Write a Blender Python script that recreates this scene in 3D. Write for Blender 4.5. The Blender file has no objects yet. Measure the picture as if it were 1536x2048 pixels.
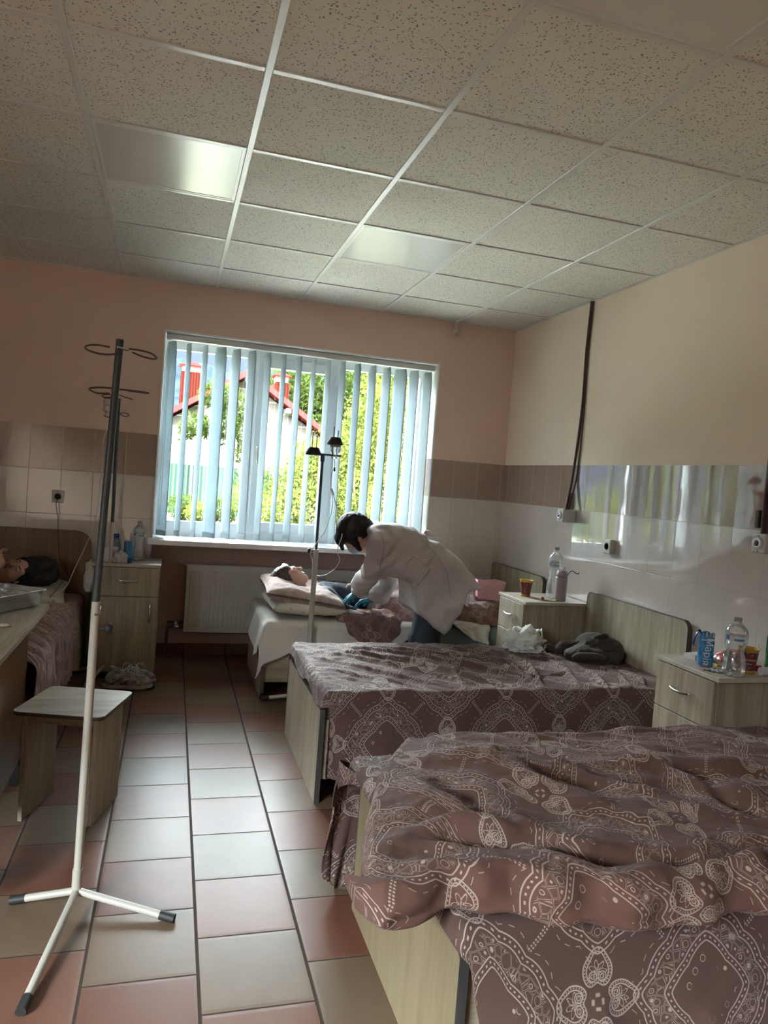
import bpy, bmesh, math, random
import numpy as np
from mathutils import Vector, Matrix

SC = bpy.context.scene
COL = SC.collection
rnd = random.Random(7)

# ------------------------------------------------------------------ camera
FPX, YAW, PITCH, ROLL = 1458.22, .2845, -.0419, .0769
CAM = np.array([0.0, 0.0, 1.404])
_cy, _sy, _cp, _sp = math.cos(YAW), math.sin(YAW), math.cos(PITCH), math.sin(PITCH)
FWD = np.array([_sy*_cp, _cy*_cp, _sp])
_r = np.array([_cy, -_sy, 0.0]); _u = np.cross(_r, FWD)
RGT = math.cos(ROLL)*_r + math.sin(ROLL)*_u
UPV = -math.sin(ROLL)*_r + math.cos(ROLL)*_u
cam = bpy.data.objects.new('camera', bpy.data.cameras.new('camera'))
COL.objects.link(cam)
cam.data.sensor_fit = 'VERTICAL'
cam.data.sensor_height = 36.0
cam.data.lens = FPX/2048*36.0
cam.data.clip_start = 0.05
cam.data.clip_end = 2000
M = Matrix.Identity(4)
for i in range(3):
    M[i][0], M[i][1], M[i][2], M[i][3] = RGT[i], UPV[i], -FWD[i], CAM[i]
cam.matrix_world = M
SC.camera = cam

def at(px, py, ax, val):
    """point of the photographed place seen at a pixel, on the plane ax = val"""
    d = FWD + (px-768)/FPX*RGT - (py-1024)/FPX*UPV
    i = 'XYZ'.index(ax)
    return CAM + (val-CAM[i])/d[i]*d

# ------------------------------------------------------------------ light
SKY = 5.2
SKY_BACK = 2.0
SKY_TOP = 4.0
SUN = 3.0
SC.view_settings.view_transform = 'Standard'
SC.view_settings.look = 'None'
SC.view_settings.gamma = 1.0
SC.view_settings.use_curve_mapping = False
SC.view_settings.exposure = 2.7
SC.cycles.max_bounces = 10
SC.cycles.diffuse_bounces = 6
SC.cycles.glossy_bounces = 4
SC.cycles.transmission_bounces = 8
SC.cycles.transparent_max_bounces = 16
SC.cycles.sample_clamp_indirect = 6.0
SC.cycles.caustics_reflective = False
SC.cycles.caustics_refractive = False
try:
    SC.cycles.use_denoising = True
except Exception:
    pass

wd = bpy.data.worlds.new('sky'); SC.world = wd
wd.use_nodes = True
nt = wd.node_tree
nt.nodes.clear()
wo = nt.nodes.new('ShaderNodeOutputWorld'); bg = nt.nodes.new('ShaderNodeBackground')
tc = nt.nodes.new('ShaderNodeTexCoord'); sx = nt.nodes.new('ShaderNodeSeparateXYZ')
cr = nt.nodes.new('ShaderNodeValToRGB')
nt.links.new(tc.outputs['Generated'], sx.inputs[0]); nt.links.new(sx.outputs['Z'], cr.inputs[0])
e = cr.color_ramp.elements
e[0].position = 0.0; e[0].color = (.020, .025, .031, 1)
e[1].position = 0.30; e[1].color = (.84, .94, 1, 1)
k = cr.color_ramp.elements.new(0.17); k.color = (.020, .0265, .035, 1)
k = cr.color_ramp.elements.new(1.0); k.color = (.84, .93, 1, 1)
nt.links.new(cr.outputs[0], bg.inputs[0])
# sky brightened to the left and at the zenith, as fill for the room
def wramp(sock, lo, hi, a, c):
    n = nt.nodes.new('ShaderNodeMapRange'); n.interpolation_type = 'SMOOTHSTEP'; nt.links.new(sock, n.inputs[0])
    for i, v_ in zip((1, 2, 3, 4), (lo, hi, a, c)): n.inputs[i].default_value = v_
    return n.outputs[0]
mu = nt.nodes.new('ShaderNodeMath'); mu.operation = 'MULTIPLY'
nt.links.new(wramp(sx.outputs['X'], -.30, -.75, 1.0, SKY_BACK), mu.inputs[0])
nt.links.new(wramp(sx.outputs['Z'], .28, .55, SKY, SKY*SKY_TOP), mu.inputs[1])
nt.links.new(mu.outputs[0], bg.inputs[1])
nt.links.new(bg.outputs[0], wo.inputs[0])
wd.cycles.sampling_method = 'MANUAL'; wd.cycles.sample_map_resolution = 512

sun = bpy.data.objects.new('sun', bpy.data.lights.new('sun', 'SUN'))
COL.objects.link(sun)
sun.data.energy = SUN; sun.data.angle = math.radians(1); sun.data.color = (1, .95, .84)
# the sun stands behind the building, high and to the right: it lights the garden, not the ward
sun.rotation_euler = Vector((-.45, .62, -.72)).to_track_quat('-Z', 'Y').to_euler()

def portal(loc, sx_, sy_, rot):
    l = bpy.data.lights.new('daylight_portal', 'AREA'); l.shape = 'RECTANGLE'
    l.size, l.size_y = sx_, sy_; l.cycles.is_portal = True
    o = bpy.data.objects.new('daylight_portal', l); COL.objects.link(o)
    o.location = loc; o.rotation_euler = rot
portal((.895, 5.62, 1.6), 2.0, 1.43, (math.radians(-90), 0, 0))     # the window in the photo
portal((-2.77, -1.0, 1.65), 1.5, 2.2, (0, math.radians(-90), 0))      # the unseen left window, added as fill light

# ------------------------------------------------------------------ objects
def link(o):
    COL.objects.link(o); return o
def thing(name, label, cat, loc=(0, 0, 0), group=None, kind=None):
    o = link(bpy.data.objects.new(name, None)); o.location = loc
    o.empty_display_size = .05
    o['label'] = label; o['category'] = cat
    if group: o['group'] = group
    if kind: o['kind'] = kind
    return o
def tag(o, label, cat, group=None, kind=None):
    o['label'] = label; o['category'] = cat
    if group: o['group'] = group
    if kind: o['kind'] = kind
    return o
def wloc(p):
    v = Vector((0, 0, 0))
    while p is not None:
        v += Vector(p.location); p = p.parent
    return v
def mk(name, V, F, mat=None, parent=None, smooth=True, uv=None, mats=None, mi=None, origin=None):
    """one mesh object from world-space vertices"""
    off = wloc(parent) if parent is not None else Vector(origin if origin is not None else (0, 0, 0))
    V = np.asarray(V, float) - np.array(off)
    me = bpy.data.meshes.new(name)
    me.from_pydata([tuple(v) for v in V], [], [tuple(int(i) for i in f) for f in F])
    me.update()
    if mats:
        for m in mats: me.materials.append(m)
    elif mat: me.materials.append(mat)
    if mi is not None: me.polygons.foreach_set('material_index', list(mi))
    if smooth: me.polygons.foreach_set('use_smooth', [True]*len(me.polygons))
    if uv is not None:
        l = me.uv_layers.new(name='uv'); uv = np.asarray(uv, float)
        idx = np.empty(len(me.loops), int); me.loops.foreach_get('vertex_index', idx)
        l.data.foreach_set('uv', uv[idx].ravel())
    o = link(bpy.data.objects.new(name, me))
    if parent is not None: o.parent = parent
    else: o.location = off
    return o
def part_label(o, t):
    o['label'] = t; return o

class MB:
    """collects shapes, in world space, that become one mesh"""
    def __init__(s): s.V = []; s.F = []; s.sm = []; s.mi = []; s.cur = 0
    def add(s, V, F, smooth=False):
        n = len(s.V); s.V += [tuple(v) for v in V]
        for f in F: s.F.append([n+i for i in f]); s.sm.append(smooth); s.mi.append(s.cur)
        return s
    def bm(s, bm, smooth=False):
        bm.verts.ensure_lookup_table(); bm.verts.index_update()
        s.add([v.co[:] for v in bm.verts], [[v.index for v in f.verts] for f in bm.faces], smooth)
        bm.free(); return s
    def box(s, x0, x1, y0, y1, z0, z1, bev=0.0, seg=2):
        bm = bmesh.new(); bmesh.ops.create_cube(bm, size=1)
        for v in bm.verts:
            v.co = Vector(((x0+x1)/2+v.co.x*(x1-x0), (y0+y1)/2+v.co.y*(y1-y0), (z0+z1)/2+v.co.z*(z1-z0)))
        if bev > 0:
            bmesh.ops.bevel(bm, geom=bm.edges[:], offset=bev, segments=seg, profile=.5, affect='EDGES')
        return s.bm(bm, False)
    def tube(s, pts, r, n=10, closed=False, caps=True, smooth_path=0):
        P = np.array(pts, float)
        R = np.full(len(P), r) if np.isscalar(r) else np.array(r, float)
        if smooth_path:
            P, R = catmull(P, R, smooth_path, closed)
        m = len(P)
        T = np.zeros_like(P)
        T[1:-1] = P[2:]-P[:-2]; T[0] = P[1]-P[0]; T[-1] = P[-1]-P[-2]
        if closed: T[0] = P[1]-P[-1]; T[-1] = P[0]-P[-2]
        T /= np.linalg.norm(T, axis=1)[:, None]+1e-12
        a = np.array([0, 0, 1.]) if abs(T[0][2]) < .9 else np.array([1., 0, 0])
        N = np.cross(T[0], a); N /= np.linalg.norm(N)
        V = []
        for i in range(m):
            N = N-T[i]*np.dot(N, T[i]); N /= np.linalg.norm(N)+1e-12
            B = np.cross(T[i], N)
            for j in range(n):
                t = 2*math.pi*j/n
                V.append(P[i]+R[i]*(math.cos(t)*N+math.sin(t)*B))
        F = []
        for i in range(m if closed else m-1):
            i2 = (i+1) % m
            for j in range(n):
                j2 = (j+1) % n
                F.append([i*n+j, i2*n+j, i2*n+j2, i*n+j2])
        s.add(V, [f[::-1] for f in F], True)
        if caps and not closed:
            s.add(V[:n], [list(range(n))], False)
            s.add(V[-n:], [list(range(n))[::-1]], False)
        return s
    def lathe(s, prof, c=(0, 0, 0), n=32, axis='Z', closed=False, sq=None):
        """prof: (radius, height) from bottom to top, turned about an axis through c"""
        V = []; c = np.array(c, float)
        for r_, h in prof:
            for j in range(n):
                t = 2*math.pi*j/n; a, b = r_*math.cos(t), r_*math.sin(t)
                V.append(c+np.array({'Z': (a, b, h), 'X': (h, a, b), 'Y': (b, h, a)}[axis]))
        F = []; m = len(prof)
        for i in range(m-1):
            for j in range(n):
                j2 = (j+1) % n
                F.append([i*n+j, i*n+j2, (i+1)*n+j2, (i+1)*n+j])
        if prof[0][0] > 1e-5: F.append(list(range(n))[::-1]) if not closed else None
        if prof[-1][0] > 1e-5 and not closed: F.append([(m-1)*n+j for j in range(n)])
        return s.add(V, F, True)
    def prism(s, poly, lo, hi, axis='Y', bev=0.0):
        """polygon of pairs extruded along an axis (pairs are the other two axes in order)"""
        bm = bmesh.new()
        def p3(a, b, h): return {'Y': (a, h, b), 'X': (h, a, b), 'Z': (a, b, h)}[axis]
        A = [bm.verts.new(p3(a, b, lo)) for a, b in poly]; B = [bm.verts.new(p3(a, b, hi)) for a, b in poly]
        bm.faces.new(A); bm.faces.new(B[::-1])
        for i in range(len(A)):
            j = (i+1) % len(A); bm.faces.new([A[j], A[i], B[i], B[j]])
        bmesh.ops.recalc_face_normals(bm, faces=bm.faces[:])
        if bev: bmesh.ops.bevel(bm, geom=bm.edges[:], offset=bev, segments=2, profile=.5, affect='EDGES')
        return s.bm(bm, False)
    def quad(s, a, b, c, d): return s.add([a, b, c, d], [[0, 1, 2, 3]])
    def build(s, name, mat, parent=None, mats=None, origin=None):
        o = mk(name, s.V, s.F, mat, parent, False, mats=mats, mi=s.mi if mats else None, origin=origin)
        o.data.polygons.foreach_set('use_smooth', s.sm)
        return o

def catmull(P, R, k, closed=False):
    n = len(P); outP, outR = [], []
    rng = range(n if closed else n-1)
    for i in rng:
        g = (lambda q: q % n) if closed else (lambda q: min(max(q, 0), n-1))
        p0, p1, p2, p3 = P[g(i-1)], P[g(i)], P[g(i+1)], P[g(i+2)]
        for j in range(k):
            t = j/k
            outP.append(.5*((2*p1)+(-p0+p2)*t+(2*p0-5*p1+4*p2-p3)*t*t+(-p0+3*p1-3*p2+p3)*t**3))
            outR.append(R[g(i)]*(1-t)+R[g(i+1)]*t)
    if not closed: outP.append(P[-1]); outR.append(R[-1])
    return np.array(outP), np.array(outR)

# ---- noise
def _hash(ix, iy, iz, seed):
    h = (ix*374761393 + iy*668265263 + iz*2147483647 + seed*974634777) & 0xffffffff
    h = ((h ^ (h >> 13))*1274126177) & 0xffffffff
    h = (h ^ (h >> 16)) & 0xffff
    return h/65535.0
def vnoise(x, y, z=0.0, seed=0):
    x, y, z = np.broadcast_arrays(np.asarray(x, float), np.asarray(y, float), np.asarray(z, float))
    xi, yi, zi = np.floor(x).astype(np.int64), np.floor(y).astype(np.int64), np.floor(z).astype(np.int64)
    fx, fy, fz = x-xi, y-yi, z-zi
    fx, fy, fz = [f*f*f*(f*(f*6-15)+10) for f in (fx, fy, fz)]
    out = 0
    for a in (0, 1):
        for b in (0, 1):
            for c in (0, 1):
                w = (fx if a else 1-fx)*(fy if b else 1-fy)*(fz if c else 1-fz)
                out = out+w*_hash(xi+a, yi+b, zi+c, seed)
    return out*2-1
def fbm(x, y, z=0.0, o=4, seed=0):
    s, a = 0, 1.0
    for i in range(o):
        s = s+a*vnoise(np.asarray(x)*2**i, np.asarray(y)*2**i, np.asarray(z)*2**i, seed+i); a *= .5
    return s
def ridge(x, y, z=0.0, o=3, seed=0):
    s, a = 0, 1.0
    for i in range(o):
        s = s+a*(1-2*np.abs(vnoise(np.asarray(x)*2**i, np.asarray(y)*2**i, np.asarray(z)*2**i, seed+i)))
        a *= .5
    return s
def sstep(a, b, x):
    t = np.clip((np.asarray(x, float)-a)/(b-a), 0, 1); return t*t*(3-2*t)
def polydist(X, Y, pts):
    """distance to a polyline and the position 0..1 along it"""
    best = np.full(np.shape(X), 1e9); tt = np.zeros(np.shape(X)); n = len(pts)-1
    for i in range(n):
        a, b = np.array(pts[i], float)[:2], np.array(pts[i+1], float)[:2]; d = b-a
        t = np.clip(((X-a[0])*d[0]+(Y-a[1])*d[1])/(d@d+1e-12), 0, 1)
        q = np.hypot(X-a[0]-t*d[0], Y-a[1]-t*d[1])
        m = q < best; best = np.where(m, q, best); tt = np.where(m, (i+t)/n, tt)
    return best, tt

# ---- signed-distance modelling with a surface-net mesher: one continuous skin per body
def smin(a, b, k):
    h = np.clip(.5+.5*(b-a)/k, 0, 1); return b*(1-h)+a*h-k*h*(1-h)
def cap(a, b, ra, rb=None, k=.02): return ('cap', np.array(a, float), np.array(b, float), ra, ra if rb is None else rb, k)
def ell(c, r, k=.02, R=None, sub=False): return ('sub' if sub else 'ell', np.array(c, float), np.array(r, float), R, None, k)
def chain(pts, rs, k=.02):
    return [cap(pts[i], pts[i+1], rs[i], rs[i+1], k) for i in range(len(pts)-1)]
def xf(prims, R, t, s=1.0):
    """rotate, scale and move a list of primitives; R columns are the new axes"""
    out = []; R = np.array(R, float); t = np.array(t, float)
    for p in prims:
        if p[0] == 'cap': out.append(('cap', R@p[1]*s+t, R@p[2]*s+t, p[3]*s, p[4]*s, p[5]*s))
        else:
            R0 = np.eye(3) if p[3] is None else p[3]
            out.append((p[0], R@p[1]*s+t, p[2]*s, R@R0, None, p[5]*s))
    return out
def pdist(p, Q):
    if p[0] == 'cap':
        a, b = p[1], p[2]; d = b-a; t = np.clip(((Q-a)@d)/(d@d+1e-12), 0, 1)
        return np.linalg.norm(Q-a-t[..., None]*d, axis=-1)-(p[3]+(p[4]-p[3])*t)
    q = Q-p[1]
    if p[3] is not None: q = q@p[3]
    k0 = np.linalg.norm(q/p[2], axis=-1); k1 = np.linalg.norm(q/(p[2]**2), axis=-1)
    return k0*(k0-1)/(k1+1e-9)
def sdf_mesh(prims, h=.006, grow=0.0, post=None, pad=.03):
    lo = np.min([np.minimum(p[1], p[2])-max(p[3], p[4]) if p[0] == 'cap' else p[1]-p[2].max() for p in prims], axis=0)-pad-grow
    hi = np.max([np.maximum(p[1], p[2])+max(p[3], p[4]) if p[0] == 'cap' else p[1]+p[2].max() for p in prims], axis=0)+pad+grow
    ax = [np.arange(lo[i], hi[i]+h, h) for i in range(3)]
    V = np.full([len(a) for a in ax], 10.0)
    for p in prims:
        if p[0] == 'cap': l = np.minimum(p[1], p[2])-max(p[3], p[4]); u = np.maximum(p[1], p[2])+max(p[3], p[4])
        else: l = p[1]-p[2].max(); u = p[1]+p[2].max()
        m = p[5]*2+.03+grow
        sl = tuple(slice(max(0, int((l[i]-m-lo[i])/h)), min(len(ax[i]), int((u[i]+m-lo[i])/h)+2)) for i in range(3))
        G = np.stack(np.meshgrid(*[ax[i][sl[i]] for i in range(3)], indexing='ij'), -1)
        d = pdist(p, G)
        if p[0] == 'sub': V[sl] = -smin(-V[sl], d, p[5])
        else:
            cur = V[sl]; V[sl] = np.where(cur > 5, np.minimum(cur, d), smin(cur, d, p[5]))
    V = V-grow
    if post is not None:
        G = np.meshgrid(*ax, indexing='ij'); V = post(V, G[0], G[1], G[2])
    return surfnet(V, lo, h)
def surfnet(V, lo, h):
    s = V < 0; nx, ny, nz = V.shape
    cs = (nx-1, ny-1, nz-1); acc = np.zeros(cs+(3,)); cnt = np.zeros(cs)
    C = [(i, j, k) for i in (0, 1) for j in (0, 1) for k in (0, 1)]
    def sub(A, c): return A[c[0]:c[0]+cs[0], c[1]:c[1]+cs[1], c[2]:c[2]+cs[2]]
    for a in C:
        for d in range(3):
            if a[d] == 0:
                b = list(a); b[d] = 1
                va, vb = sub(V, a), sub(V, b); m = (va < 0) != (vb < 0)
                t = np.where(m, va/(va-vb+1e-20), 0)
                for e_ in range(3): acc[..., e_] += m*(a[e_]+(t if e_ == d else 0))
                cnt += m
    act = cnt > 0; idx = -np.ones(cs, int); idx[act] = np.arange(act.sum())
    ii = np.argwhere(act); P = lo+h*(ii+acc[act]/cnt[act][:, None])
    F = []
    for d in range(3):
        e1, e2 = [(1, 2), (2, 0), (0, 1)][d]
        A = [slice(None)]*3; B = [slice(None)]*3; A[d] = slice(0, -1); B[d] = slice(1, None)
        sa, sb = s[tuple(A)], s[tuple(B)]; q = np.argwhere(sa != sb)
        q = q[(q[:, e1] > 0) & (q[:, e2] > 0) & (q[:, e1] < cs[e1]) & (q[:, e2] < cs[e2])]
        def at_(o1, o2):
            r_ = q.copy(); r_[:, e1] -= o1; r_[:, e2] -= o2; return idx[r_[:, 0], r_[:, 1], r_[:, 2]]
        f = np.stack([at_(1, 1), at_(0, 1), at_(0, 0), at_(1, 0)], 1)
        inside = sa[q[:, 0], q[:, 1], q[:, 2]]
        f[~inside] = f[~inside][:, ::-1]; F.append(f)
    F = np.concatenate(F); F = F[(F >= 0).all(1)]
    return P, F
def relax(P, F, it=2, lam=.5):
    n = len(P); F = np.asarray(F); P = P.copy()
    E = np.concatenate([F[:, [0, 1]], F[:, [1, 2]], F[:, [2, 3]], F[:, [3, 0]]]); E = np.concatenate([E, E[:, ::-1]])
    c = np.bincount(E[:, 0], minlength=n)[:, None]
    for _ in range(it):
        S = np.stack([np.bincount(E[:, 0], weights=P[E[:, 1], k], minlength=n) for k in range(3)], 1)
        P = P*(1-lam)+lam*S/np.maximum(c, 1)
    return P
def vnormals(P, F):
    P = np.asarray(P); F = np.asarray(F)
    n = np.cross(P[F[:, 2]]-P[F[:, 0]], P[F[:, 3]]-P[F[:, 1]]); N = np.zeros_like(P)
    for k in range(4): np.add.at(N, F[:, k], n)
    return N/(np.linalg.norm(N, axis=1)[:, None]+1e-12)
def grid_faces(nu, nv, wrap=False):
    F = []
    for i in range(nu-1):
        for j in range(nv-1+(1 if wrap else 0)):
            j2 = (j+1) % nv
            F.append((i*nv+j, (i+1)*nv+j, (i+1)*nv+j2, i*nv+j2))
    return F
def basis(f, up):
    """axes (right, forward, up) of a frame that looks along f"""
    f = np.array(f, float); f /= np.linalg.norm(f); up = np.array(up, float)
    r_ = np.cross(f, up); r_ /= np.linalg.norm(r_); u_ = np.cross(r_, f)
    return np.stack([r_, f, u_], 1)

# ------------------------------------------------------------------ materials
class E_:
    """arithmetic on shader sockets"""
    t = None
    def __init__(s, v): s.v = v
    @staticmethod
    def op(o, *a):
        n = E_.t.nodes.new('ShaderNodeMath'); n.operation = o
        for i, x in enumerate(a):
            x = x.v if isinstance(x, E_) else x
            if isinstance(x, (int, float)): n.inputs[i].default_value = x
            else: E_.t.links.new(x, n.inputs[i])
        return E_(n.outputs[0])
    def __add__(s, o): return E_.op('ADD', s, o)
    __radd__ = __add__
    def __sub__(s, o): return E_.op('SUBTRACT', s, o)
    def __rsub__(s, o): return E_.op('SUBTRACT', o, s)
    def __mul__(s, o): return E_.op('MULTIPLY', s, o)
    __rmul__ = __mul__
    def __truediv__(s, o): return E_.op('DIVIDE', s, o)
    def __pow__(s, o): return E_.op('POWER', s, o)
def f_abs(a): return E_.op('ABSOLUTE', a)
def f_sin(a): return E_.op('SINE', a)
def f_cos(a): return E_.op('COSINE', a)
def f_floor(a): return E_.op('FLOOR', a)
def f_fract(a): return E_.op('FRACT', a)
def f_max(a, b): return E_.op('MAXIMUM', a, b)
def f_min(a, b): return E_.op('MINIMUM', a, b)
def f_gt(a, b): return E_.op('GREATER_THAN', a, b)
def f_sqrt(a): return E_.op('SQRT', a)
def f_atan2(a, b): return E_.op('ARCTAN2', a, b)
def f_round(a): return E_.op('ROUND', a)
def f_mod(a, b): return E_.op('FLOORED_MODULO', a, b)
def f_line(d, w, soft=.35):
    """1 where |d| < w, soft edge"""
    n = E_.t.nodes.new('ShaderNodeMapRange'); n.interpolation_type = 'SMOOTHSTEP'
    x = f_abs(d) if isinstance(d, E_) else d
    E_.t.links.new(x.v, n.inputs['Value']); n.inputs['From Min'].default_value = w*(1+soft); n.inputs['From Max'].default_value = w*(1-soft)
    return E_(n.outputs['Result'])
def f_step(x, lo, hi):
    n = E_.t.nodes.new('ShaderNodeMapRange'); n.interpolation_type = 'SMOOTHSTEP'
    E_.t.links.new(x.v, n.inputs['Value']); n.inputs['From Min'].default_value = lo; n.inputs['From Max'].default_value = hi
    return E_(n.outputs['Result'])
def coords(kind='Object', uv=None):
    if uv: n = E_.t.nodes.new('ShaderNodeUVMap'); n.uv_map = uv; s = n.outputs[0]
    else: n = E_.t.nodes.new('ShaderNodeTexCoord'); s = n.outputs[kind]
    x = E_.t.nodes.new('ShaderNodeSeparateXYZ'); E_.t.links.new(s, x.inputs[0])
    return s, E_(x.outputs[0]), E_(x.outputs[1]), E_(x.outputs[2])
def vec(x, y, z=0.0):
    n = E_.t.nodes.new('ShaderNodeCombineXYZ')
    for i, a in enumerate((x, y, z)):
        if isinstance(a, E_): E_.t.links.new(a.v, n.inputs[i])
        else: n.inputs[i].default_value = a
    return n.outputs[0]
def noise(v, scale, detail=3, rough=.5, dist=0.0, out=0):
    n = E_.t.nodes.new('ShaderNodeTexNoise'); n.inputs['Scale'].default_value = scale; n.inputs['Detail'].default_value = detail
    n.inputs['Roughness'].default_value = rough; n.inputs['Distortion'].default_value = dist
    if v is not None: E_.t.links.new(v, n.inputs['Vector'])
    return E_(n.outputs[out])
def voro(v, scale, feature='F1', rnd_=1.0, out=0):
    n = E_.t.nodes.new('ShaderNodeTexVoronoi'); n.feature = feature; n.inputs['Scale'].default_value = scale
    n.inputs['Randomness'].default_value = rnd_
    E_.t.links.new(v, n.inputs['Vector']); return E_(n.outputs[out])
def white(v, out=0):
    n = E_.t.nodes.new('ShaderNodeTexWhiteNoise'); n.noise_dimensions = '3D'; E_.t.links.new(v, n.inputs['Vector'])
    return E_(n.outputs[out])
def mix(f, a, b):
    n = E_.t.nodes.new('ShaderNodeMix'); n.data_type = 'RGBA'
    for s, x in ((n.inputs[0], f), (n.inputs[6], a), (n.inputs[7], b)):
        if isinstance(x, E_): E_.t.links.new(x.v, s)
        elif isinstance(x, (int, float)): s.default_value = x
        else: s.default_value = (x[0], x[1], x[2], 1)
    return E_(n.outputs[2])
def setin(n, name, x):
    s = n.inputs[name]
    if isinstance(x, E_): E_.t.links.new(x.v, s)
    elif isinstance(x, tuple): s.default_value = (x[0], x[1], x[2], 1)
    else: s.default_value = x
def begin(name):
    m = bpy.data.materials.new(name); m.use_nodes = True
    E_.t = m.node_tree; E_.t.nodes.clear(); return m
def finish(m, color, rough=.5, metal=0.0, bump=None, bstr=.3, bdist=.002, spec=.5, trans=0.0, alpha=1.0, sheen=0.0, sss=0.0, coat=0.0, emis=None, ior=None, estr=0.0):
    b = E_.t.nodes.new('ShaderNodeBsdfPrincipled'); o = E_.t.nodes.new('ShaderNodeOutputMaterial')
    setin(b, 'Base Color', color); setin(b, 'Roughness', rough); setin(b, 'Metallic', metal)
    setin(b, 'Specular IOR Level', spec); setin(b, 'Transmission Weight', trans); setin(b, 'Alpha', alpha)
    setin(b, 'Sheen Weight', sheen); setin(b, 'Subsurface Weight', sss); setin(b, 'Coat Weight', coat)
    if sss: b.inputs['Subsurface Radius'].default_value = (.01, .004, .002)
    if ior: setin(b, 'IOR', ior)
    if bump is not None:
        n = E_.t.nodes.new('ShaderNodeBump'); n.inputs['Strength'].default_value = bstr; n.inputs['Distance'].default_value = bdist
        E_.t.links.new(bump.v, n.inputs['Height']); E_.t.links.new(n.outputs[0], b.inputs['Normal'])
    E_.t.links.new(b.outputs[0], o.inputs[0]); m['_b'] = 1
    return m
def plain(name, color, rough=.5, metal=0.0, var=.0, **kw):
    m = begin(name); s, x, y, z = coords()
    c = color
    if var:
        n = noise(s, kw.pop('nscale', 30.0), 3)
        c = mix(n, tuple(k*(1-var) for k in color), tuple(min(1, k*(1+var)) for k in color))
    return finish(m, c, rough, metal, **kw)
def translucent(name, color, tcolor, w=.5, rough=.6):
    m = begin(name); t = E_.t
    d = t.nodes.new('ShaderNodeBsdfDiffuse'); d.inputs[0].default_value = (*color, 1)
    r_ = t.nodes.new('ShaderNodeBsdfTranslucent'); r_.inputs[0].default_value = (*tcolor, 1)
    x = t.nodes.new('ShaderNodeMixShader'); x.inputs[0].default_value = w
    o = t.nodes.new('ShaderNodeOutputMaterial')
    t.links.new(d.outputs[0], x.inputs[1]); t.links.new(r_.outputs[0], x.inputs[2]); t.links.new(x.outputs[0], o.inputs[0])
    return m
def clear(name, tint=(1, 1, 1), refl=.08, rough=.02, haze=0.0, hcol=(.9, .9, .9)):
    """thin clear sheet: lets light straight through, with a mirror-like sheen"""
    m = begin(name); t = E_.t
    a = t.nodes.new('ShaderNodeBsdfTransparent'); a.inputs[0].default_value = (*tint, 1)
    g = t.nodes.new('ShaderNodeBsdfGlossy'); g.inputs[0].default_value = (1, 1, 1, 1); g.inputs['Roughness'].default_value = rough
    lw = t.nodes.new('ShaderNodeLayerWeight'); lw.inputs[0].default_value = .35
    mr = t.nodes.new('ShaderNodeMapRange'); mr.inputs['To Min'].default_value = refl; mr.inputs['To Max'].default_value = .85
    t.links.new(lw.outputs['Fresnel'], mr.inputs[0])
    x = t.nodes.new('ShaderNodeMixShader'); t.links.new(mr.outputs[0], x.inputs[0])
    t.links.new(a.outputs[0], x.inputs[1]); t.links.new(g.outputs[0], x.inputs[2])
    o = t.nodes.new('ShaderNodeOutputMaterial'); last = x
    if haze:
        d = t.nodes.new('ShaderNodeBsdfDiffuse'); d.inputs[0].default_value = (*hcol, 1)
        tl = t.nodes.new('ShaderNodeBsdfTranslucent'); tl.inputs[0].default_value = (*hcol, 1)
        dm = t.nodes.new('ShaderNodeMixShader'); t.links.new(d.outputs[0], dm.inputs[1]); t.links.new(tl.outputs[0], dm.inputs[2])
        y = t.nodes.new('ShaderNodeMixShader'); y.inputs[0].default_value = haze
        t.links.new(x.outputs[0], y.inputs[1]); t.links.new(dm.outputs[0], y.inputs[2]); last = y
    t.links.new(last.outputs[0], o.inputs[0]); return m

MAT = {}
# painted plaster, above a tiled dado with a brown border course
ZB1, ZB2, ZROW = 1.605, 1.315, .2975
def wall_mat(name, paint, axis, u0, pitch, lowz=None):
    m = begin(name); s, x, y, z = coords()
    u = x if axis == 'X' else y
    fu = f_abs(f_fract((u-u0)/pitch+.5)-.5)*pitch
    fz = f_abs(f_fract((z-ZB2)/ZROW+.5)-.5)*ZROW
    grout = f_max(f_line(fu, .0013), f_line(fz, .0013))
    ti = vec(f_floor((u-u0)/pitch), f_floor((z-ZB2)/ZROW), 3.0)
    rt = white(ti)
    n1 = noise(s, 9, 4, .6); n2 = noise(s, 45, 3)
    band = f_gt(z, ZB2)
    cream = mix(n1, (.50, .445, .40), (.60, .545, .49))
    brown = mix(n1*.7+n2*.3, (.27, .185, .145), (.38, .275, .22))
    tc_ = mix(band, cream, brown)
    tc_ = mix(rt*.12, tc_, (.45, .40, .35))
    gcol = mix(band, (.33, .29, .25), (.50, .43, .36))
    tc_ = mix(grout, tc_, gcol)
    tile = f_gt(ZB1, z)
    pcol = mix(noise(s, 3.0, 4, .6), paint[0], paint[1])
    pb = noise(vec(x*1.0, y*1.0, z*1.6), 160, 3, .6)
    col = mix(tile, pcol, tc_)
    rough = tile*(grout*.5+.035)+(1-tile)*.75
    tb = noise(vec(x*1.6, y*1.6, z*.55), 7.0, 2, .5)*.30+noise(vec(x, y, z), 26, 2)*.03-grout*.55
    # every tile leans a hair differently, so reflections break from tile to tile
    tilt = (rt-.5)*((f_fract((u-u0)/pitch)-.5))*.8
    b = tile*(tb+tilt)+(1-tile)*pb*.35
    return finish(m, col, rough, bump=b, bstr=.55, bdist=.0024, spec=1.0)
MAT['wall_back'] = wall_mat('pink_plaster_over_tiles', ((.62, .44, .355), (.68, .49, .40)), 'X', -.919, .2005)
MAT['wall_right'] = wall_mat('cream_plaster_over_tiles', ((.74, .62, .47), (.79, .67, .52)), 'Y', 5.023, .2013)
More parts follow.
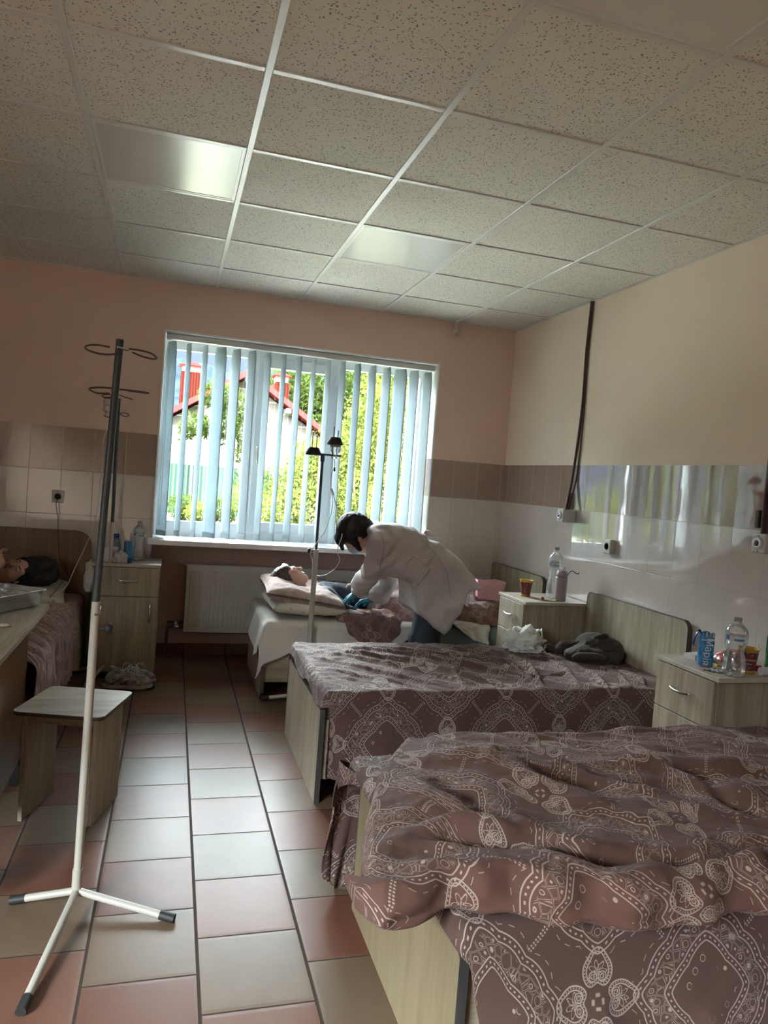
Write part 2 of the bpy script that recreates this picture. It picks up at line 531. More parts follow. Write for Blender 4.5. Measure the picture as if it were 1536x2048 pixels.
MAT['reveal'] = wall_mat('white_reveal', ((.72, .74, .70), (.76, .78, .74)), 'Y', 5.30, .2013)
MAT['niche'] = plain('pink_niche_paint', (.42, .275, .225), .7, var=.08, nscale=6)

def floor_mat():
    m = begin('stone_look_floor_tiles'); s, x, y, z = coords()
    W, D, X0, Y0 = .3049, .3163, .153-.3049*2, 2.797
    cx = (x-X0)/W; c = f_floor(cx)
    odd = f_mod(c, 2.0)
    t = (y-Y0)/D-odd*.5; r = f_floor(t)
    gx = f_abs(f_fract(cx+.5)-.5)*W; gy = f_abs(f_fract(t+.5)-.5)*D
    grout = f_max(f_line(gx, .0042, .3), f_line(gy, .0026, .3))
    g = f_floor((c-1.0)/2.0)
    par = f_mod(r+g, 2.0)
    rid = vec(c, r, 1.0); w1 = white(rid)
    sh = noise(vec(x+w1*7.0, y+w1*3.0, 0.0), 4.5, 5, .62)
    fine = noise(s, 60, 4, .6)
    terra = mix(sh, (.082, .030, .017), (.150, .062, .038))
    beige = mix(sh, (.080, .053, .032), (.140, .100, .062))
    col = mix(par, terra, beige)
    col = mix(f_step(fine, .60, .80)*.15, col, (.10, .07, .05))
    col = mix(w1*.18, col, (.28, .17, .12))
    edge = f_min(f_step(gx, .002, .016), f_step(gy, .002, .016))
    col = mix((1-edge)*.25, col, (.15, .10, .07))
    col = mix(grout, col, (.045, .033, .026))
    b = noise(s, 11, 3, .5)*.7+noise(s, 90, 3, .55)*.16-(1-edge)*.5-grout*1.6
    rough = .335+sh*.06+grout*.5
    return finish(m, col, rough, bump=b, bstr=.42, bdist=.0022, spec=.13)
MAT['floor'] = floor_mat()

def ceil_mat():
    m = begin('fissured_ceiling_tiles'); s, x, y, z = coords()
    wv = noise(s, 14, 2, .5, out=1)
    sm = E_.t.nodes.new('ShaderNodeVectorMath'); sm.operation = 'MULTIPLY_ADD'
    E_.t.links.new(wv.v, sm.inputs[0]); sm.inputs[1].default_value = (.05, .05, .05); E_.t.links.new(s, sm.inputs[2])
    v = voro(sm.outputs[0], 88.0)
    rn = voro(sm.outputs[0], 88.0, out=1)
    hole = f_line(v, .27, .25)*f_step(rn, .25, .4)
    v2 = voro(s, 210.0); dots = f_line(v2, .20, .3)*.55
    pit = f_max(hole, dots)
    base = mix(noise(s, 2.2, 3), (.585, .570, .492), (.645, .630, .550))
    col = mix(pit, base, (.21, .19, .155))
    b = noise(s, 150, 3)*.25-pit*1.2
    return finish(m, col, .85, bump=b, bstr=.4, bdist=.0015, spec=.2)
MAT['ceiling'] = ceil_mat()
MAT['grid'] = plain('painted_grid_metal', (.52, .52, .485), .32, .0, var=.06, spec=.6, nscale=3)
MAT['panel'] = plain('light_panel_plastic', (.56, .55, .50), .22, var=.04, nscale=4, spec=.55)
MAT['white_pvc'] = plain('white_window_plastic', (.62, .66, .68), .3, var=.03)
MAT['sill'] = plain('white_sill', (.74, .75, .75), .25, var=.03)
MAT['glass'] = clear('window_glass', (.97, .985, .98), .03)
def slat_mat():
    m = begin('blind_fabric'); t = E_.t; s, x, y, z = coords()
    n = noise(vec(x*1.0, y*1.0, z*.35), 60, 4, .65)
    c1 = mix(n, (.42, .46, .47), (.51, .55, .56)); c2 = mix(n, (.43, .515, .55), (.55, .635, .67))
    d = t.nodes.new('ShaderNodeBsdfDiffuse'); r_ = t.nodes.new('ShaderNodeBsdfTranslucent')
    t.links.new(c1.v, d.inputs[0]); t.links.new(c2.v, r_.inputs[0])
    xx = t.nodes.new('ShaderNodeMixShader'); xx.inputs[0].default_value = .48
    t.links.new(d.outputs[0], xx.inputs[1]); t.links.new(r_.outputs[0], xx.inputs[2])
    o = t.nodes.new('ShaderNodeOutputMaterial'); t.links.new(xx.outputs[0], o.inputs[0]); return m
MAT['slat'] = slat_mat()

def wood(name, c0, c1, axis='Z', scale=1.0, rough=.45, spec=.4):
    m = begin(name); s, x, y, z = coords()
    k = {'X': (.07, 1, 1), 'Y': (1, .07, 1), 'Z': (1, 1, .07)}[axis]
    v = vec(x*k[0], y*k[1], z*k[2])
    n1 = noise(v, 26*scale, 5, .65, .6); n2 = noise(v, 160*scale, 3, .6); n3 = noise(v, 6*scale, 3, .5, 1.2)
    f = f_step(n1*.6+n2*.25+n3*.35, .42, .80)
    return finish(m, mix(f, c0, c1), rough, bump=n2, bstr=.12, bdist=.001, spec=spec)
OAK0, OAK1 = (.215, .175, .118), (.40, .345, .255)
MAT['oak_z'] = wood('grey_oak_laminate_upright', OAK0, OAK1, 'Z')
MAT['oak_x'] = wood('grey_oak_laminate_across', OAK0, OAK1, 'X')
MAT['oak_y'] = wood('grey_oak_laminate_along', OAK0, OAK1, 'Y')
MAT['beech_z'] = wood('yellow_beech_laminate', (.17, .135, .078), (.235, .19, .115), 'Z', 1.6)
MAT['oak_pale_x'] = wood('pale_oak_laminate_top', (.36, .32, .25), (.50, .46, .375), 'X')
MAT['brown_z'] = wood('brown_laminate_upright', (.105, .045, .018), (.19, .09, .040), 'Z', rough=.35)
MAT['brown_x'] = wood('walnut_headboard_laminate', (.13, .066, .032), (.21, .115, .06), 'Z', rough=.4)
MAT['edge'] = plain('dark_edge_band', (.055, .045, .038), .35)
MAT['edge_metal'] = plain('dark_metal_edge_trim', (.20, .20, .20), .25, .8)
MAT['black'] = plain('black_plastic', (.012, .012, .013), .4)
MAT['void'] = plain('dark_plinth', (.02, .018, .016), .7)
MAT['chrome'] = plain('chrome', (.75, .75, .75), .12, 1.0)
MAT['white_paint'] = plain('chipped_white_enamel', (.42, .40, .34), .32, var=.10, nscale=14)
MAT['dark_steel'] = plain('dark_painted_steel', (.045, .055, .055), .45, .3, var=.35, nscale=40)
MAT['rust'] = plain('rusty_rod', (.075, .045, .035), .5, .4, var=.2)
MAT['radiator'] = plain('radiator_enamel', (.58, .575, .53), .3, var=.03)
MAT['socket'] = plain('ivory_plastic', (.52, .49, .42), .35)
MAT['grey_plastic'] = plain('pale_grey_plastic', (.50, .52, .50), .35)
MAT['brown_pipe'] = plain('dark_brown_trunking', (.055, .028, .022), .3)
MAT['rubber'] = plain('black_rubber', (.015, .014, .014), .6)

# ---- the bed linen: ogee lace rings and four-heart medallions on brown cotton
def linen(name, dark, light, a=.28, b=.30, ox=0.0, oy=0.0, fade=.85, dense=True, bstr=.25):
    m = begin(name); s, U, Vv, _ = coords(uv='uv')
    wob = noise(s, 5, 2, .5)
    x = (U+ox)/a; y = (Vv+oy)/b
    def lattice(px, py):
        p = (px+py)*.5; q = (px-py)*.5
        p = p-f_round(p); q = q-f_round(q)
        return p+q, p-q
    lx, ly = lattice(x, y)
    ax_, ay_ = f_abs(lx), f_abs(ly)
    mR = (ax_**1.3+ay_**1.3)**(1/1.3)
    ang = f_atan2(ly, lx)
    sc = f_abs(f_cos(ang*6.0))*.030
    def beads(d, w, phase, n, size):
        return f_line(d, w)*f_step(f_sin(ang*n+phase), .2, .6)
    ink = f_line(mR-.640-sc, .0058)
    ink = f_max(ink, f_line(mR-.565-sc, .0058))
    ink = f_max(ink, beads(mR-.603-sc, .008, 0.0, 64.0, 0))
    inn = f_abs(f_cos(ang*2.0))*.03
    ink = f_max(ink, f_line(mR-.375-inn, .0058))
    ink = f_max(ink, f_line(mR-.310-inn, .0058))
    ink = f_max(ink, beads(mR-.343-inn, .008, .5, 44.0, 0))
    ink = f_max(ink, f_line(mR-.685-sc*2.2, .004)*f_step(f_sin(ang*40.0), -.1, .3)*.8)
    # leaves and blossoms that fill the lace between its borders
    pat = vec(x, y, 0.0)
    vd = voro(pat, 12.5, rnd_=.75)
    ve = voro(pat, 12.5, 'DISTANCE_TO_EDGE', .75)
    vr = voro(pat, 12.5, rnd_=.75, out=1)
    band = f_step(mR, .40, .415)*f_step(mR, .565, .55)
    fl = f_max(f_line(vd, .25, .2)*f_step(vr, .28, .33), f_line(vd-.36, .022)*f_step(vr, .55, .5))
    fl = f_max(fl, f_line(ve-.05, .018)*.7)
    ink = f_max(ink, band*fl)
    core = f_step(mR, .29, .27)*f_step(mR, .18, .20)
    ink = f_max(ink, core*f_line(vd-.30, .04)*f_step(vr, .45, .5)*.9)
    # medallions: four hearts about a small star
    hx, hy = lattice(x+1.0, y)
    bx, by = f_abs(hx), f_abs(hy)
    gt = f_gt(bx, by)
    px = gt*bx+(1-gt)*by; py = gt*hy+(1-gt)*hx
    dx = px-.205; r = f_sqrt(dx*dx+py*py); th = f_atan2(py, dx); c = f_cos(th)
    tip = f_max(c, 0.0)**8.0; notch = f_max(c*-1.0, 0.0)**10.0
    R_ = .128+tip*.045-notch*.05
    ink = f_max(ink, f_line(r-R_, .0058))
    ink = f_max(ink, f_line(r-R_+.030, .005))
    ink = f_max(ink, f_line(r-R_+.015, .005)*f_step(f_sin(th*30.0), .1, .5))
    apy = f_abs(py); ex = dx+.035; ey = apy-.042; er = f_sqrt(ex*ex+ey*ey)
    ins = f_step(r-R_, -.033, -.036)
    ink = f_max(ink, ins*f_line(er-.034, .0038)); ink = f_max(ink, ins*f_line(er-.016, .0034))
    ink = f_max(ink, ins*f_line(f_sin(th*7.0)*.02+r-.062, .0042))
    ink = f_max(ink, f_line(r, .034, .3)*f_step(f_sin(th*8.0), -.5, .1))
    ink = f_max(ink, f_line(px-.045, .012)*f_line(py, .020)*.9)
    # sprigs running between the rings
    u1 = lx+ly; 
    for sg in (1.0, -1.0):
        al = f_abs(lx+ly*sg)            # along the diagonal
        ac = lx-ly*sg                  # across it
        on = f_step(al, .80, .83)
        k = f_fract(al*26.0)
        leaf = f_line(f_abs(ac)-.016, .010, .3)*f_step(k, .12, .3)*f_step(k, .85, .6)
        ink = f_max(ink, on*leaf)
    n1 = noise(s, 3.0, 3, .5); n2 = noise(vec(U, Vv*1.0, 0.0), 420, 2, .6)
    base = mix(n1, dark, tuple(k_*1.28 for k_ in dark))
    col = mix(ink*fade, base, light)
    weave = n2*.5+noise(s, 70, 3)*.5
    return finish(m, col, .78, bump=weave, bstr=bstr, bdist=.0012, sheen=.06, spec=.2)
DARK, LIGHT = (.078, .044, .036), (.40, .335, .29)
MAT['linen'] = linen('patterned_bedspread', DARK, LIGHT, ox=.0, oy=.0)
MAT['linen_duvet'] = linen('patterned_duvet_cover', (.098, .050, .039), (.40, .325, .27), a=.27, b=.29, ox=.05, oy=.10)
MAT['linen_far'] = linen('patterned_blanket', (.14, .075, .066), (.44, .36, .32), a=.16, b=.17, fade=.75)
MAT['linen_pale'] = linen('washed_patterned_cover', (.25, .165, .155), (.52, .44, .40), a=.16, b=.17, fade=.8)
MAT['pillow_brown'] = linen('patterned_pillowcase', (.27, .19, .165), (.52, .45, .40), a=.12, b=.13, fade=.7)
def floral():
    m = begin('floral_pillowcase'); s, x, y, z = coords()
    v = voro(s, 22.0); n = noise(s, 30, 4, .6, .5)
    f = f_step(n+(.35-v)*.8, .55, .75)
    return finish(m, mix(f*.8, (.50, .46, .38), (.23, .16, .14)), .8, sheen=.2, spec=.2)
MAT['floral'] = floral()
MAT['sheet'] = plain('white_sheet', (.60, .57, .52), .8, var=.03, sheen=.1, spec=.2)
MAT['coat'] = plain('white_coat_cotton', (.47, .435, .42), .75, var=.04, sheen=.1, spec=.25)
MAT['trousers'] = plain('dark_navy_trousers', (.018, .028, .042), .7)
MAT['navy_shirt'] = plain('navy_shirt', (.007, .011, .024), .75, var=.2, nscale=60)
MAT['black_shirt'] = plain('black_top', (.012, .011, .014), .7)
def skin(name, c):
    m = begin(name); s, x, y, z = coords(); n = noise(s, 26, 3)
    return finish(m, mix(n, tuple(k*.9 for k in c), tuple(k*1.08 for k in c)), .5, sss=.12, spec=.35)
MAT['skin'] = skin('skin', (.50, .31, .235))
MAT['skin_dim'] = skin('warm_skin', (.46, .27, .21))
MAT['lips'] = plain('lips', (.30, .11, .095), .4)
MAT['lash'] = plain('lashes_and_brows', (.03, .018, .014), .8)
def hair(name, c, b=.0015):
    m = begin(name); s, x, y, z = coords()
    n = noise(vec(x, y, z), 90, 3, .6, 2.0)
    return finish(m, mix(n, tuple(k*.5 for k in c), tuple(k*1.4 for k in c)), .5, bump=n, bstr=.6, bdist=b, spec=.3)
MAT['hair_black'] = hair('black_hair', (.012, .011, .012))
MAT['hair_brown'] = hair('brown_hair', (.075, .05, .038))
MAT['glove'] = plain('teal_nitrile_glove', (.04, .22, .30), .4, spec=.4)
MAT['mask'] = plain('pale_blue_mask', (.35, .47, .62), .7)
MAT['poly'] = clear('clear_polythene', (.93, .94, .93), .05, .12, haze=.24, hcol=(.80, .80, .78))
MAT['pet'] = clear('clear_bottle_plastic', (.95, .965, .965), .06, .03, haze=.07, hcol=(.85, .88, .88))
MAT['glassware'] = clear('clear_glass', (.94, .96, .96), .08, .02, haze=.03)
MAT['box_plastic'] = clear('frosted_box_plastic', (.82, .86, .86), .06, .1, haze=.28, hcol=(.62, .67, .70))
MAT['tube'] = plain('white_plastic_tube', (.62, .62, .58), .3, spec=.5)
MAT['carrier'] = translucent('white_carrier_film', (.78, .78, .72), (.72, .72, .66), .40)
def jacket():
    m = begin('dark_quilted_nylon'); s, x, y, z = coords(); n = noise(s, 45, 4, .6)
    return finish(m, mix(n, (.022, .017, .013), (.050, .038, .029)), .8, bump=n, bstr=.7, bdist=.004, sheen=.03, spec=.3)
MAT['jacket'] = jacket()

# ------------------------------------------------------------------ the room
XR, YB, YN, ZC = 2.519, 5.303, 5.585, 2.663
XL, YR = -2.75, -2.40
WX0, WX1, WZ0, WZ1 = -.112, 1.900, .868, 2.325
def struct(o):
    o['kind'] = 'structure'; return o
b = MB(); b.box(XL-.2, XR+.2, YR-.2, YN+.1, -.12, 0)
struct(b.build('floor', MAT['floor']))
# back wall with the opening that holds window above and radiator niche below
b = MB()
b.box(XL-.2, WX0, YB, YN+.12, 0, ZC+.1); b.box(WX1, XR+.2, YB, YN+.12, 0, ZC+.1); b.box(WX0, WX1, YB, YN+.12, WZ1, ZC+.1)
struct(b.build('wall_back', MAT['wall_back']))
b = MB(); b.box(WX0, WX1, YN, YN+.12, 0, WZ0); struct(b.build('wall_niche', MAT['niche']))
b = MB(); b.box(WX0+.004, WX1-.004, YN-.010, YN, 0, .085, .002)
struct(b.build('baseboard_niche', MAT['floor']))
# painted and tiled linings of the reveal
b = MB(); b.box(WX0, WX0+.004, YB-.001, YN, WZ0+.02, WZ1); b.box(WX1-.004, WX1, YB-.001, YN, WZ0+.02, WZ1)
b.box(WX0, WX1, YB-.001, YN, WZ1-.004, WZ1)
struct(b.build('trim_1', MAT['reveal']))
b = MB(); b.box(WX0-.006, WX0+.004, YB-.006, YB+.004, WZ0+.02, WZ1+.006); b.box(WX1-.004, WX1+.006, YB-.006, YB+.004, WZ0+.02, WZ1+.006)
b.box(WX0-.006, WX1+.006, YB-.006, YB+.004, WZ1-.004, WZ1+.006)
struct(b.build('trim_2', MAT['sill']))
b = MB(); b.box(XR, XR+.2, YR, YB, 0, ZC+.1); struct(b.build('wall_right', MAT['wall_right']))
# left wall; its unseen window is added for fill light
b = MB(); LY0, LY1, LZ0, LZ1 = -2.1, .1, .9, 2.4
b.box(XL-.2, XL, YR, LY0, 0, ZC+.1); b.box(XL-.2, XL, LY1, YB, 0, ZC+.1); b.box(XL-.2, XL, LY0, LY1, 0, LZ0); b.box(XL-.2, XL, LY0, LY1, LZ1, ZC+.1)
struct(b.build('wall_left', MAT['wall_right']))
b = MB(); b.box(XL-.2, XR+.2, YR-.2, YR, 0, ZC+.1); struct(b.build('wall_rear', plain('darkened_rear_wall', (.16, .11, .08), .8)))  # unseen wall, darkened to keep its reflection off the tiles
b = MB()
for y in (LY0, -1.03, LY1-.06): b.box(XL-.12, XL-.06, y, y+.06, LZ0, LZ1)
b.box(XL-.12, XL-.06, LY0, LY1, LZ0, LZ0+.06); b.box(XL-.12, XL-.06, LY0, LY1, LZ1-.06, LZ1)
struct(b.build('fill_window', MAT['white_pvc']))  # frame of the window added for fill light

# ceiling: fissured lay-in boards over a metal grid
b = MB(); b.box(XL-.2, XR+.2, YR-.2, YB+.05, ZC, ZC+.1)
ceil = struct(b.build('ceiling', MAT['ceiling']))
GX0, GY0 = -.3895, 1.775
b = MB()
for i in range(-4, 6):
    x = GX0+.6*i
    if XL < x < XR: b.box(x-.012, x+.012, YR, YB, ZC-.006, ZC+.002, .0015, 1)
for j in range(-7, 6):
    y = GY0+.6*j
    if YR < y < YB:
        for i in range(-5, 5):
            xa, xb = max(XL, GX0+.6*i+.012), min(XR, GX0+.6*(i+1)-.012)
            if xb > xa: b.box(xa, xb, y-.012, y+.012, ZC-.005, ZC+.002, .0015, 1)
b.box(XR-.016, XR, YR, YB, ZC-.006, ZC+.002); b.box(XL, XR, YB-.016, YB, ZC-.006, ZC+.002)
g = b.build('ceiling_grid', MAT['grid'], ceil)

def ceiling_light(i, j, label):
    x0, y0 = GX0+.6*i, GY0+.6*j
    t = thing('ceiling_light', label, 'ceiling light', (x0+.3, y0+.3, ZC), 'flat square light panels in the ceiling')
    b = MB(); a, c = .013, .028
    for q in ((x0+a, x0+c, y0+a, y0+.6-a), (x0+.6-c, x0+.6-a, y0+a, y0+.6-a), (x0+c, x0+.6-c, y0+a, y0+c), (x0+c, x0+.6-c, y0+.6-c, y0+.6-a)):
        b.box(*q, ZC-.004, ZC, .001, 1)
    b.build('frame', MAT['grid'], t)
    MB().box(x0+c, x0+.6-c, y0+c, y0+.6-c, ZC-.0025, ZC+.001).build('diffuser', MAT['panel'], t)
ceiling_light(0, 2, 'flat white ceiling light panel at left, smudged and glossy, largest of those near the window')
ceiling_light(2, 3, 'flat white ceiling light panel right of centre, the one closest to the window wall')
ceiling_light(2, -1, 'flat white ceiling light panel cut off by the top edge of the photo')
ceiling_light(-1, -3, 'flat white ceiling light panel behind the photographer')

# ---- window: three casements in white plastic
FY0, FY1 = 5.535, 5.585
win = MB()
gl = [(-.035, .500, 1.000, 2.240), (.640, 1.085, 1.022, 2.185), (1.228, 1.835, 1.010, 2.240)]
win.box(WX0, gl[0][0], FY0, FY1, WZ0, WZ1); win.box(gl[0][1], gl[1][0], FY0, FY1, WZ0, WZ1)
win.box(gl[1][1], gl[2][0], FY0, FY1, WZ0, WZ1); win.box(gl[2][1], WX1, FY0, FY1, WZ0, WZ1)
for g0 in gl:
    win.box(g0[0], g0[1], FY0, FY1, WZ0, g0[2]); win.box(g0[0], g0[1], FY0, FY1, g0[3], WZ1)
wobj = win.build('window_1', MAT['white_pvc']); struct(wobj)
s = MB()                                            # the opening sash stands proud of the frame
x0, x1, z0, z1 = .560, 1.160, .955, 2.255
s.box(x0, gl[1][0]+.004, FY0-.022, FY0+.002, z0, z1, .004); s.box(gl[1][1]-.004, x1, FY0-.022, FY0+.002, z0, z1, .004)
s.box(x0+.06, x1-.06, FY0-.021, FY0+.002, z0, gl[1][2]+.004, .004); s.box(x0+.06, x1-.06, FY0-.021, FY0+.002, gl[1][3]-.004, z1, .004)
s.build('sash', MAT['white_pvc'], wobj)
h = MB(); h.box(.580, .606, FY0-.034, FY0-.020, 1.53, 1.60, .004); h.box(.584, .602, FY0-.058, FY0-.034, 1.575, 1.592, .004); h.box(.584, .602, FY0-.066, FY0-.050, 1.46, 1.592, .006)
part_label(h.build('handle', MAT['socket'], wobj), 'cream window handle')
h = MB(); h.box(1.150, 1.168, FY0-.036, FY0-.020, 2.10, 2.19, .004); h.box(1.150, 1.168, FY0-.036, FY0-.020, 1.02, 1.10, .004)
h.build('hinge', MAT['white_pvc'], wobj)
for g0 in gl:
    MB().box(g0[0]-.005, g0[1]+.005, 5.560, 5.564, g0[2]-.005, g0[3]+.005).build('pane', MAT['glass'], wobj)
sl = MB(); sl.box(-.140, 1.935, 5.175, FY0, .853, .890, .006)
tag(sl.build('window_sill', MAT['sill']), 'long white window sill below the slatted blind', 'window sill')['kind'] = 'structure'

# ---- vertical blind
vb = thing('vertical_blind', 'pale blue vertical slat blind hanging in the window opening', 'blind', (.9, 5.375, 2.30))
hr = MB(); hr.box(WX0+.012, WX1-.012, 5.352, 5.398, 2.278, 2.318, .004); hr.build('headrail', MAT['grid'], vb)
wpx = [42, 24, 27, 56, 45, 42, 31, 26, 30, 24, 28, 30, 37, 42, 46, 72, 55, 52]
SW = .127
sx_ = np.linspace(-.062, 1.842, 18)
random.seed(3)
for k, (x, w) in enumerate(zip(sx_, wpx)):
    tgt = w/86; th = x/5.38; A = math.hypot(1, th)
    phi = -(math.acos(min(1, tgt/A))+math.atan(th))
    if k in (0,): phi = math.radians(-58)
    V, F, UV = [], [], []
    nz, nx = 24, 6
    zt, zb = 2.268, .905+.004*random.random()
    tw = random.uniform(-.06, .10)
    for i in range(nz+1):
        q = i/nz; z = zt+(zb-zt)*q; a = phi+tw*q
        sway = .004*math.sin(q*2.4+k)
        for j in range(nx+1):
            e_ = (j/nx-.5)*SW*(1 if q > .02 else .80); bow = .006*(1-(2*j/nx-1)**2)
            V.append((x+sway+e_*math.cos(a)-bow*math.sin(a), 5.375+e_*math.sin(a)+bow*-math.cos(a)*.5, z))
    F = grid_faces(nz+1, nx+1)
    o = mk('slat', V, F, MAT['slat'], vb)
    sm = o.modifiers.new('thickness', 'SOLIDIFY'); sm.thickness = .0006
    # weight pocket at the foot
    c_, s_ = math.cos(phi+tw), math.sin(phi+tw)
    w_ = MB(); 
    w_.prism([(x+sway-c_*SW*.46-s_*.003, 5.375-s_*SW*.46+c_*.003), (x+sway+c_*SW*.46-s_*.003, 5.375+s_*SW*.46+c_*.003), (x+sway+c_*SW*.46+s_*.003, 5.375+s_*SW*.46-c_*.003), (x+sway-c_*SW*.46+s_*.003, 5.375-s_*SW*.46-c_*.003)], zb-.002, zb+.034, 'Z')
    w_.build('slat_weight', MAT['slat'], o)
ch = MB(); pts = []
for k in range(17):
    xa, xb = sx_[k], sx_[k+1]
    for q in range(5): pts.append((xa+(xb-xa)*q/5, 5.345, .925-.022*math.sin(math.pi*q/5)))
ch.tube(pts, .0012, 5); ch.build('bottom_chain', MAT['white_pvc'], vb)
cd = MB(); cd.tube([(-.085, 5.345, 2.28), (-.083, 5.34, 1.6), (-.085, 5.345, 1.05), (-.078, 5.345, .99), (-.070, 5.345, 1.05), (-.072, 5.34, 1.7), (-.07, 5.345, 2.28)], .0013, 5, smooth_path=6)
cd.build('pull_cord', MAT['white_pvc'], vb)

# ---- radiator in the niche
rd = thing('radiator', 'long white panel radiator with vertical grooves below the window', 'radiator', (.85, 5.50, .2))
RX, RX2, RZ, RZT = .140, 1.74, .188, .688
b = MB()
pr = []; n = int((RX2-RX-.05)/.0333)
b.box(RX, RX2, 5.478, 5.545, RZ, RZT, .006)
b.build('panel', MAT['radiator'], rd)
b = MB()
for i in range(n):
    xx = RX+.03+i*.0333
    b.box(xx, xx+.018, 5.472, 5.480, RZ+.035, RZT-.045, .0035, 2)
b.build('grooves', MAT['radiator'], rd)
b = MB(); b.box(RX-.002, RX2+.002, 5.474, 5.552, RZT-.004, RZT+.004, .002); b.build('top_grille', MAT['radiator'], rd)
for xx in (.4, 1.2):
    MB().box(xx, xx+.03, 5.545, YN-.001, .3, .34, .002).build('bracket', MAT['radiator'], rd)
b = MB(); b.tube([(.14, 5.51, .225), (.075, 5.51, .225), (.055, 5.51, .225), (.030, 5.51, .215), (.028, 5.51, .19), (.028, 5.51, 0.0)], .011, 10, smooth_path=4)
b.tube([(.028, 5.545, .25), (.14, 5.53, .25)], .009, 8)
b.build('pipe', MAT['rust'], rd)
b = MB(); b.lathe([(0, 0), (.017, 0), (.019, .01), (.019, .03), (.012, .035), (0, .035)], (.075, 5.50, .225), 12, 'X'); b.lathe([(0, 0), (.013, .004), (.013, .03), (0, .034)], (.088, 5.51, .23), 12, 'Z')
b.build('valve', MAT['chrome'], rd)

# ---- wall fittings
def double_square_socket(name, label, c, face, w=.075, h=.082, d=.030, plug=False):
    """c: centre on the wall, face: 'Y' on the back wall, 'X' on the right wall"""
    t = thing(name, label, 'power socket', c)
    x, y, z = c
    b = MB()
    if face == 'Y': b.box(x-w/2, x+w/2, y-d, y, z-h/2, z+h/2, .006, 3)
    else: b.box(x-d, x, y-w/2, y+w/2, z-h/2, z+h/2, .006, 3)
    b.build('plate', MAT['socket'], t)
    b = MB(); r_ = .021
    ctr = (x, y-d, z) if face == 'Y' else (x-d, y, z)
    b.lathe([(r_+.004, 0), (r_+.004, -.002), (r_, -.002), (r_-.001, .006), (0, .006)], ctr, 24, face)
    part_label(b.build('recess', MAT['grey_plastic'] if not plug else MAT['black'], t), 'round socket well')
    return t
double_square_socket('wall_socket', 'square ivory socket on the back wall with a black plug in it', (-.729, YB, 1.135), 'Y', d=.014)
double_square_socket('wall_socket', 'ivory surface socket on the glossy tiles of the right wall', (XR, 3.76, 1.121), 'X', w=.068, h=.085, d=.035)
def call_box(loc, label):
    x, y, z = loc
    t = thing('junction_box', label, 'junction box', loc, 'grey boxes under the brown conduits')
    b = MB(); b.box(x-.098, x, y-.038, y+.038, z-.042, z+.042, .006, 3); b.build('housing', MAT['grey_plastic'], t)
    b = MB(); b.lathe([(.026, 0), (.026, -.006), (.022, -.011), (.014, -.011), (.012, -.006), (0, -.006)], (x-.098, y, z), 28, 'X'); part_label(b.build('ring', MAT['sill'], t), 'white ring')
    b = MB(); b.lathe([(.0115, 0), (.0115, -.009), (0, -.009)], (x-.098, y, z), 20, 'X'); part_label(b.build('socket_hole', MAT['black'], t), 'black round hole')
    for s_ in (-1, 1):
        b = MB(); b.lathe([(.003, 0), (.003, -.0015), (0, -.0015)], (x-.098, y, z+s_*.033), 8, 'X'); b.build('screw', MAT['edge'], t)
call_box((XR, 4.22, 1.272), 'grey box with a white ringed hole below the dark conduit nearer the window')
call_box((XR, 2.545, 1.262), 'grey box with a white ringed hole at the right edge of the photo')
b = MB(); b.tube([(XR-.010, 4.205, ZC), (XR-.012, 4.215, 2.35), (XR-.010, 4.21, 2.0), (XR-.012, 4.235, 1.65), (XR-.03, 4.235, 1.45), (XR-.055, 4.225, 1.31)], .0085, 8, smooth_path=5)
b.tube([(XR-.008, 4.188, ZC), (XR-.009, 4.20, 2.3), (XR-.009, 4.185, 1.9), (XR-.008, 4.205, 1.55), (XR-.03, 4.215, 1.38), (XR-.045, 4.205, 1.31)], .005, 8, smooth_path=5)
tag(b.build('conduit', MAT['brown_pipe'], origin=(XR, 4.2, 2.0)), 'dark brown conduit running down from the ceiling to the grey box nearer the window', 'conduit')
b = MB(); b.box(XR-.024, XR, 2.598, 2.618, 1.30, ZC, .004); b.box(XR-.030, XR-.004, 2.628, 2.650, 1.325, 1.405, .004)
b.tube([(XR-.02, 2.585, 1.75), (XR-.05, 2.58, 1.50), (XR-.06, 2.57, 1.30)], .006, 8, smooth_path=4)
tag(b.build('conduit', MAT['brown_pipe'], origin=(XR, 2.6, 2.0)), 'dark brown conduit at the right edge of the photo above a grey box', 'conduit')
b = MB(); b.tube([(XR-.018, 4.262, 1.31), (XR-.022, 4.266, 1.35), (XR-.018, 4.262, 1.40), (XR-.02, 4.262, 1.42)], [.012, .015, .009, .016], 10, smooth_path=3)
tag(b.build('cable_clip', plain('clay_plug', (.30, .19, .14), .6), origin=(XR-.02, 4.262, 1.35)), 'small tan and grey cable clip on the brown tiles beside the conduit', 'cable clip')
t = thing('pipe_stub', 'small corroded pipe stub with a tap hanging below the ceiling over the window', 'pipe', (2.004, YB, 2.60))
b = MB(); b.tube([(2.004, YB-.03, ZC), (2.004, YB-.03, 2.60)], .012, 10); b.lathe([(0, 0), (.02, .002), (.022, .02), (.012, .03), (0, .03)], (2.004, YB-.03, 2.575), 12)
b.build('pipe', MAT['socket'], t)
b = MB(); b.box(1.994, 2.014, YB-.045, YB-.015, 2.545, 2.58, .004); b.tube([(2.004, YB-.05, 2.56), (2.004, YB-.08, 2.56)], .005, 8); b.tube([(1.985, YB-.08, 2.56), (2.028, YB-.08, 2.56)], .006, 8)
b.build('tap', MAT['chrome'], t)

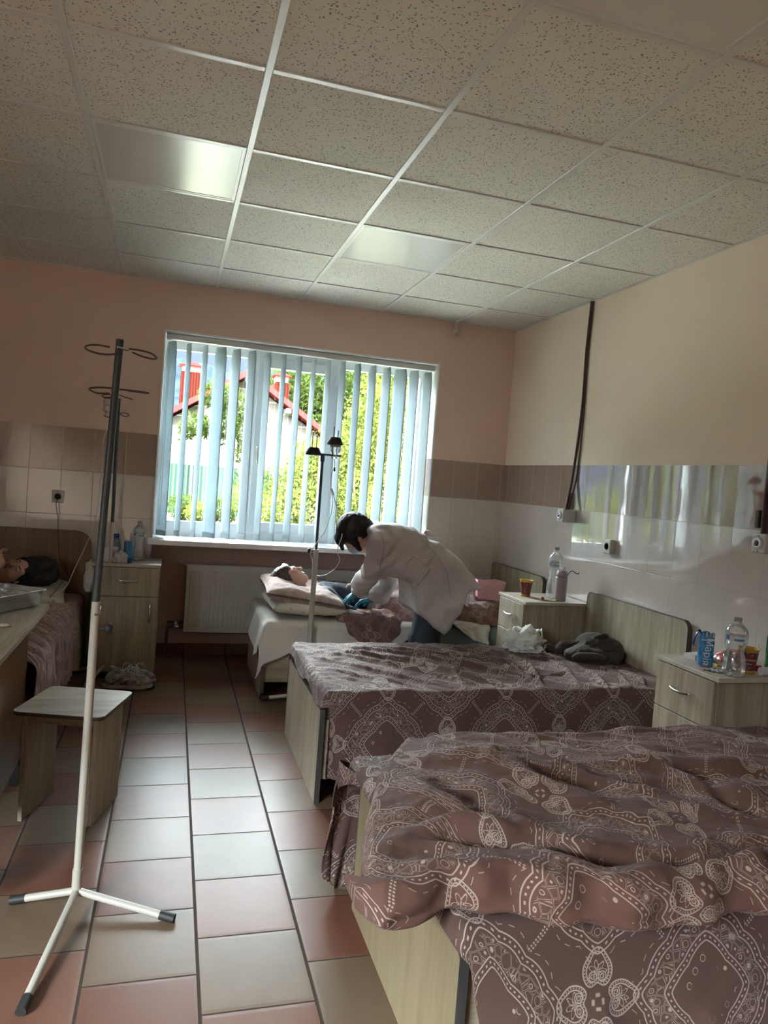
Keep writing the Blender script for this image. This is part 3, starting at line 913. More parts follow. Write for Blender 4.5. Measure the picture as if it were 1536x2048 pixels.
# ------------------------------------------------------------------ the garden and the house beyond
def leaves(n, blobs, size, seed, lean=0.0):
    """leaf blades scattered through a crown made of ellipsoids (cx, cy, cz, rx, ry, rz)"""
    r_ = np.random.RandomState(seed); V = np.zeros((n, 4, 3)); w = np.array([q[3]*q[4]*q[5] for q in blobs])**.7; w = w/w.sum()
    k = r_.choice(len(blobs), n, p=w); B = np.array(blobs)[k]
    d = r_.normal(size=(n, 3)); d /= np.linalg.norm(d, axis=1)[:, None]
    rad = r_.uniform(.55, 1.0, n)**.5
    c = B[:, :3]+d*rad[:, None]*B[:, 3:]*(1+.18*r_.normal(size=(n, 1)))
    a = r_.normal(size=(n, 3)); a /= np.linalg.norm(a, axis=1)[:, None]
    b_ = np.cross(a, r_.normal(size=(n, 3))); b_ /= np.linalg.norm(b_, axis=1)[:, None]
    s_ = size*r_.uniform(.6, 1.3, (n, 1))
    V[:, 0] = c-a*s_; V[:, 1] = c+b_*s_*.42; V[:, 2] = c+a*s_; V[:, 3] = c-b_*s_*.42
    return V.reshape(-1, 3), np.arange(n*4).reshape(n, 4)
def leafmat(name, c0, c1, w=.45):
    m = begin(name); t = E_.t; s, x, y, z = coords()
    n = noise(s, 3.5, 4, .7); n = f_step(n, .30, .70)
    a = mix(n, c0, c1)
    d = t.nodes.new('ShaderNodeBsdfDiffuse'); r_ = t.nodes.new('ShaderNodeBsdfTranslucent')
    t.links.new(a.v, d.inputs[0]); t.links.new(a.v, r_.inputs[0])
    xx = t.nodes.new('ShaderNodeMixShader'); xx.inputs[0].default_value = w
    t.links.new(d.outputs[0], xx.inputs[1]); t.links.new(r_.outputs[0], xx.inputs[2])
    o = t.nodes.new('ShaderNodeOutputMaterial'); t.links.new(xx.outputs[0], o.inputs[0]); return m
MAT['leaf_yellow'] = leafmat('sunlit_yellow_green_leaves', (.011, .019, .003), (.082, .090, .020))
MAT['leaf_green'] = leafmat('green_leaves', (0.0053, 0.0119, 0.0020), (0.0330, 0.0449, 0.0099))
MAT['bark'] = plain('bark', (.12, .085, .06), .9, var=.3)
def plant(name, label, cat, n, blobs, size, seed, mat, stems, group=None):
    base = (blobs[0][0], blobs[0][1], -.1)
    t = thing(name, label, cat, base, group)
    V, F = leaves(n, blobs, size, seed); mk('foliage', V, F, MAT[mat], t, False)
    b = MB()
    for p, r0, r1 in stems: b.tube(p, list(np.linspace(r0, r1, len(p))), 7, smooth_path=3)
    b.build('trunk', MAT['bark'], t)
def P(px, py, Y): return at(px, py, 'Y', Y)
def blob(px, py, Y, rx, rz, ry=None):
    p = P(px, py, Y); return (p[0], p[1], p[2], rx, ry or rx, rz)
c = P(640, 970, 13)
plant('garden_bush', 'bright yellow-green bush outside, filling the lower middle of the window', 'bush', 15000,
      [blob(600, 985, 13, .55, .6), blob(650, 950, 13, .65, .75), blob(700, 930, 13.3, .6, .8), blob(560, 1020, 12.6, .45, .45), blob(640, 1020, 12.4, .7, .5), blob(620, 925, 13.4, .35, .35), blob(710, 1020, 12.6, .6, .6)],
      .045, 1, 'leaf_yellow', [([(c[0]+dx, 13, -.1), (c[0]+dx*2.2, 13.05, .7), (c[0]+dx*3, 13, 1.5)], .03, .012) for dx in (-.3, -.12, .1, .28)])
c = P(780, 900, 12)
plant('tall_shrub', 'tall upright shrub with flowering stems outside the right window pane', 'shrub', 17000,
      [blob(740, 850, 12, .35, 1.0), blob(775, 880, 12.2, .4, 1.25), blob(815, 860, 12, .35, 1.25), blob(850, 880, 12.2, .45, 1.3), blob(710, 900, 12.3, .3, .8), blob(780, 1000, 11.8, .8, .5), blob(900, 880, 12.4, .6, 1.3)],
      .042, 2, 'leaf_yellow', [([(c[0]+dx, 12, -.1), (c[0]+dx*1.6, 12.05, 1.2), (c[0]+dx*2, 12, 3.3)], .025, .006) for dx in (-.35, -.2, -.05, .12, .3, .42)])
c = P(640, 800, 44)
plant('leafy_tree', 'round green tree outside rising behind the red roof slope', 'tree', 15000,
      [blob(590, 800, 44, 2.0, 2.0), blob(640, 790, 44.5, 2.3, 2.3), blob(690, 800, 44, 2.0, 2.4), blob(630, 850, 44, 2.4, 1.8), blob(575, 780, 44, 1.2, 1.3), blob(740, 820, 45, 2.6, 2.8), blob(690, 880, 44, 2.4, 2.4), blob(800, 830, 45, 3.0, 3.2)],
      .19, 3, 'leaf_green', [([(c[0]+.8, 44, -.1), (c[0]+.9, 44, 2.6), (c[0]+.4, 44, 5.4)], .24, .08), ([(c[0]+.85, 44, 2.4), (c[0]+2.6, 44.2, 4.6), (c[0]+3.8, 44.4, 6.0)], .14, .05)])
c = P(450, 930, 18)
plant('young_tree', 'thin young tree with loose foliage outside, in front of the white house', 'tree', 3000,
      [blob(420, 790, 18, .24, .30), blob(448, 790, 18, .26, .36), blob(470, 820, 18.2, .28, .55), blob(395, 850, 18, .38, .28), blob(425, 860, 18, .3, .25), blob(488, 860, 18.1, .22, .5), blob(455, 850, 18, .3, .4), blob(375, 865, 18, .2, .15), blob(485, 905, 18, .18, .3)],
      .062, 4, 'leaf_green', [([(c[0]+.45, 18, -.1), (c[0]+.42, 18, 1.0), (c[0]+.25, 18, 1.9), (c[0]+.05, 18, 3.0)], .045, .02), ([(c[0]+.36, 18, 1.4), (c[0]-.1, 18, 1.85), (c[0]-.6, 18, 2.1)], .025, .008)])
for k, (px, py, Y, s_) in enumerate([(362, 1015, 17, .30), (395, 1025, 16.5, .26), (440, 1022, 17, .30), (480, 1000, 17.5, .38), (505, 960, 18.5, .5)]):
    plant('garden_plant', ['low ragged plant outside at the left corner of the window', 'low plant outside, second from the left corner of the window', 'low plant outside at the foot of the green fence', 'knee high plant outside beside the yellow-green bush', 'leafy plant outside between fence and yellow-green bush'][k], 'plant', 900,
          [blob(px, py, Y, s_, s_*1.0), blob(px+12, py+10, Y, s_*.8, s_*.7)], .045, 20+k, 'leaf_yellow' if k % 2 else 'leaf_green', [([tuple(P(px, py, Y)+np.array([0, 0, -.5])), tuple(P(px, py, Y))], .01, .004)])
for k, (X, Y, s_) in enumerate([(-6.4, 13, 1.35), (-10.5, 17.5, 1.9), (-3.6, 11.0, 1.15), (-15.5, 20, 2.2)]):
    plant('hedge_shrub', ['garden shrub outside left of the house, third of the row', 'garden shrub outside left of the house, behind the row', 'garden shrub outside left of the house, closest to the window', 'garden shrub outside left of the house, farthest of the row'][k], 'shrub', 5000,
          [(X, Y, s_*.9, s_, s_*.8, s_), (X+s_*.7, Y+.3, s_*.7, s_*.7, s_*.7, s_*.8), (X-s_*.8, Y, s_*1.2, s_*.7, s_*.6, s_*.9)], .08, 40+k, 'leaf_yellow', [([(X, Y, -.1), (X+.05, Y, s_)], .05, .02)], 'shrubs outside beyond the left of the window')
# ground
b = MB(); n = 40
gm = begin('meadow'); s, x, y, z = coords(); n1 = noise(s, 1.3, 5, .7); n2 = noise(s, 18, 3)
finish(gm, mix(f_step(n1*.6+n2*.4, .35, .65), (0.0198, 0.0264, 0.0053), (0.0726, 0.0693, 0.0297)), .9)
V = []; N = 60
for i in range(N+1):
    for j in range(N+1):
        X = -60+140*i/N; Y = 8.5+111*(j/N)**1.6
        V.append((X, Y, -.12+.06*vnoise(X*.6, Y*.6)+(.0)))
struct(mk('garden_ground', V, [f[::-1] for f in grid_faces(N+1, N+1)], gm))
bpy.data.objects['garden_ground'].name = 'ground'
b = MB(); b.box(-14, 16, YN+.13, 8.6, -.30, -.06)
struct(b.build('bounce_slab', plain('pale_bounce_concrete', (.70, .68, .63), .9, var=.08)))  # unseen pale slab added to bounce daylight up to the ceiling
# house
hs = thing('house', 'white gabled house with a red roof beyond the garden', 'house', (2.6, 30, -.1))
hx, hz, sl_ = 2.61, 5.42, .645
hw = 4.5
wallm = begin('white_render_and_boards'); s, x, y, z = coords()
ln = f_line(f_abs(f_fract(z*2.3)-.5)-.5, .035); up = f_gt(z, 3.0)
finish(wallm, mix(ln*up, mix(up, (0.0792, 0.0759, 0.0693), (0.0495, 0.0409, 0.0330)), (.30, .25, .21)), .8)
b = MB(); b.prism([(hx-hw, -.1), (hx+hw, -.1), (hx+hw, hz-.35-hw*sl_), (hx, hz-.35), (hx-hw, hz-.35-hw*sl_)], 30, 38, 'Y')
b.build('wall', wallm, hs)
redm = plain('red_roof_metal', (.125, .012, .011), .6, var=.08, spec=.05)
b = MB(); ov = .75
for sg in (-1, 1):
    xe = hx+sg*(hw+ov); ze = hz-(hw+ov)*sl_
    b.prism([(hx, hz), (xe, ze), (xe, ze-.22), (hx, hz-.26)], 29.35, 38.6, 'Y')
b.build('roof', redm, hs)
rafm = plain('pale_rafters', (.1, .09, .075), .7)
for q in (-3.3, -1.7, 0, 1.7, 3.3, 4.6):
    b = MB(); xx = hx+q; zz = hz-abs(q)*sl_-.35; b.box(xx-.10, xx+.10, 29.4, 30.05, zz-.14, zz+.06)
    b.build('rafter_end', rafm, hs)
wn = MB(); wn.box(.45, 1.22, 29.93, 30.02, .9, 1.97)
wn_o = wn.build('window', plain('orange_brown_frame', (0.0528, 0.0178, 0.0066), .5), hs)
MB().box(.56, 1.11, 29.90, 29.94, 1.0, 1.86).build('pane', plain('dark_house_glass', (.10, .12, .11), .1), wn_o)
chm = begin('red_corrugated_chimney'); s, x, y, z = coords()
cw = f_sin((x+y)*58.0)
finish(chm, mix(f_step(cw, -.6, .6), (.016, .0025, .0015), (.036, .0055, .003)), .7, bump=cw, bstr=.6, bdist=.02, spec=.02)
for xa, xb, nm in ((.05, .90, 'left'), (4.02, 4.66, 'right')):
    b = MB(); b.box(xa, xb, 32.2, 33.1, 3.0, 5.40 if nm == 'left' else 5.35); c_ = b.build('chimney', chm, hs)
    b = MB(); b.box(xa+.05, xb-.05, 32.3, 33.0, 5.4, 5.66); b.build('chimney_neck', plain('grey_flue', (.35, .33, .31), .7), c_)
    b = MB(); b.prism([(xa-.08, 5.66), (xb+.08, 5.66), (xb-.25, 5.80), (xa+.25, 5.80)], 32.1, 33.2, 'Y'); b.build('chimney_cap', redm, c_)
fm = begin('green_corrugated_fence'); s, x, y, z = coords()
cw = f_sin(x*48.0); finish(fm, mix(f_step(cw, -.5, .7), (.010, .023, .015), (.028, .045, .034)), .7, bump=cw, bstr=.6, bdist=.02, spec=.02)
ft = thing('garden_fence', 'green corrugated metal fence in front of the house', 'fence', (3, 24, -.1))
b = MB(); b.box(-14, 4.2, 24, 24.03, -.1, 1.46); b.build('fence_panel', fm, ft)
for xx in (-9, -6, -3, 0.55, 3.4): MB().box(xx-.04, xx+.04, 23.90, 23.99, -.1, 1.5).build('post', plain('rusty_post', (0.0330, 0.0185, 0.0132), .7), ft)
# far wooded ridge
mm = begin('haze_tinted_forest'); s, x, y, z = coords(); nn = noise(s, .06, 6, .75)
finish(mm, mix(f_step(nn, .4, .62), (.0050, .0074, .0125), (.0085, .0120, .0180)), 1.0, spec=0.0)  # blue of the distance haze is mixed into the forest colour
V = []; NX, NY = 140, 24
for i in range(NX+1):
    for j in range(NY+1):
        X = -420+1000*i/NX; q = j/NY; Y = 380+260*q
        hgt = 76-.10*(X+5)*.6+9*fbm(X/130, 3.1, 0, 4, 5)
        Z = -5+hgt*sstep(0, .5, q)+5*fbm(X/22, Y/22, 0, 3, 9)*sstep(.05, .3, q)
        V.append((X, Y, Z))
struct(mk('distant_ridge', V, [f[::-1] for f in grid_faces(NX+1, NY+1)], mm))
bpy.data.objects['distant_ridge'].name = 'hills'

# ------------------------------------------------------------------ beds
def panel_x(name, mat, parent, x0, x1, y0, y1, z0, z1, r=.04, edge=None, corners=(True, True)):
    """upright board across the bed (thin in X) with rounded upper corners; edge = trim material"""
    pts = [(y0, z0)]
    def arc(cy, cz, a0, a1): return [(cy+r*math.cos(a0+(a1-a0)*k/6), cz+r*math.sin(a0+(a1-a0)*k/6)) for k in range(7)]
    pts += arc(y0+r, z1-r, math.pi, math.pi/2) if corners[0] else [(y0, z1)]
    pts += arc(y1-r, z1-r, math.pi/2, 0) if corners[1] else [(y1, z1)]
    pts += [(y1, z0)]
    b = MB(); b.prism(pts, x0, x1, 'X'); o = b.build(name, mat, parent)
    if edge:
        e_ = MB(); xm = (x0+x1)/2; hw_ = (x1-x0)/2+.0015
        path = pts; V, F = [], []
        for (yy, zz) in path:
            c = np.array([(y0+y1)/2, (z0+z1)/2]); d = np.array([yy, zz])-c
            for q in (-1, 1):
                for rr in (0, .0025):
                    V.append((xm+q*hw_, yy+(rr if yy > c[0] else -rr), zz+(rr if zz > c[1] else -rr)))
        for i in range(len(path)-1):
            a, c = i*4, (i+1)*4
            F += [[a, a+1, c+1, c], [a+1, a+3, c+3, c+1], [a+3, a+2, c+2, c+3], [a+2, a, c, c+2]]
        e_.add(V, F); part_label(e_.build('edge_trim', edge, o), 'dark edge strip')
    return o

def bed_frame(label, x0, x1, y0, y1, zf=.41, zh=.83, foot_edge='edge_metal', board='oak_z'):
    t = thing('bed', label, 'bed', ((x0+x1)/2, (y0+y1)/2, 0), 'single beds with oak laminate boards')
    panel_x('footboard', MAT[board], t, x0, x0+.020, y0, y1, 0.0, zf, .012, MAT[foot_edge])
    panel_x('headboard', MAT['oak_z'], t, x1-.020, x1, y0-.02, y1+.02, .0, zh, .045, MAT['edge'])
    for yy in (y0+.012, y1-.032):
        MB().box(x0+.020, x1-.020, yy, yy+.020, .10, .36, .0015, 1).build('side_rail', MAT['oak_x'], t)
    MB().box(x0+.022, x1-.022, y0+.034, y1-.034, .30, .33).build('slat_base', MAT['oak_x'], t)
    return t
B1 = (.650, 2.510, 1.385, 2.245)
B2 = (.668, 2.498, 3.015, 3.885)
B3 = (.600, 2.498, 4.485, 5.285)
bed_frame('oak laminate bed closest to the camera under the heaped duvet', *B1, board='beech_z')
bed_frame('oak laminate bed in the middle with a patterned bedspread and an empty top', *B2)
bed_frame('oak laminate bed below the window where a patient lies', *B3)
def mattress(label, x0, x1, y0, y1, z0, z1, mat='sheet'):
    b = MB(); b.box(x0, x1, y0, y1, z0, z1, .03, 4); o = b.build('mattress', MAT[mat], origin=((x0+x1)/2, (y0+y1)/2, z0))
    for p in o.data.polygons: p.use_smooth = True
    return tag(o, label, 'mattress')
MAT['ticking'] = plain('pale_mattress_ticking', (.46, .44, .40), .85)
MAT['blue_ticking'] = plain('grey_blue_mattress', (.20, .23, .25), .85)
mattress('pale mattress of the bed closest to the camera', B1[0]+.024, B1[1]-.024, B1[2]+.036, B1[3]-.036, .332, .475, 'ticking')
mattress('pale mattress showing at the foot of the middle bed', B2[0]+.024, B2[1]-.024, B2[2]+.036, B2[3]-.036, .332, .475, 'ticking')
mattress('grey-blue mattress of the bed below the window', B3[0]+.024, B3[1]-.024, B3[2]+.006, B3[3]-.006, .332, .478, 'blue_ticking')

def fold(X, Y, pts, w, h, sharp=2.0):
    d, t = polydist(X, Y, pts); tp = np.sin(np.pi*np.clip(t*.96+.02, 0, 1))**.5
    return h*tp*np.exp(-(d/w)**sharp)

# ---- middle bed: bedspread drawn over the top, hanging down the near side
def spread2():
    ns, nt_ = 230, 150
    s = np.linspace(-.10, 1.815, ns); L = .40; Wd = .885; back = .10
    t = np.linspace(-L, Wd+back, nt_)
    S, T = np.meshgrid(s, t, indexing='ij')
    x0, y0, zt = .690, 2.985, .500
    X = x0+S; Y = y0+T.copy(); Z = np.full_like(X, zt)
    top = (T >= 0) & (T <= Wd)
    # wrinkles: long drags across the top from the far left towards the near right
    def w(px, py): return tuple(at(px, py, 'Z', .5)[:2])
    F_ = [([w(625, 1300), w(800, 1335), w(960, 1372)], .016, .016), ([w(650, 1297), w(820, 1326), w(1010, 1374)], .014, .018), ([w(700, 1295), w(860, 1318), w(1075, 1362)], .015, .020),
          ([w(740, 1294), w(900, 1312), w(1090, 1345)], .012, .013), ([w(610, 1312), w(760, 1345), w(900, 1374)], .013, .012), ([w(600, 1330), w(720, 1352), w(840, 1374)], .013, .009),
          ([w(900, 1292), w(985, 1320), w(1085, 1374)], .016, .014), ([w(985, 1300), w(1060, 1335), w(1085, 1378)], .014, .016), ([w(1080, 1310), w(1130, 1340), w(1160, 1376)], .012, .013),
          ([w(1120, 1325), w(1190, 1350), w(1215, 1378)], .010, .012), ([w(1190, 1330), w(1240, 1352), w(1262, 1378)], .010, .012), ([w(1140, 1345), w(1080, 1355), w(1020, 1372)], .010, .008),
          ([w(800, 1300), w(905, 1345), w(930, 1378)], .012, .010), ([w(1240, 1340), w(1285, 1360), w(1290, 1378)], .010, .009)]
    dz = np.zeros_like(X)
    for p, wd_, h_ in F_: dz += fold(X, Y, p, wd_, h_*1.35)
    dz += .0035*ridge(X*9+Y*13, X*3-Y*4, 0, 3, 2)+.003*fbm(X*26, Y*30, 0, 3, 4)+.004*fbm(X*5, Y*5, 0, 2, 8)
    Z = Z+np.where(T < Wd+.01, dz*sstep(-.02, .03, T), 0)
    # near hang
    h = np.clip(-T, 0, None); r = .028
    a = np.clip(h/r, 0, math.pi/2)
    Yh = y0-r*np.sin(a)*.8; Zh = zt-r*(1-np.cos(a))-np.clip(h-r*math.pi/2, 0, None)
    k = sstep(.02, .3, h)
    wav = .010*np.sin(X*16+1.5*np.sin(X*5))*k+.006*fbm(X*9, h*2, 0, 3, 3)*k+.010*fold(X, h, [(1.60, .0), (1.64, .2), (1.66, .42)], .05, 1.2)*k
    wav = wav+.012*fold(X, h, [(1.98, .0), (2.0, .4)], .04, 1.)*k+.012*fold(X, h, [(1.27, .0), (1.25, .4)], .05, 1.)*k
    hang = T < 0
    Y = np.where(hang, Yh-wav-.008*k+dz*np.exp(-h*18)*-.3, Y); Z = np.where(hang, Zh+dz*np.exp(-h*60), Z)
    Z = np.where(hang, Z+(.018*np.sin(X*3.3+.5)+.006*np.sin(X*21))*sstep(.25, .4, h), Z)
    # far side tucks over
    hb = np.clip(T-Wd, 0, None); Y = np.where(T > Wd, y0+Wd+.016*np.sin(np.clip(hb/.02, 0, 1.57)), Y); Z = np.where(T > Wd, Z-hb, Z)
    # foot end: hem runs over the end of the mattress and hangs slightly
    hf = np.clip(-S-.0, 0, None)
    X = np.where(S < 0, x0-.014*np.sin(np.clip(hf/.02, 0, 1.57))-.012*hf/.1*(T > -.01), X)
    dropf = hf*1.0*sstep(-.10, .0, T)
    Z = np.where(S < 0, Z-dropf*(.75+.2*np.sin(T*14)), Z)
    X = X+np.where(T < 0, .022*sstep(.06, .0, S)*sstep(0, .06, h), 0)
    V = np.stack([X, Y, Z], -1).reshape(-1, 3); UV = np.stack([S+.02, T-.06], -1).reshape(-1, 2)
    o = mk('bedspread', V, grid_faces(ns, nt_), MAT['linen'], uv=UV, origin=(1.6, 3.4, .5))
    m_ = o.modifiers.new('thickness', 'SOLIDIFY'); m_.thickness = .003; m_.offset = -1
    tag(o, 'brown and white patterned bedspread pulled flat over the middle bed', 'bedspread', 'patterned bed linen')
spread2()

# ---- near bed: bedspread below, heaped duvet on top
def spread1():
    ns, nt_ = 240, 180
    s = np.linspace(-.045, 1.84, ns); L = .52; Wd = .90
    t = np.linspace(-L, Wd+.12, nt_)
    S, T = np.meshgrid(s, t, indexing='ij')
    x0, y0, zt = .640, 1.375, .498
    X = x0+S; Y = y0+T; Z = np.full_like(X, zt)+.003*fbm(X*12, Y*12, 0, 3, 5)
    h = np.clip(-T, 0, None); r = .03; a = np.clip(h/r, 0, math.pi/2); k = sstep(.02, .4, h)
    diag = .020*np.sin((X*.75-h*.75)*17+1.0)*k+.014*ridge((X-h*.9)*4.2, h*.7+X*.3, 0, 2, 7)*k+.006*fbm(X*8, h*6, 0, 3, 6)*k
    Y = np.where(T < 0, y0-r*np.sin(a)-diag-.10*h-.02*k, Y); Z = np.where(T < 0, zt-r*(1-np.cos(a))-np.clip(h-r*math.pi/2, 0, None)*.97, Z)
    hb = np.clip(T-Wd, 0, None); Y = np.where(T > Wd, y0+Wd+.015, Y); Z = np.where(T > Wd, Z-hb, Z)
    hf = np.clip(-S, 0, None)
    X = np.where(S < 0, x0-.018*np.sin(np.clip(hf/.02, 0, 1.57))-.10*hf, X); Z = np.where(S < 0, Z-hf*.95*sstep(-.12, 0, T), Z)
    X = X+np.where(T < 0, .03*sstep(.1, .0, S)*sstep(0, .1, h)+.05*np.sin(h*6)*sstep(.25, 0, S)*k, 0)
    V = np.stack([X, Y, Z], -1).reshape(-1, 3); UV = np.stack([S-.03, T+.20], -1).reshape(-1, 2)
    o = mk('bedspread', V, grid_faces(ns, nt_), MAT['linen'], uv=UV, origin=(1.6, 1.8, .5))
    m_ = o.modifiers.new('thickness', 'SOLIDIFY'); m_.thickness = .003; m_.offset = -1
    tag(o, 'brown patterned bedspread hanging below the duvet at the bottom of the photo', 'bedspread', 'patterned bed linen')
    # corner of the spread that falls down the far end of the footboard
    P_ = []; n1, n2 = 46, 34
    path, _ = catmull(np.array([(.636, 2.00, 0), (.628, 2.16, 0), (.590, 2.275, 0), (.600, 2.325, 0), (.70, 2.325, 0), (.85, 2.312, 0)]), np.zeros(6), 12)
    for i in range(n1):
        u = i/(n1-1)
        low = .16+.30*float(sstep(.0, .30, u))-.04*math.sin(u*9)
        for j in range(n2):
            v = j/(n2-1); s0 = .40*min(1.0, v/.38); qq = (s0+(1-s0)*u)*(len(path)-1); qi = min(int(qq), len(path)-2); q = path[qi]*(1-(qq-qi))+path[qi+1]*(qq-qi); w_ = .012*math.sin(u*20+v*3)*v+.02*v
            P_.append((q[0]-w_*(1 if u < .6 else 0), q[1]+w_*(u > .35)+(.012*v if u < .6 else 0), .470-low*.94*v))
    o = mk('spread_corner', P_, grid_faces(n1, n2), MAT['linen'], o, uv=[(p[1]-p[0]*.9, p[2]) for p in P_])
    m_ = o.modifiers.new('thickness', 'SOLIDIFY'); m_.thickness = .003
spread1()

def duvet():
    nx, ny = 430, 300
    wq = np.linspace(0, 1, ny); wq = .45*wq+.55*(.5-.5*np.cos(np.pi*wq)); uq = np.linspace(0, 1, nx); uq = uq**1.25
    U, W = np.meshgrid(uq, wq, indexing='ij')
    # outline: left end, near edge and far edge as functions
    xl, xr = .430, 2.50
    X0 = xl+(xr-xl)*U
    nb = np.array([at(px, py, 'Z', .497)[:2] for px, py in ((734, 1859), (760, 1875), (825, 1859), (888, 1842), (928, 1839), (1002, 1843), (1093, 1853), (1173, 1853), (1230, 1865), (1264, 1873), (1333, 1850), (1401, 1850), (1470, 1830), (1536, 1833), (1640, 1810))])
    near = np.interp(X0, nb[:, 0], nb[:, 1])
    xs_ = np.linspace(.43, 2.5, 400); ys_ = np.interp(xs_, nb[:, 0], nb[:, 1]); kk = np.exp(-(np.arange(-14, 15)/6.)**2); kk /= kk.sum(); ys_ = np.convolve(np.pad(ys_, 14, 'edge'), kk, 'valid'); near = np.interp(X0, xs_, ys_)
    near = np.where(X0 < .47, near+.10*(1-np.clip((X0-.43)/.04, 0, 1)**.5)*.6, near)
    fb = np.array([at(px, py, 'Z', .525)[:2] for px, py in ((731, 1790), (733, 1700), (738, 1640), (752, 1570), (782, 1525))]+[(.80, 2.27), (.92, 2.30), (2.5, 2.30)])
    far = np.interp(X0, fb[:, 0], fb[:, 1])
    near = near+.004*vnoise(X0*14, 3.0)
    far = np.maximum(far, near+.10)
    Y0 = near+(far-near)*W
    # a lower, thicker roll folded back along the near edge; a deep crease behind it
    edge = np.minimum(np.minimum((Y0-near), (far-Y0)*1.0), (X0-xl)*1.0+.004)
    edge = np.clip(edge, 0, None)
    rr = .058; e1 = np.clip(edge/rr, 0, 1); base = .500
    prof = np.sqrt(np.clip(1-(1-e1)**2, 0, 1))
    thick = .085+.012*fbm(X0*2.2, Y0*2.6, 0, 2, 3)
    def w(px, py, z=.58): return tuple(at(px, py, 'Z', z)[:2])
    Z = np.zeros_like(X0)
    crease = [([w(905, 1672), w(985, 1690), w(1080, 1692), w(1180, 1720), w(1300, 1722), w(1420, 1722), w(1536, 1690)], .022, -.075),
              ([w(860, 1560), w(930, 1612), w(1010, 1660), w(1060, 1690)], .030, -.030),
              ([w(1040, 1560), w(1180, 1600), w(1330, 1650), w(1440, 1672)], .035, -.022),
              ([w(1000, 1740), w(1150, 1760), w(1300, 1770)], .02, -.010),
              ([w(1390, 1545), w(1450, 1600), w(1536, 1640)], .03, -.025),
              ([w(820, 1650), w(900, 1640), w(960, 1650)], .02, -.012)]
    ridges = [([w(790, 1555), w(860, 1600), w(960, 1640), w(1060, 1690), w(1200, 1705)], .045, .030),
              ([w(870, 1500, .62), w(960, 1530), w(1090, 1580), w(1230, 1620), w(1400, 1665)], .050, .036),
              ([w(1000, 1510, .62), w(1120, 1540), w(1290, 1590), w(1440, 1640)], .030, .022),
              ([w(760, 1700), w(820, 1665), w(900, 1650), w(1000, 1668), w(1050, 1690)], .028, .020),
              ([w(770, 1640), w(840, 1625), w(900, 1640)], .02, .012),
              ([w(800, 1760), w(950, 1745), w(1100, 1760), w(1250, 1790), w(1400, 1780)], .060, .028),
              ([w(1150, 1500, .62), w(1300, 1530), w(1420, 1580), w(1536, 1600)], .035, .030),
              ([w(1300, 1500, .62), w(1420, 1510, .62), w(1536, 1520, .62)], .04, .026),
              ([w(1380, 1740), w(1480, 1720), w(1536, 1730)], .04, .028),
              ([w(1190, 1800), w(1230, 1770), w(1290, 1760)], .015, .008),
              ([w(960, 1520, .62), w(1000, 1500, .62), w(1060, 1510, .62)], .020, .012),
              ([w(1080, 1530, .62), w(1130, 1510, .62), w(1180, 1520, .62)], .016, .010)]
    D = np.zeros_like(X0)
    for p, wd_, h_ in crease+ridges: D += fold(X0, Y0, p, wd_*1.2, h_*1.15, 2.0)
    # fan of small drawn-in folds
    D += .0055*ridge((X0*.6+Y0*1.3)*7, (X0*1.2-Y0*.5)*2.2, 0, 3, 11)+.004*fbm(X0*14, Y0*14, 0, 4, 12)+.010*fbm(X0*4.5, Y0*5.5, 0, 2, 13)
    Z = base+.030+prof*(thick+D-.030)
    lowleft = 0*X0
    # beyond the bed edge the roll sags over the side
    sag = sstep(1.40, 1.30, Y0); Z -= .012*sag*(1-prof*.2)
    sagl = sstep(.655, .50, X0); Z -= .010*sagl*(1-.3*prof)
    Xt = X0-.012*(1-prof)*sstep(.6, .5, X0); frontness = np.exp(-((Y0-near)/.05)**2)
    Yt = Y0-frontness*(.012*np.sin(X0*30+2*np.sin(X0*9))*sstep(0, .5, prof)+.010*fbm(X0*9, Z*12, 0, 3, 41))
    # cloth hangs a little outwards over the rim before turning under
    top = np.stack([Xt, Yt, Z], -1)
    e2 = np.clip(edge/.035, 0, 1); Zb = np.minimum(base+.030-.030*np.sqrt(np.clip(1-(1-e2)**2, 0, 1))-.012*sag-.010*sagl, Z-.0005)
    bot = np.stack([Xt, Yt, Zb], -1)
    V = np.concatenate([top.reshape(-1, 3), bot.reshape(-1, 3)]); n = nx*ny
    F = grid_faces(nx, ny); F2 = [(a+n, d+n, c+n, b_+n) for a, b_, c, d in F]
    ring = [i*ny for i in range(nx)]+[(nx-1)*ny+j for j in range(1, ny)]+[i*ny+ny-1 for i in range(nx-2, -1, -1)]+[j for j in range(ny-2, 0, -1)]
    F3 = [(ring[i], ring[i]+n, ring[(i+1) % len(ring)]+n, ring[(i+1) % len(ring)]) for i in range(len(ring))]
    # cloth coordinates follow the surface so the print bends with the folds
    dY = np.sqrt(np.gradient(Yt, axis=1)**2+np.gradient(Z, axis=1)**2); vv = np.cumsum(np.clip(dY, 0, .02), axis=1)
    dX = np.sqrt(np.gradient(Xt, axis=0)**2+np.gradient(Z, axis=0)**2); uu = np.cumsum(np.clip(dX, 0, .02), axis=0)
    ca, sa = math.cos(-.22), math.sin(-.22)
    uv = np.stack([uu*ca-vv*sa, uu*sa+vv*ca], -1).reshape(-1, 2); uv = np.concatenate([uv, uv])
    o = mk('duvet', V, list(F)+F2+F3, MAT['linen_duvet'], uv=uv, origin=(1.5, 1.8, .5))
    tag(o, 'thick brown duvet with white lace print heaped on the nearest bed', 'duvet', 'patterned bed linen')
duvet()

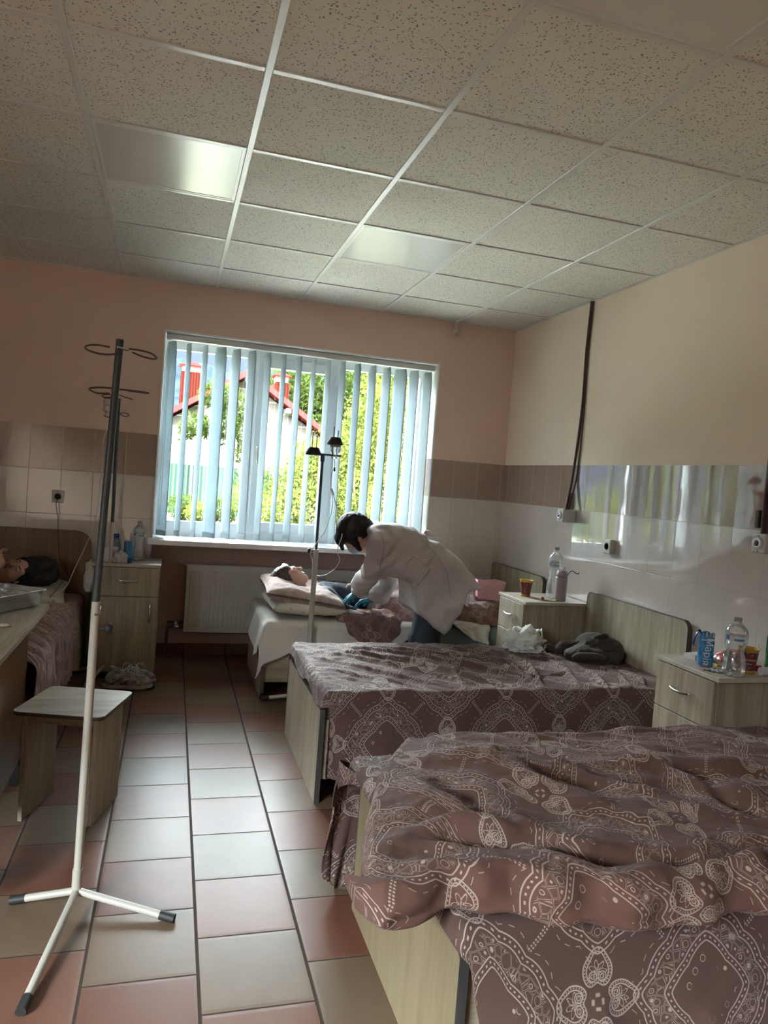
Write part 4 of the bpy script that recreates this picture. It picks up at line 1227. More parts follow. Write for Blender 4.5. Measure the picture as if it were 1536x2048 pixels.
# ---- nightstands
def nightstand(label, x0, x1, y0, y1, face, h=.75, top='oak_pale_x', overhang=.018, handle_door='v', body='oak_z'):
    """face: '-X' or '-Y', the side that carries drawer and door"""
    t = thing('nightstand', label, 'nightstand', ((x0+x1)/2, (y0+y1)/2, 0), 'oak laminate nightstands')
    b = MB(); b.box(x0, x1, y0, y1, .045, h-.018, .001, 1); b.build('body', MAT[body], t)
    b = MB(); b.box(x0+.02, x1-.02, y0+.02, y1-.02, 0, .045); b.build('plinth', MAT['void'], t)
    b = MB(); b.box(x0-overhang, x1+.004, y0-overhang, y1+overhang*(face == '-X'), h-.018, h, .002, 2)
    b.build('top', MAT[top], t)
    zs = h-.018-.190; g = .004
    def front(name, z0, z1, hd):
        b = MB()
        if face == '-X': b.box(x0-.017, x0-.001, y0+g, y1-g, z0, z1, .0012, 1)
        else: b.box(x0+g, x1-g, y0-.017, y0-.001, z0, z1, .0012, 1)
        o = b.build(name, MAT[body], t)
        def p(a, out, z):      # a along the front, out away from it
            return (x0-.017-out, y0+a, z) if face == '-X' else (x0+a, y0-.017-out, z)
        W = (y1-y0) if face == '-X' else (x1-x0)
        if hd == 'h':
            zc = (z0+z1)/2+.012; pts = [p(W/2-.062, 0, zc), p(W/2-.058, .018, zc+.001), p(W/2-.025, .026, zc-.003), p(W/2+.025, .026, zc-.003), p(W/2+.058, .018, zc+.001), p(W/2+.062, 0, zc)]
        else:
            a = .05 if face == '-X' else W-.05
            zc = z1-.10; pts = [p(a, 0, zc+.062), p(a, .018, zc+.058), p(a, .026, zc+.025), p(a, .026, zc-.025), p(a, .018, zc-.058), p(a, 0, zc-.062)]
        hb = MB(); hb.tube(pts, [.0035, .0045, .006, .006, .0045, .0035], 10, smooth_path=5)
        part_label(hb.build('handle', MAT['chrome'], o), 'chrome bow handle')
    front('drawer', zs, h-.022, 'h'); front('door', .055, zs-.004, 'v')
    return t
nightstand('oak laminate nightstand at the right edge crowded with snacks and a bottle', 2.068, 2.50, 2.300, 2.650, '-X')
nightstand('pale oak laminate nightstand between the two right-hand beds holding a lilac bottle', 2.085, 2.50, 3.930, 4.270, '-X')
nightstand('oak laminate nightstand in the left corner beside the window niche', -.440, -.040, 4.930, 5.290, '-Y')

# ---- stool
t = thing('stool', 'oak laminate stool with two board legs standing on the tiles', 'stool', (-.31, 3.08, 0))
ang = math.radians(-16)
def rot2(px, py, cx=-.315, cy=3.085):
    dx, dy = px-cx, py-cy; return (cx+dx*math.cos(ang)-dy*math.sin(ang), cy+dx*math.sin(ang)+dy*math.cos(ang))
def obox(b, cx, cy, w, d, z0, z1, bev=.001, rad=0):
    pts = []
    if rad:
        for sx_1, sy_1, a0 in ((1, 1, 0), (-1, 1, 90), (-1, -1, 180), (1, -1, 270)):
            for k in range(5):
                a = math.radians(a0+90*k/4); pts.append((cx+sx_1*(w/2-rad)+rad*math.cos(a), cy+sy_1*(d/2-rad)+rad*math.sin(a)))
    else: pts = [(cx-w/2, cy-d/2), (cx+w/2, cy-d/2), (cx+w/2, cy+d/2), (cx-w/2, cy+d/2)]
    b.prism([rot2(*p) for p in pts], z0, z1, 'Z', bev)
cx, cy = -.315, 3.085
b = MB(); obox(b, cx, cy, .345, .345, .421, .437, 0, .03); b.build('seat', MAT['oak_x'], t)
b = MB(); obox(b, cx, cy, .3465, .3465, .4225, .4350, 0, .03); part_label(b.build('seat_edge', MAT['edge'], t), 'dark edge strip')
for sgn in (-1, 1):
    b = MB(); obox(b, cx+sgn*.134, cy, .017, .275, 0, .421); b.build('leg', MAT['oak_z'], t)
b = MB(); obox(b, cx, cy+.02, .250, .017, .330, .421); b.build('stretcher', MAT['oak_x'], t)

# ---- table at the left edge
t = thing('table', 'table at the left edge with an oak top and brown end panel', 'table', (-1.0, 2.9, 0))
b = MB(); b.prism([(-1.75, 2.0), (-.545, 2.0), (-.500, 2.05), (-.500, 3.57), (-.512, 3.61), (-.54, 3.62), (-1.75, 3.62)], .708, .730, 'Z', .0015); b.build('tabletop', MAT['oak_y'], t)
b = MB(); b.prism([(2.35, .10), (3.40, .10), (3.40, .55), (3.395, .64), (3.365, .708), (2.35, .708)], -.572, -.552, 'X', .001); b.build('end_panel', MAT['brown_z'], t)
for yy in (2.45, 3.32):
    MB().box(-.582, -.545, yy, yy+.045, 0, .10, .002).build('foot', MAT['black'], t)
b = MB(); b.box(-1.7, -.575, 3.30, 3.318, .35, .708, .001); b.build('back_panel', MAT['brown_z'], t)
for yy in (2.45, 3.32): MB().box(-1.70, -1.66, yy, yy+.045, 0, .708, .002).build('leg', MAT['black'], t)

# ---- left bed
t = thing('bed', 'walnut brown headboard bed in the left corner with a wrinkled pink-brown cover', 'bed', (-1.02, 4.3, 0))
b = MB(); r = .10; pts = [(-1.56, 0), (-1.56, .92-r)]
pts += [(-1.56+r-r*math.cos(a), .92-r+r*math.sin(a)) for a in np.linspace(.1, math.pi/2, 7)]
pts += [(-.500-r+r*math.sin(a), .915-r+r*math.cos(a)) for a in np.linspace(0, math.pi/2, 9)]+[(-.500, 0)]
b.prism(pts, 5.255, 5.275, 'Y', .001); b.build('headboard', MAT['brown_x'], t)
for xx in (-1.48, -.60): MB().box(xx, xx+.02, 3.46, 5.255, .12, .34).build('side_rail', MAT['brown_z'], t)
MB().box(-1.49, -.57, 3.44, 3.46, 0, .42).build('footboard', MAT['brown_z'], t)
MB().box(-1.46, -.60, 3.47, 5.25, .30, .33).build('slat_base', MAT['brown_z'], t)
mattress('mattress of the bed in the left corner', -1.455, -.605, 3.47, 5.245, .332, .47, 'ticking')
def spreadL():
    ns, nt_ = 150, 240
    s = np.linspace(-.86, .40, ns); t_ = np.linspace(0, 1.79, nt_)
    S, T = np.meshgrid(s, t_, indexing='ij'); xe = -.595; zt = .49
    Y = 3.435+T
    bunch = .010*np.sin(T*72+6*S+3*np.sin(T*9)+2*np.sin(S*7))+.008*ridge(T*13, S*2.5, 0, 3, 3)+.006*fbm(T*22, S*9, 0, 3, 9)
    amp = sstep(1.58, 1.28, T)*1.15+.25
    Z = zt+bunch*amp*sstep(.45, -.1, S); X = xe+S
    # a body's bulk under the cover
    Z = Z+.20*np.exp(-((X+1.05)/.30)**2)*sstep(1.30, .9, T)*sstep(-.1, .15, T)
    h = np.clip(S, 0, None); r_ = .05; a = np.clip(h/r_, 0, 1.57)
    side = .018*np.sin(T*34+2*np.sin(T*8))*sstep(0, .3, h)+.008*ridge(T*15, h*2, 0, 3, 5)*sstep(0, .2, h)+.010*bunch/.01*amp*.5*np.exp(-h*7)
    X = np.where(S > 0, xe+r_*np.sin(a)+side+.02, X); Z = np.where(S > 0, zt-r_*(1-np.cos(a))-np.clip(h-r_*1.57, 0, None)+bunch*amp*np.exp(-h*25), Z)
    hem = .06*np.sin(T*2.6+.4)+.02*np.sin(T*11); Z = np.where(S > .25, Z+hem*sstep(.25, .4, S), Z)
    V = np.stack([X, Y, Z], -1).reshape(-1, 3)
    o = mk('bedspread', V, [f[::-1] for f in grid_faces(ns, nt_)][::1], MAT['linen_pale'], uv=np.stack([S, T], -1).reshape(-1, 2), origin=(-1, 4.3, .49))
    m_ = o.modifiers.new('thickness', 'SOLIDIFY'); m_.thickness = .003
    tag(o, 'wrinkled pinkish brown patterned cover on the bed in the left corner', 'bedspread', 'patterned bed linen')
spreadL()

# ---- pillows
def pillow(label, c, size, mat, yaw=0.0, pitch=0.0, roll=0.0, seed=0, dent=None, pinch=.5, group='pillows'):
    n = 56; u = np.linspace(-1, 1, n); U, W = np.meshgrid(u, u, indexing='ij')
    L, Wd, H = size
    def side(sg):
        e_ = np.clip((1-np.abs(U)**2.6)*(1-np.abs(W)**2.6), 0, 1)**.42
        X = U*L/2*(1-.07*(1-np.abs(U))*0-.05*W**2*0-.06*(1-W**2)*np.abs(U)**6); Y = W*Wd/2*(1-.08*(1-U**2)*np.abs(W)**6)
        Z = sg*e_*H/2*(1+.16*fbm(U*1.7+seed, W*1.7, sg, 2, seed))
        Z = Z+sg*.006*ridge(U*4+seed, W*4, sg, 3, seed)*(e_ > .05)*e_
        if dent is not None and sg > 0: Z -= dent[2]*np.exp(-(((U-dent[0])/.45)**2+((W-dent[1])/.5)**2))
        return np.stack([X, Y, Z], -1).reshape(-1, 3)
    T, Bt = side(1), side(-1); N = n*n
    R = Matrix.Rotation(yaw, 3, 'Z') @ Matrix.Rotation(pitch, 3, 'Y') @ Matrix.Rotation(roll, 3, 'X')
    V = np.concatenate([T, Bt])@np.array(R).T+np.array(c)
    F = [f for f in grid_faces(n, n)]; F2 = [(a+N, d+N, e_+N, b_+N) for a, b_, e_, d in F]
    ring = [i*n for i in range(n)]+[(n-1)*n+j for j in range(1, n)]+[i*n+n-1 for i in range(n-2, -1, -1)]+[j for j in range(n-2, 0, -1)]
    F3 = [(ring[i], ring[i]+N, ring[(i+1) % len(ring)]+N, ring[(i+1) % len(ring)]) for i in range(len(ring))]
    uv = np.stack([U*L/2, W*Wd/2], -1).reshape(-1, 2); uv = np.concatenate([uv, uv])
    o = mk('pillow', V, list(F)+F2+F3, MAT[mat], uv=uv, origin=c)
    return tag(o, label, 'pillow', group)
pillow('cream floral pillow lying flat at the bottom of the stack under the sleeping patient', (.885, 4.80, .555), (.50, .62, .115), 'floral', yaw=.03, pitch=.04, seed=2)
pillow('brown patterned pillow slumped on the floral one under the patient by the window', (.865, 4.80, .628), (.52, .60, .155), 'pillow_brown', yaw=-.02, pitch=.15, roll=.03, seed=5, dent=(.0, .1, .045))
pillow('light printed pillow at the head of the bed in the left corner', (-.93, 5.00, .545), (.66, .44, .13), 'floral', yaw=.10, pitch=.05, roll=.18, seed=8, dent=(-.1, 0, .03))

# ---- white sheet under the patient by the window
def sheet3():
    ns, nt_ = 170, 120
    s = np.linspace(-.20, 1.02, ns); t_ = np.linspace(-.17, .80, nt_)
    S, T = np.meshgrid(s, t_, indexing='ij'); x0, y0, zt = .618, 4.478, .490
    X = x0+S; Y = y0+T; Z = np.full_like(X, zt)+.002*fbm(X*9, Y*9, 0, 3, 1)
    h = np.clip(-T, 0, None); g_ = np.clip(-S, 0, None)
    # the sheet hangs lower at the corner and shortens along the bed
    L = np.interp(S, [-.2, -.05, .08, .2, .6, .86, 1.02], [1.5, 1.6, 1.35, 1.0, 1.0, .75, .15])
    a = np.clip(h/.02, 0, 1.57)
    Y = np.where(T < 0, y0-.02*np.sin(a)-.012*np.sin(X*14)*sstep(0, .15, h)-.010, Y); Z = np.where(T < 0, Z-h*L-.0, Z)
    b_ = np.clip(g_/.02, 0, 1.57)
    X = np.where(S < 0, x0-.02*np.sin(b_)-.012*np.sin(T*19)*sstep(0, .15, g_)-.18*g_, X)
    Lf = 1.0+.25*np.sin(T*9); Z = np.where(S < 0, Z-g_*Lf*(1-.35*(T < 0)), Z)
    X = X-np.where((S < 0) & (T < 0), .0, 0); 
    V = np.stack([X, Y, Z], -1).reshape(-1, 3)
    o = mk('sheet', V, grid_faces(ns, nt_), MAT['sheet'], origin=(1.1, 4.8, .49))
    m_ = o.modifiers.new('thickness', 'SOLIDIFY'); m_.thickness = .0025; m_.offset = -1
    tag(o, 'white sheet hanging in a point over the foot of the bed below the window', 'sheet', 'white sheets')
sheet3()

# ------------------------------------------------------------------ people
def head_prims(mask=False):
    """canonical head: x to its left ear side, y face forward, z crown; origin between the ears"""
    p = [ell((0, -.018, .035), (.074, .094, .080), .02), ell((0, .030, -.035), (.056, .060, .068), .03), ell((0, .064, -.090), (.024, .024, .020), .02),
         cap((-.045, .005, -.055), (-.018, .052, -.092), .022, .018, .03), cap((.045, .005, -.055), (.018, .052, -.092), .022, .018, .03),
         ell((-.036, .052, -.030), (.024, .026, .026), .03), ell((.036, .052, -.030), (.024, .026, .026), .03),
         cap((-.040, .068, .022), (-.012, .080, .020), .010, .010, .015), cap((.040, .068, .022), (.012, .080, .020), .010, .010, .015),
         ell((-.030, .096, .004), (.017, .014, .011), .012, sub=True), ell((.030, .096, .004), (.017, .014, .011), .012, sub=True),
         ell((-.030, .072, .002), (.015, .014, .011), .006), ell((.030, .072, .002), (.015, .014, .011), .006),
         cap((0, .084, .012), (0, .108, -.026), .0070, .0105, .009), ell((-.010, .094, -.031), (.007, .009, .006), .006), ell((.010, .094, -.031), (.007, .009, .006), .006),
         cap((-.018, .080, -.054), (.018, .080, -.054), .005, .005, .008), ell((0, .087, -.053), (.016, .008, .0055), .005), ell((0, .086, -.063), (.015, .008, .0060), .004),
         ell((0, .091, -.0582), (.018, .006, .0012), .002, sub=True),
         ell((-.077, -.008, -.006), (.007, .018, .031), .008), ell((.077, -.008, -.006), (.007, .018, .031), .008),
         cap((0, -.020, -.05), (0, -.035, -.16), .050, .053, .03)]
    return p
def hand(wrist, d, n, side=1, curl=.5, s=1.0, spread=.12):
    """palm, four fingers bent towards n and a thumb; side says where the thumb leaves"""
    d = np.array(d, float); d /= np.linalg.norm(d); n = np.array(n, float); n -= d*np.dot(n, d); n /= np.linalg.norm(n)
    x = np.cross(d, n)*side; w = np.array(wrist, float); P_ = []
    mcps = [w+s*(d*.082+x*.028), w+s*(d*.088+x*.009), w+s*(d*.085-x*.010), w+s*(d*.076-x*.028)]
    for m_ in mcps: P_.append(cap(w+(m_-w)*.15, m_, .016*s, .0115*s, .010*s))
    P_.append(ell(w+s*d*.045+n*.003, (.032*s, .032*s, .016*s), .015, R=np.stack([x, d, n], 1)))
    L = [(.040, .024, .019), (.044, .027, .020), (.041, .025, .019), (.032, .019, .017)]
    for i, m_ in enumerate(mcps):
        a = 0; q = m_; rr = [.0088, .0080, .0074, .0062]
        dd = d+x*spread*(1.5-i)*.5; dd /= np.linalg.norm(dd)
        for j, l in enumerate(L[i]):
            a += curl*(.55 if j == 0 else .75)*(1+.12*i); v = dd*math.cos(a)+n*math.sin(a); q2 = q+v*l*s
            P_.append(cap(q, q2, rr[j]*s, rr[j+1]*s, .004*s)); q = q2
    t0 = w+s*(d*.022+x*.020); t1 = t0+s*(x*.032+d*.028+n*.010); t2 = t1+s*(x*.010+d*.030+n*.010); t3 = t2+s*(d*.024+n*.010-x*.002)
    P_ += [cap(t0, t1, .0145*s, .0115*s, .010*s), cap(t1, t2, .0105*s, .0090*s, .005*s), cap(t2, t3, .0090*s, .0070*s, .004*s)]
    return P_
def sdf_obj(name, prims, mat, parent, h=.006, grow=0.0, post=None, it=2, origin=None, uvf=None, pad=.03, **k):
    Vv, F = sdf_mesh(prims, h, grow, post, pad); Vv = relax(Vv, F, it)
    uv = uvf(Vv) if uvf else None
    return mk(name, Vv, F, mat, parent, uv=uv, origin=origin, **k)
def folds_post(amp, f, seed=0, stretch=(1, 1, 1)):
    def post(V, X, Y, Z):
        m = np.abs(V) < .03; o = V.copy()
        x, y, z = X[m]*f*stretch[0], Y[m]*f*stretch[1], Z[m]*f*stretch[2]
        o[m] = V[m]-amp*(ridge(x, y, z, 3, seed)*.6+vnoise(x*.6, y*.6, z*.6, seed+9)*.6); return o
    return post
def face_parts(parent, R, o, closed=True, lips='lips', brow_c='lash'):
    R = np.array(R); o = np.array(o)
    def tr(p): return R@np.array(p)+o
    b = MB()
    for sg in (-1, 1):
        b.tube([tr((sg*(.030+.016*math.cos(a)), .0865-.006*abs(math.cos(a)), -.004-.004*math.sin(a))) for a in np.linspace(0, math.pi, 9)], .0012, 5)
        if not closed: b.tube([tr((sg*(.030+.015*math.cos(a)), .0865-.006*abs(math.cos(a)), .001+.006*math.sin(a))) for a in np.linspace(0, math.pi, 9)], .0015, 5)
    b.build('eyelashes', MAT['lash'], parent)
    for sg in (-1, 1):
        b = MB(); b.tube([tr((sg*x_, y_, z_)) for x_, y_, z_ in ((.013, .0895, .021), (.025, .0865, .0265), (.038, .078, .0265), (.047, .066, .020))], [.002, .0028, .0022, .001], 6, smooth_path=4)
        b.build('eyebrow', MAT['lash'], parent)
    b = MB()
    for zc, hh in ((-.0535, .0042), (-.0625, .0048)):
        b.tube([tr((x_, .0905-abs(x_)*.32, zc+(abs(x_)*.10 if zc > -.06 else abs(x_)*.18))) for x_ in np.linspace(-.018, .018, 9)], [.0012]+[hh]*7+[.0012], 8)
    part_label(b.build('lips', MAT['lips'], parent), 'red-brown lips')

# ---- the nurse bending over the bed
NY = 4.22
t = thing('person', 'person in white coat and teal gloves bending over the bed below the window', 'person', (1.55, NY, 0))
ho = np.array([1.080, 4.27, 1.072]); HR = basis((-.42, .30, -.86), (-.86, -.10, .50))
hp = xf(head_prims(), HR, ho, .98)
nk = ho+HR@np.array([0, -.035, -.15])
shN, shF = np.array([1.195, 4.07, 1.045]), np.array([1.215, 4.41, 1.03])
elN, elF = at(741, 1135, 'Y', 4.15), at(778, 1160, 'Y', 4.50)
wrN, wrF = at(716, 1186, 'Y', 4.47), at(745, 1196, 'Y', 4.60)
tpN, tpF = at(684, 1200, 'Y', 4.62), at(708, 1208, 'Y', 4.68)
hdN, hdF = hand(wrN, tpN-wrN, (.2, .3, -1), 1, .45, .98), hand(wrF, tpF-wrF, (.2, -.2, -1), -1, .5, .98)
pel = np.array([1.60, NY, .86])
legs = chain([(1.585, 4.13, .86), (1.500, 4.12, .47), (1.545, 4.12, .10)], [.085, .055, .040])+chain([(1.615, 4.31, .86), (1.605, 4.30, .47), (1.640, 4.30, .10)], [.085, .055, .040])
feet = [cap((1.55, 4.12, .06), (1.41, 4.11, .035), .040, .032, .03), cap((1.645, 4.30, .06), (1.505, 4.29, .035), .040, .032, .03)]
torso = [cap((1.60, NY, .87), (1.46, NY, .98), .105, .095, .04), cap((1.46, NY, .98), (1.26, NY+.01, 1.04), .095, .10, .04), cap(shN, shF, .055, .055, .04), cap((1.24, NY+.01, 1.045), nk, .06, .052, .03)]
arms = chain([shN, elN, wrN], [.048, .036, .026])+chain([shF, elF, wrF], [.046, .035, .026])
sdf_obj('body', hp+torso+arms+hdN+hdF+legs+feet, MAT['skin'], t, .0065, it=1)
# hair: a dark bob falling forward round the face
hr = [ell((0, -.022, .045), (.086, .104, .088), .02), ell((0, -.060, -.010), (.078, .062, .075), .03), cap((-.072, .015, .03), (-.074, .050, -.050), .026, .014, .02), cap((.072, .015, .03), (.074, .050, -.050), .026, .014, .02),
      cap((-.03, .075, .075), (-.045, .105, .030), .020, .010, .02), cap((.03, .075, .075), (.045, .105, .030), .020, .010, .02), cap((0, .070, .082), (.0, .100, .055), .020, .012, .02)]
sdf_obj('hair', xf(hr, HR, ho, 1.0), MAT['hair_black'], t, .005, post=folds_post(.004, 60, 3, (1, 1, .4)))
mkp = [ell((0, .066, -.045), (.050, .050, .042), .02)]
sdf_obj('mask', xf(mkp, HR, ho, 1.0), MAT['mask'], t, .005, post=folds_post(.0015, 40, 4))
def cut_cuff(prims): return prims
sdf_obj('glove', hdN+[cap(wrN-(wrN-elN)*.02, wrN+(elN-wrN)/np.linalg.norm(elN-wrN)*.035, .029, .033, .01)], MAT['glove'], t, .0042, grow=.0022, it=1)
sdf_obj('glove', hdF+[cap(wrF, wrF+(elF-wrF)/np.linalg.norm(elF-wrF)*.030, .029, .033, .01)], MAT['glove'], t, .0042, grow=.0022, it=1)
sdf_obj('trousers', chain([(1.585, 4.13, .88), (1.500, 4.12, .47), (1.545, 4.12, .10)], [.088, .078, .062])+chain([(1.615, 4.31, .88), (1.605, 4.30, .47), (1.640, 4.30, .10)], [.088, .078, .062])+[cap((1.60, 4.18, .88), (1.60, 4.26, .88), .095, .095, .03)],
        MAT['trousers'], t, .008, post=folds_post(.006, 14, 7, (1, 1, .6)))
for fx, fy in ((1.545, 4.12), (1.640, 4.30)):
    sdf_obj('shoe', [cap((fx+.01, fy, .045), (fx-.15, fy-.01, .032), .045, .036, .03), ell((fx-.06, fy, .018), (.14, .048, .016), .01)], MAT['black'], t, .007, post=lambda V, X, Y, Z: np.maximum(V, .003-Z))
# the coat
cpx = [(736, 1058), (752, 1049), (792, 1050), (826, 1064), (850, 1078), (880, 1098), (905, 1122), (926, 1150), (934, 1168), (914, 1184), (897, 1206), (882, 1228), (866, 1252), (838, 1237), (815, 1215), (814, 1180), (808, 1158), (788, 1146), (768, 1140), (752, 1140), (745, 1120), (734, 1090)]
cpoly = np.array([at(px, py, 'Y', NY)[[0, 2]] for px, py in cpx])
def poly_sd(X, Z, poly):
    d = np.full(X.shape, 1e9); ins = np.zeros(X.shape, bool); n = len(poly)
    for i in range(n):
        a, b_ = poly[i], poly[(i+1) % n]; e_ = b_-a
        tt = np.clip(((X-a[0])*e_[0]+(Z-a[1])*e_[1])/(e_@e_), 0, 1); d = np.minimum(d, np.hypot(X-a[0]-tt*e_[0], Z-a[1]-tt*e_[1]))
        c = ((a[1] > Z) != (b_[1] > Z)) & (X < (b_[0]-a[0])*(Z-a[1])/(b_[1]-a[1]+1e-12)+a[0]); ins ^= c
    return np.where(ins, -d, d)
def coat_post(V, X, Y, Z):
    d2 = poly_sd(X[:, 0, :], Z[:, 0, :], cpoly)[:, None, :]
    low = sstep(1.0, .62, Z); hy = .190+.025*low; r_ = .085-.055*low
    q1 = d2+r_; q2 = np.abs(Y-(NY-.005))-hy+r_
    d = np.sqrt(np.maximum(q1, 0)**2+np.maximum(q2, 0)**2)+np.minimum(np.maximum(q1, q2), 0)-r_
    o = smin(V, d, .014); m = np.abs(o) < .035
    x, y, z = X[m], Y[m], Z[m]
    u = (x-1.50)*.75+(z-1.05)*-.66; v = (x-1.50)*.66+(z-1.05)*.75      # u: from the waist down the skirt
    sk = sstep(0, .25, u)
    f_ = .014*np.sin(v*26+2.5*vnoise(x*4, y*4, z*4, 3)+u*3)*sk+.009*ridge(x*8, y*5, z*8, 3, 5)
    f_ = f_+(1-sk)*.011*ridge(v*5+y*3, u*13+y*5, 0, 2, 8)
    o[m] = o[m]-f_
    waist = np.exp(-((u+.02)/.02)**2)*.008; o[m] = o[m]+waist*0.5
    # hollow under the skirt
    return o
o_n = np.array([0, -.035, 0]); sleeves = chain([shN+o_n*.6, (shN+elN)/2+np.array([.01, -.012, 0])+o_n, elN+o_n, (elN+wrN)/2+o_n*.3, wrN+(elN-wrN)*.12], [.066, .058, .052, .048, .045], .008)+chain([shF, elF, (elF+wrF)/2+np.array([0, 0, -.01]), wrF+(elF-wrF)*.28], [.068, .056, .056, .058], .03)
coat = sdf_obj('coat', sleeves+[cap((1.24, NY, 1.05), nk+np.array([.03, 0, -.01]), .07, .060, .02)], MAT['coat'], t, .0068, post=coat_post, it=2, pad=.48)
from mathutils.bvhtree import BVHTree
def patch(name, target, px_poly, parent, mat, thick=.0035, n=14, plane=('Y', NY-.2)):
    """a cloth patch sewn onto the near surface of target; px_poly is its four corners seen from the room"""
    ofs = wloc(target); bv = BVHTree.FromPolygons([v.co+ofs for v in target.data.vertices], [p.vertices[:] for p in target.data.polygons])
    C_ = [np.array(at(px, py, *plane)) for px, py in px_poly]; V = []
    for i in range(n):
        for j in range(n):
            u, v = i/(n-1), j/(n-1); p_ = (1-u)*((1-v)*C_[0]+v*C_[3])+u*((1-v)*C_[1]+v*C_[2]); p_ = np.array(p_); p_[1] = 3.6
            h_ = bv.ray_cast(Vector(p_), Vector((0, 1, 0)))
            edge = i in (0, n-1) or j in (0, n-1)
            y_ = h_[0].y if h_[0] is not None else plane[1]
            V.append((p_[0], y_-(.0005 if edge else thick), p_[2]))
    V = np.array(V); F = grid_faces(n, n)
    return mk(name, V, [f[::-1] for f in F], mat, parent)
pk = patch('pocket', coat, [(810, 1128), (826, 1113), (862, 1139), (834, 1172)], coat, MAT['coat'])
def seam(px, parent, r=.0017):
    ofs = wloc(coat); bv = BVHTree.FromPolygons([v.co+ofs for v in coat.data.vertices], [p.vertices[:] for p in coat.data.polygons]); pts = []
    for i in range(len(px)-1):
        for q in np.linspace(0, 1, 7)[:-1 if i < len(px)-2 else None]:
            p_ = np.array(at(px[i][0]*(1-q)+px[i+1][0]*q, px[i][1]*(1-q)+px[i+1][1]*q, 'Y', NY-.2)); p_[1] = 3.6
            h_ = bv.ray_cast(Vector(p_), Vector((0, 1, 0)))
            if h_[0] is not None: pts.append((p_[0], h_[0].y-.0035, p_[2]))
    if len(pts) > 2: s_ = MB(); s_.tube(pts, r, 6); part_label(s_.build('seam', SEAM, parent), 'dark seam line')
SEAM = plain('coat_seam', (.24, .22, .21), .8)
seam([(809, 1130), (826, 1113)], coat); seam([(859, 1139), (832, 1173)], coat); seam([(826, 1113), (862, 1139)], coat, .0011)
seam([(760, 1072), (764, 1090), (762, 1115), (760, 1140)], coat, .0013); seam([(845, 1078), (872, 1108), (893, 1145), (900, 1190)], coat, .0011)
b = MB(); kx = at(846, 1071, 'Y', NY)
for dx, dz, s_ in ((.055, .012, 1), (.045, -.006, .8), (.030, .016, .6)):
    b.tube([kx, kx+np.array([dx*.5, -.01, dz+.012]), kx+np.array([dx, -.02, dz])], [.007, .012*s_, .004], 8, smooth_path=4)
b.tube([kx+np.array([-.01, -.01, .0]), kx+np.array([.012, -.012, .004])], .013, 8)
b.build('belt_bow', MAT['coat'], coat)
b = MB(); cp = [at(px, py, 'Y', NY-.17) for px, py in ((740, 1049), (733, 1062), (728, 1078))]
b.tube([nk+np.array([.05, -.04, .045]), nk+np.array([.015, -.065, .01]), nk+np.array([.02, -.05, -.045])], [.012, .016, .010], 8, smooth_path=4); b.build('collar', MAT['coat'], coat)

# ---- the patient lying under the window
t = thing('person', 'person in a navy shirt lying asleep on two pillows below the window', 'person', (1.3, 4.88, .49))
ho = np.array(at(579, 1157, 'Y', 4.85)); HR = basis((.50, -.16, .86), (-.86, .0, .50))
hp = xf(head_prims(), HR, ho, .94)
nk = ho+HR@np.array([0, -.035, -.15])
sN, sF = np.array([1.03, 4.70, .610]), np.array([1.04, 5.03, .615])
eN = np.array(at(690, 1228, 'Y', 4.60)); wN = np.array(at(757, 1226, 'Y', 4.58)); hN = np.array(at(790, 1224, 'Y', 4.58))
eF = np.array([1.24, 5.10, .60]); wF = np.array(at(708, 1174, 'Y', 4.92)); hF = np.array(at(684, 1168, 'Y', 4.84))
pt_t = [cap((1.05, 4.87, .585), (1.46, 4.87, .57), .092, .082, .04), cap(sN, sF, .052, .052, .04), cap((1.03, 4.87, .615), nk, .06, .048, .03)]
pt_a = chain([sN, eN, wN], [.046, .036, .024])+chain([sF, eF, wF], [.044, .034, .024])
hdn = hand(wN, hN-wN, (.1, .5, -.6), -1, .35, .92); hdf = hand(wF, hF-wF, (0, -.3, -.9), 1, .55, .92)
pt_l = chain([(1.45, 4.79, .575), (1.85, 4.78, .60), (2.25, 4.80, .55)], [.08, .055, .04])+chain([(1.45, 4.95, .575), (1.85, 4.97, .60), (2.25, 4.95, .55)], [.08, .055, .04])+[cap((2.26, 4.80, .55), (2.33, 4.79, .565), .035, .028), cap((2.26, 4.95, .55), (2.33, 4.96, .565), .035, .028)]
body = sdf_obj('body', hp+pt_t+pt_a+hdn+hdf+pt_l, MAT['skin'], t, .0043, it=1)
hr = [ell((0, -.028, .040), (.083, .098, .083), .02), ell((0, -.070, .0), (.075, .055, .075), .03), cap((-.060, -.02, .01), (-.070, -.060, -.06), .028, .018, .02), cap((.060, -.02, .01), (.070, -.060, -.06), .028, .018, .02), cap((-.04, .045, .075), (.04, .045, .075), .022, .022, .02)]
sdf_obj('hair', xf(hr, HR, ho, .95), MAT['hair_brown'], t, .0045, post=folds_post(.005, 55, 6, (1, .5, 1)))
face_parts(t, HR*.94, ho)
cutY = lambda V, X, Y, Z: V
sh_p = [cap((1.07, 4.87, .585), (1.46, 4.87, .57), .092, .082, .04), cap(sN, sF, .052, .052, .04)]+chain([sN, eN, eN+(wN-eN)*.15], [.052, .044, .042])+chain([sF, eF], [.050, .042])+[cap((1.03, 4.87, .612), nk+(np.array([1.03, 4.87, .612])-nk)*.55, .06, .052, .02)]
sdf_obj('shirt', sh_p, MAT['navy_shirt'], t, .006, grow=.010, post=folds_post(.005, 16, 2))

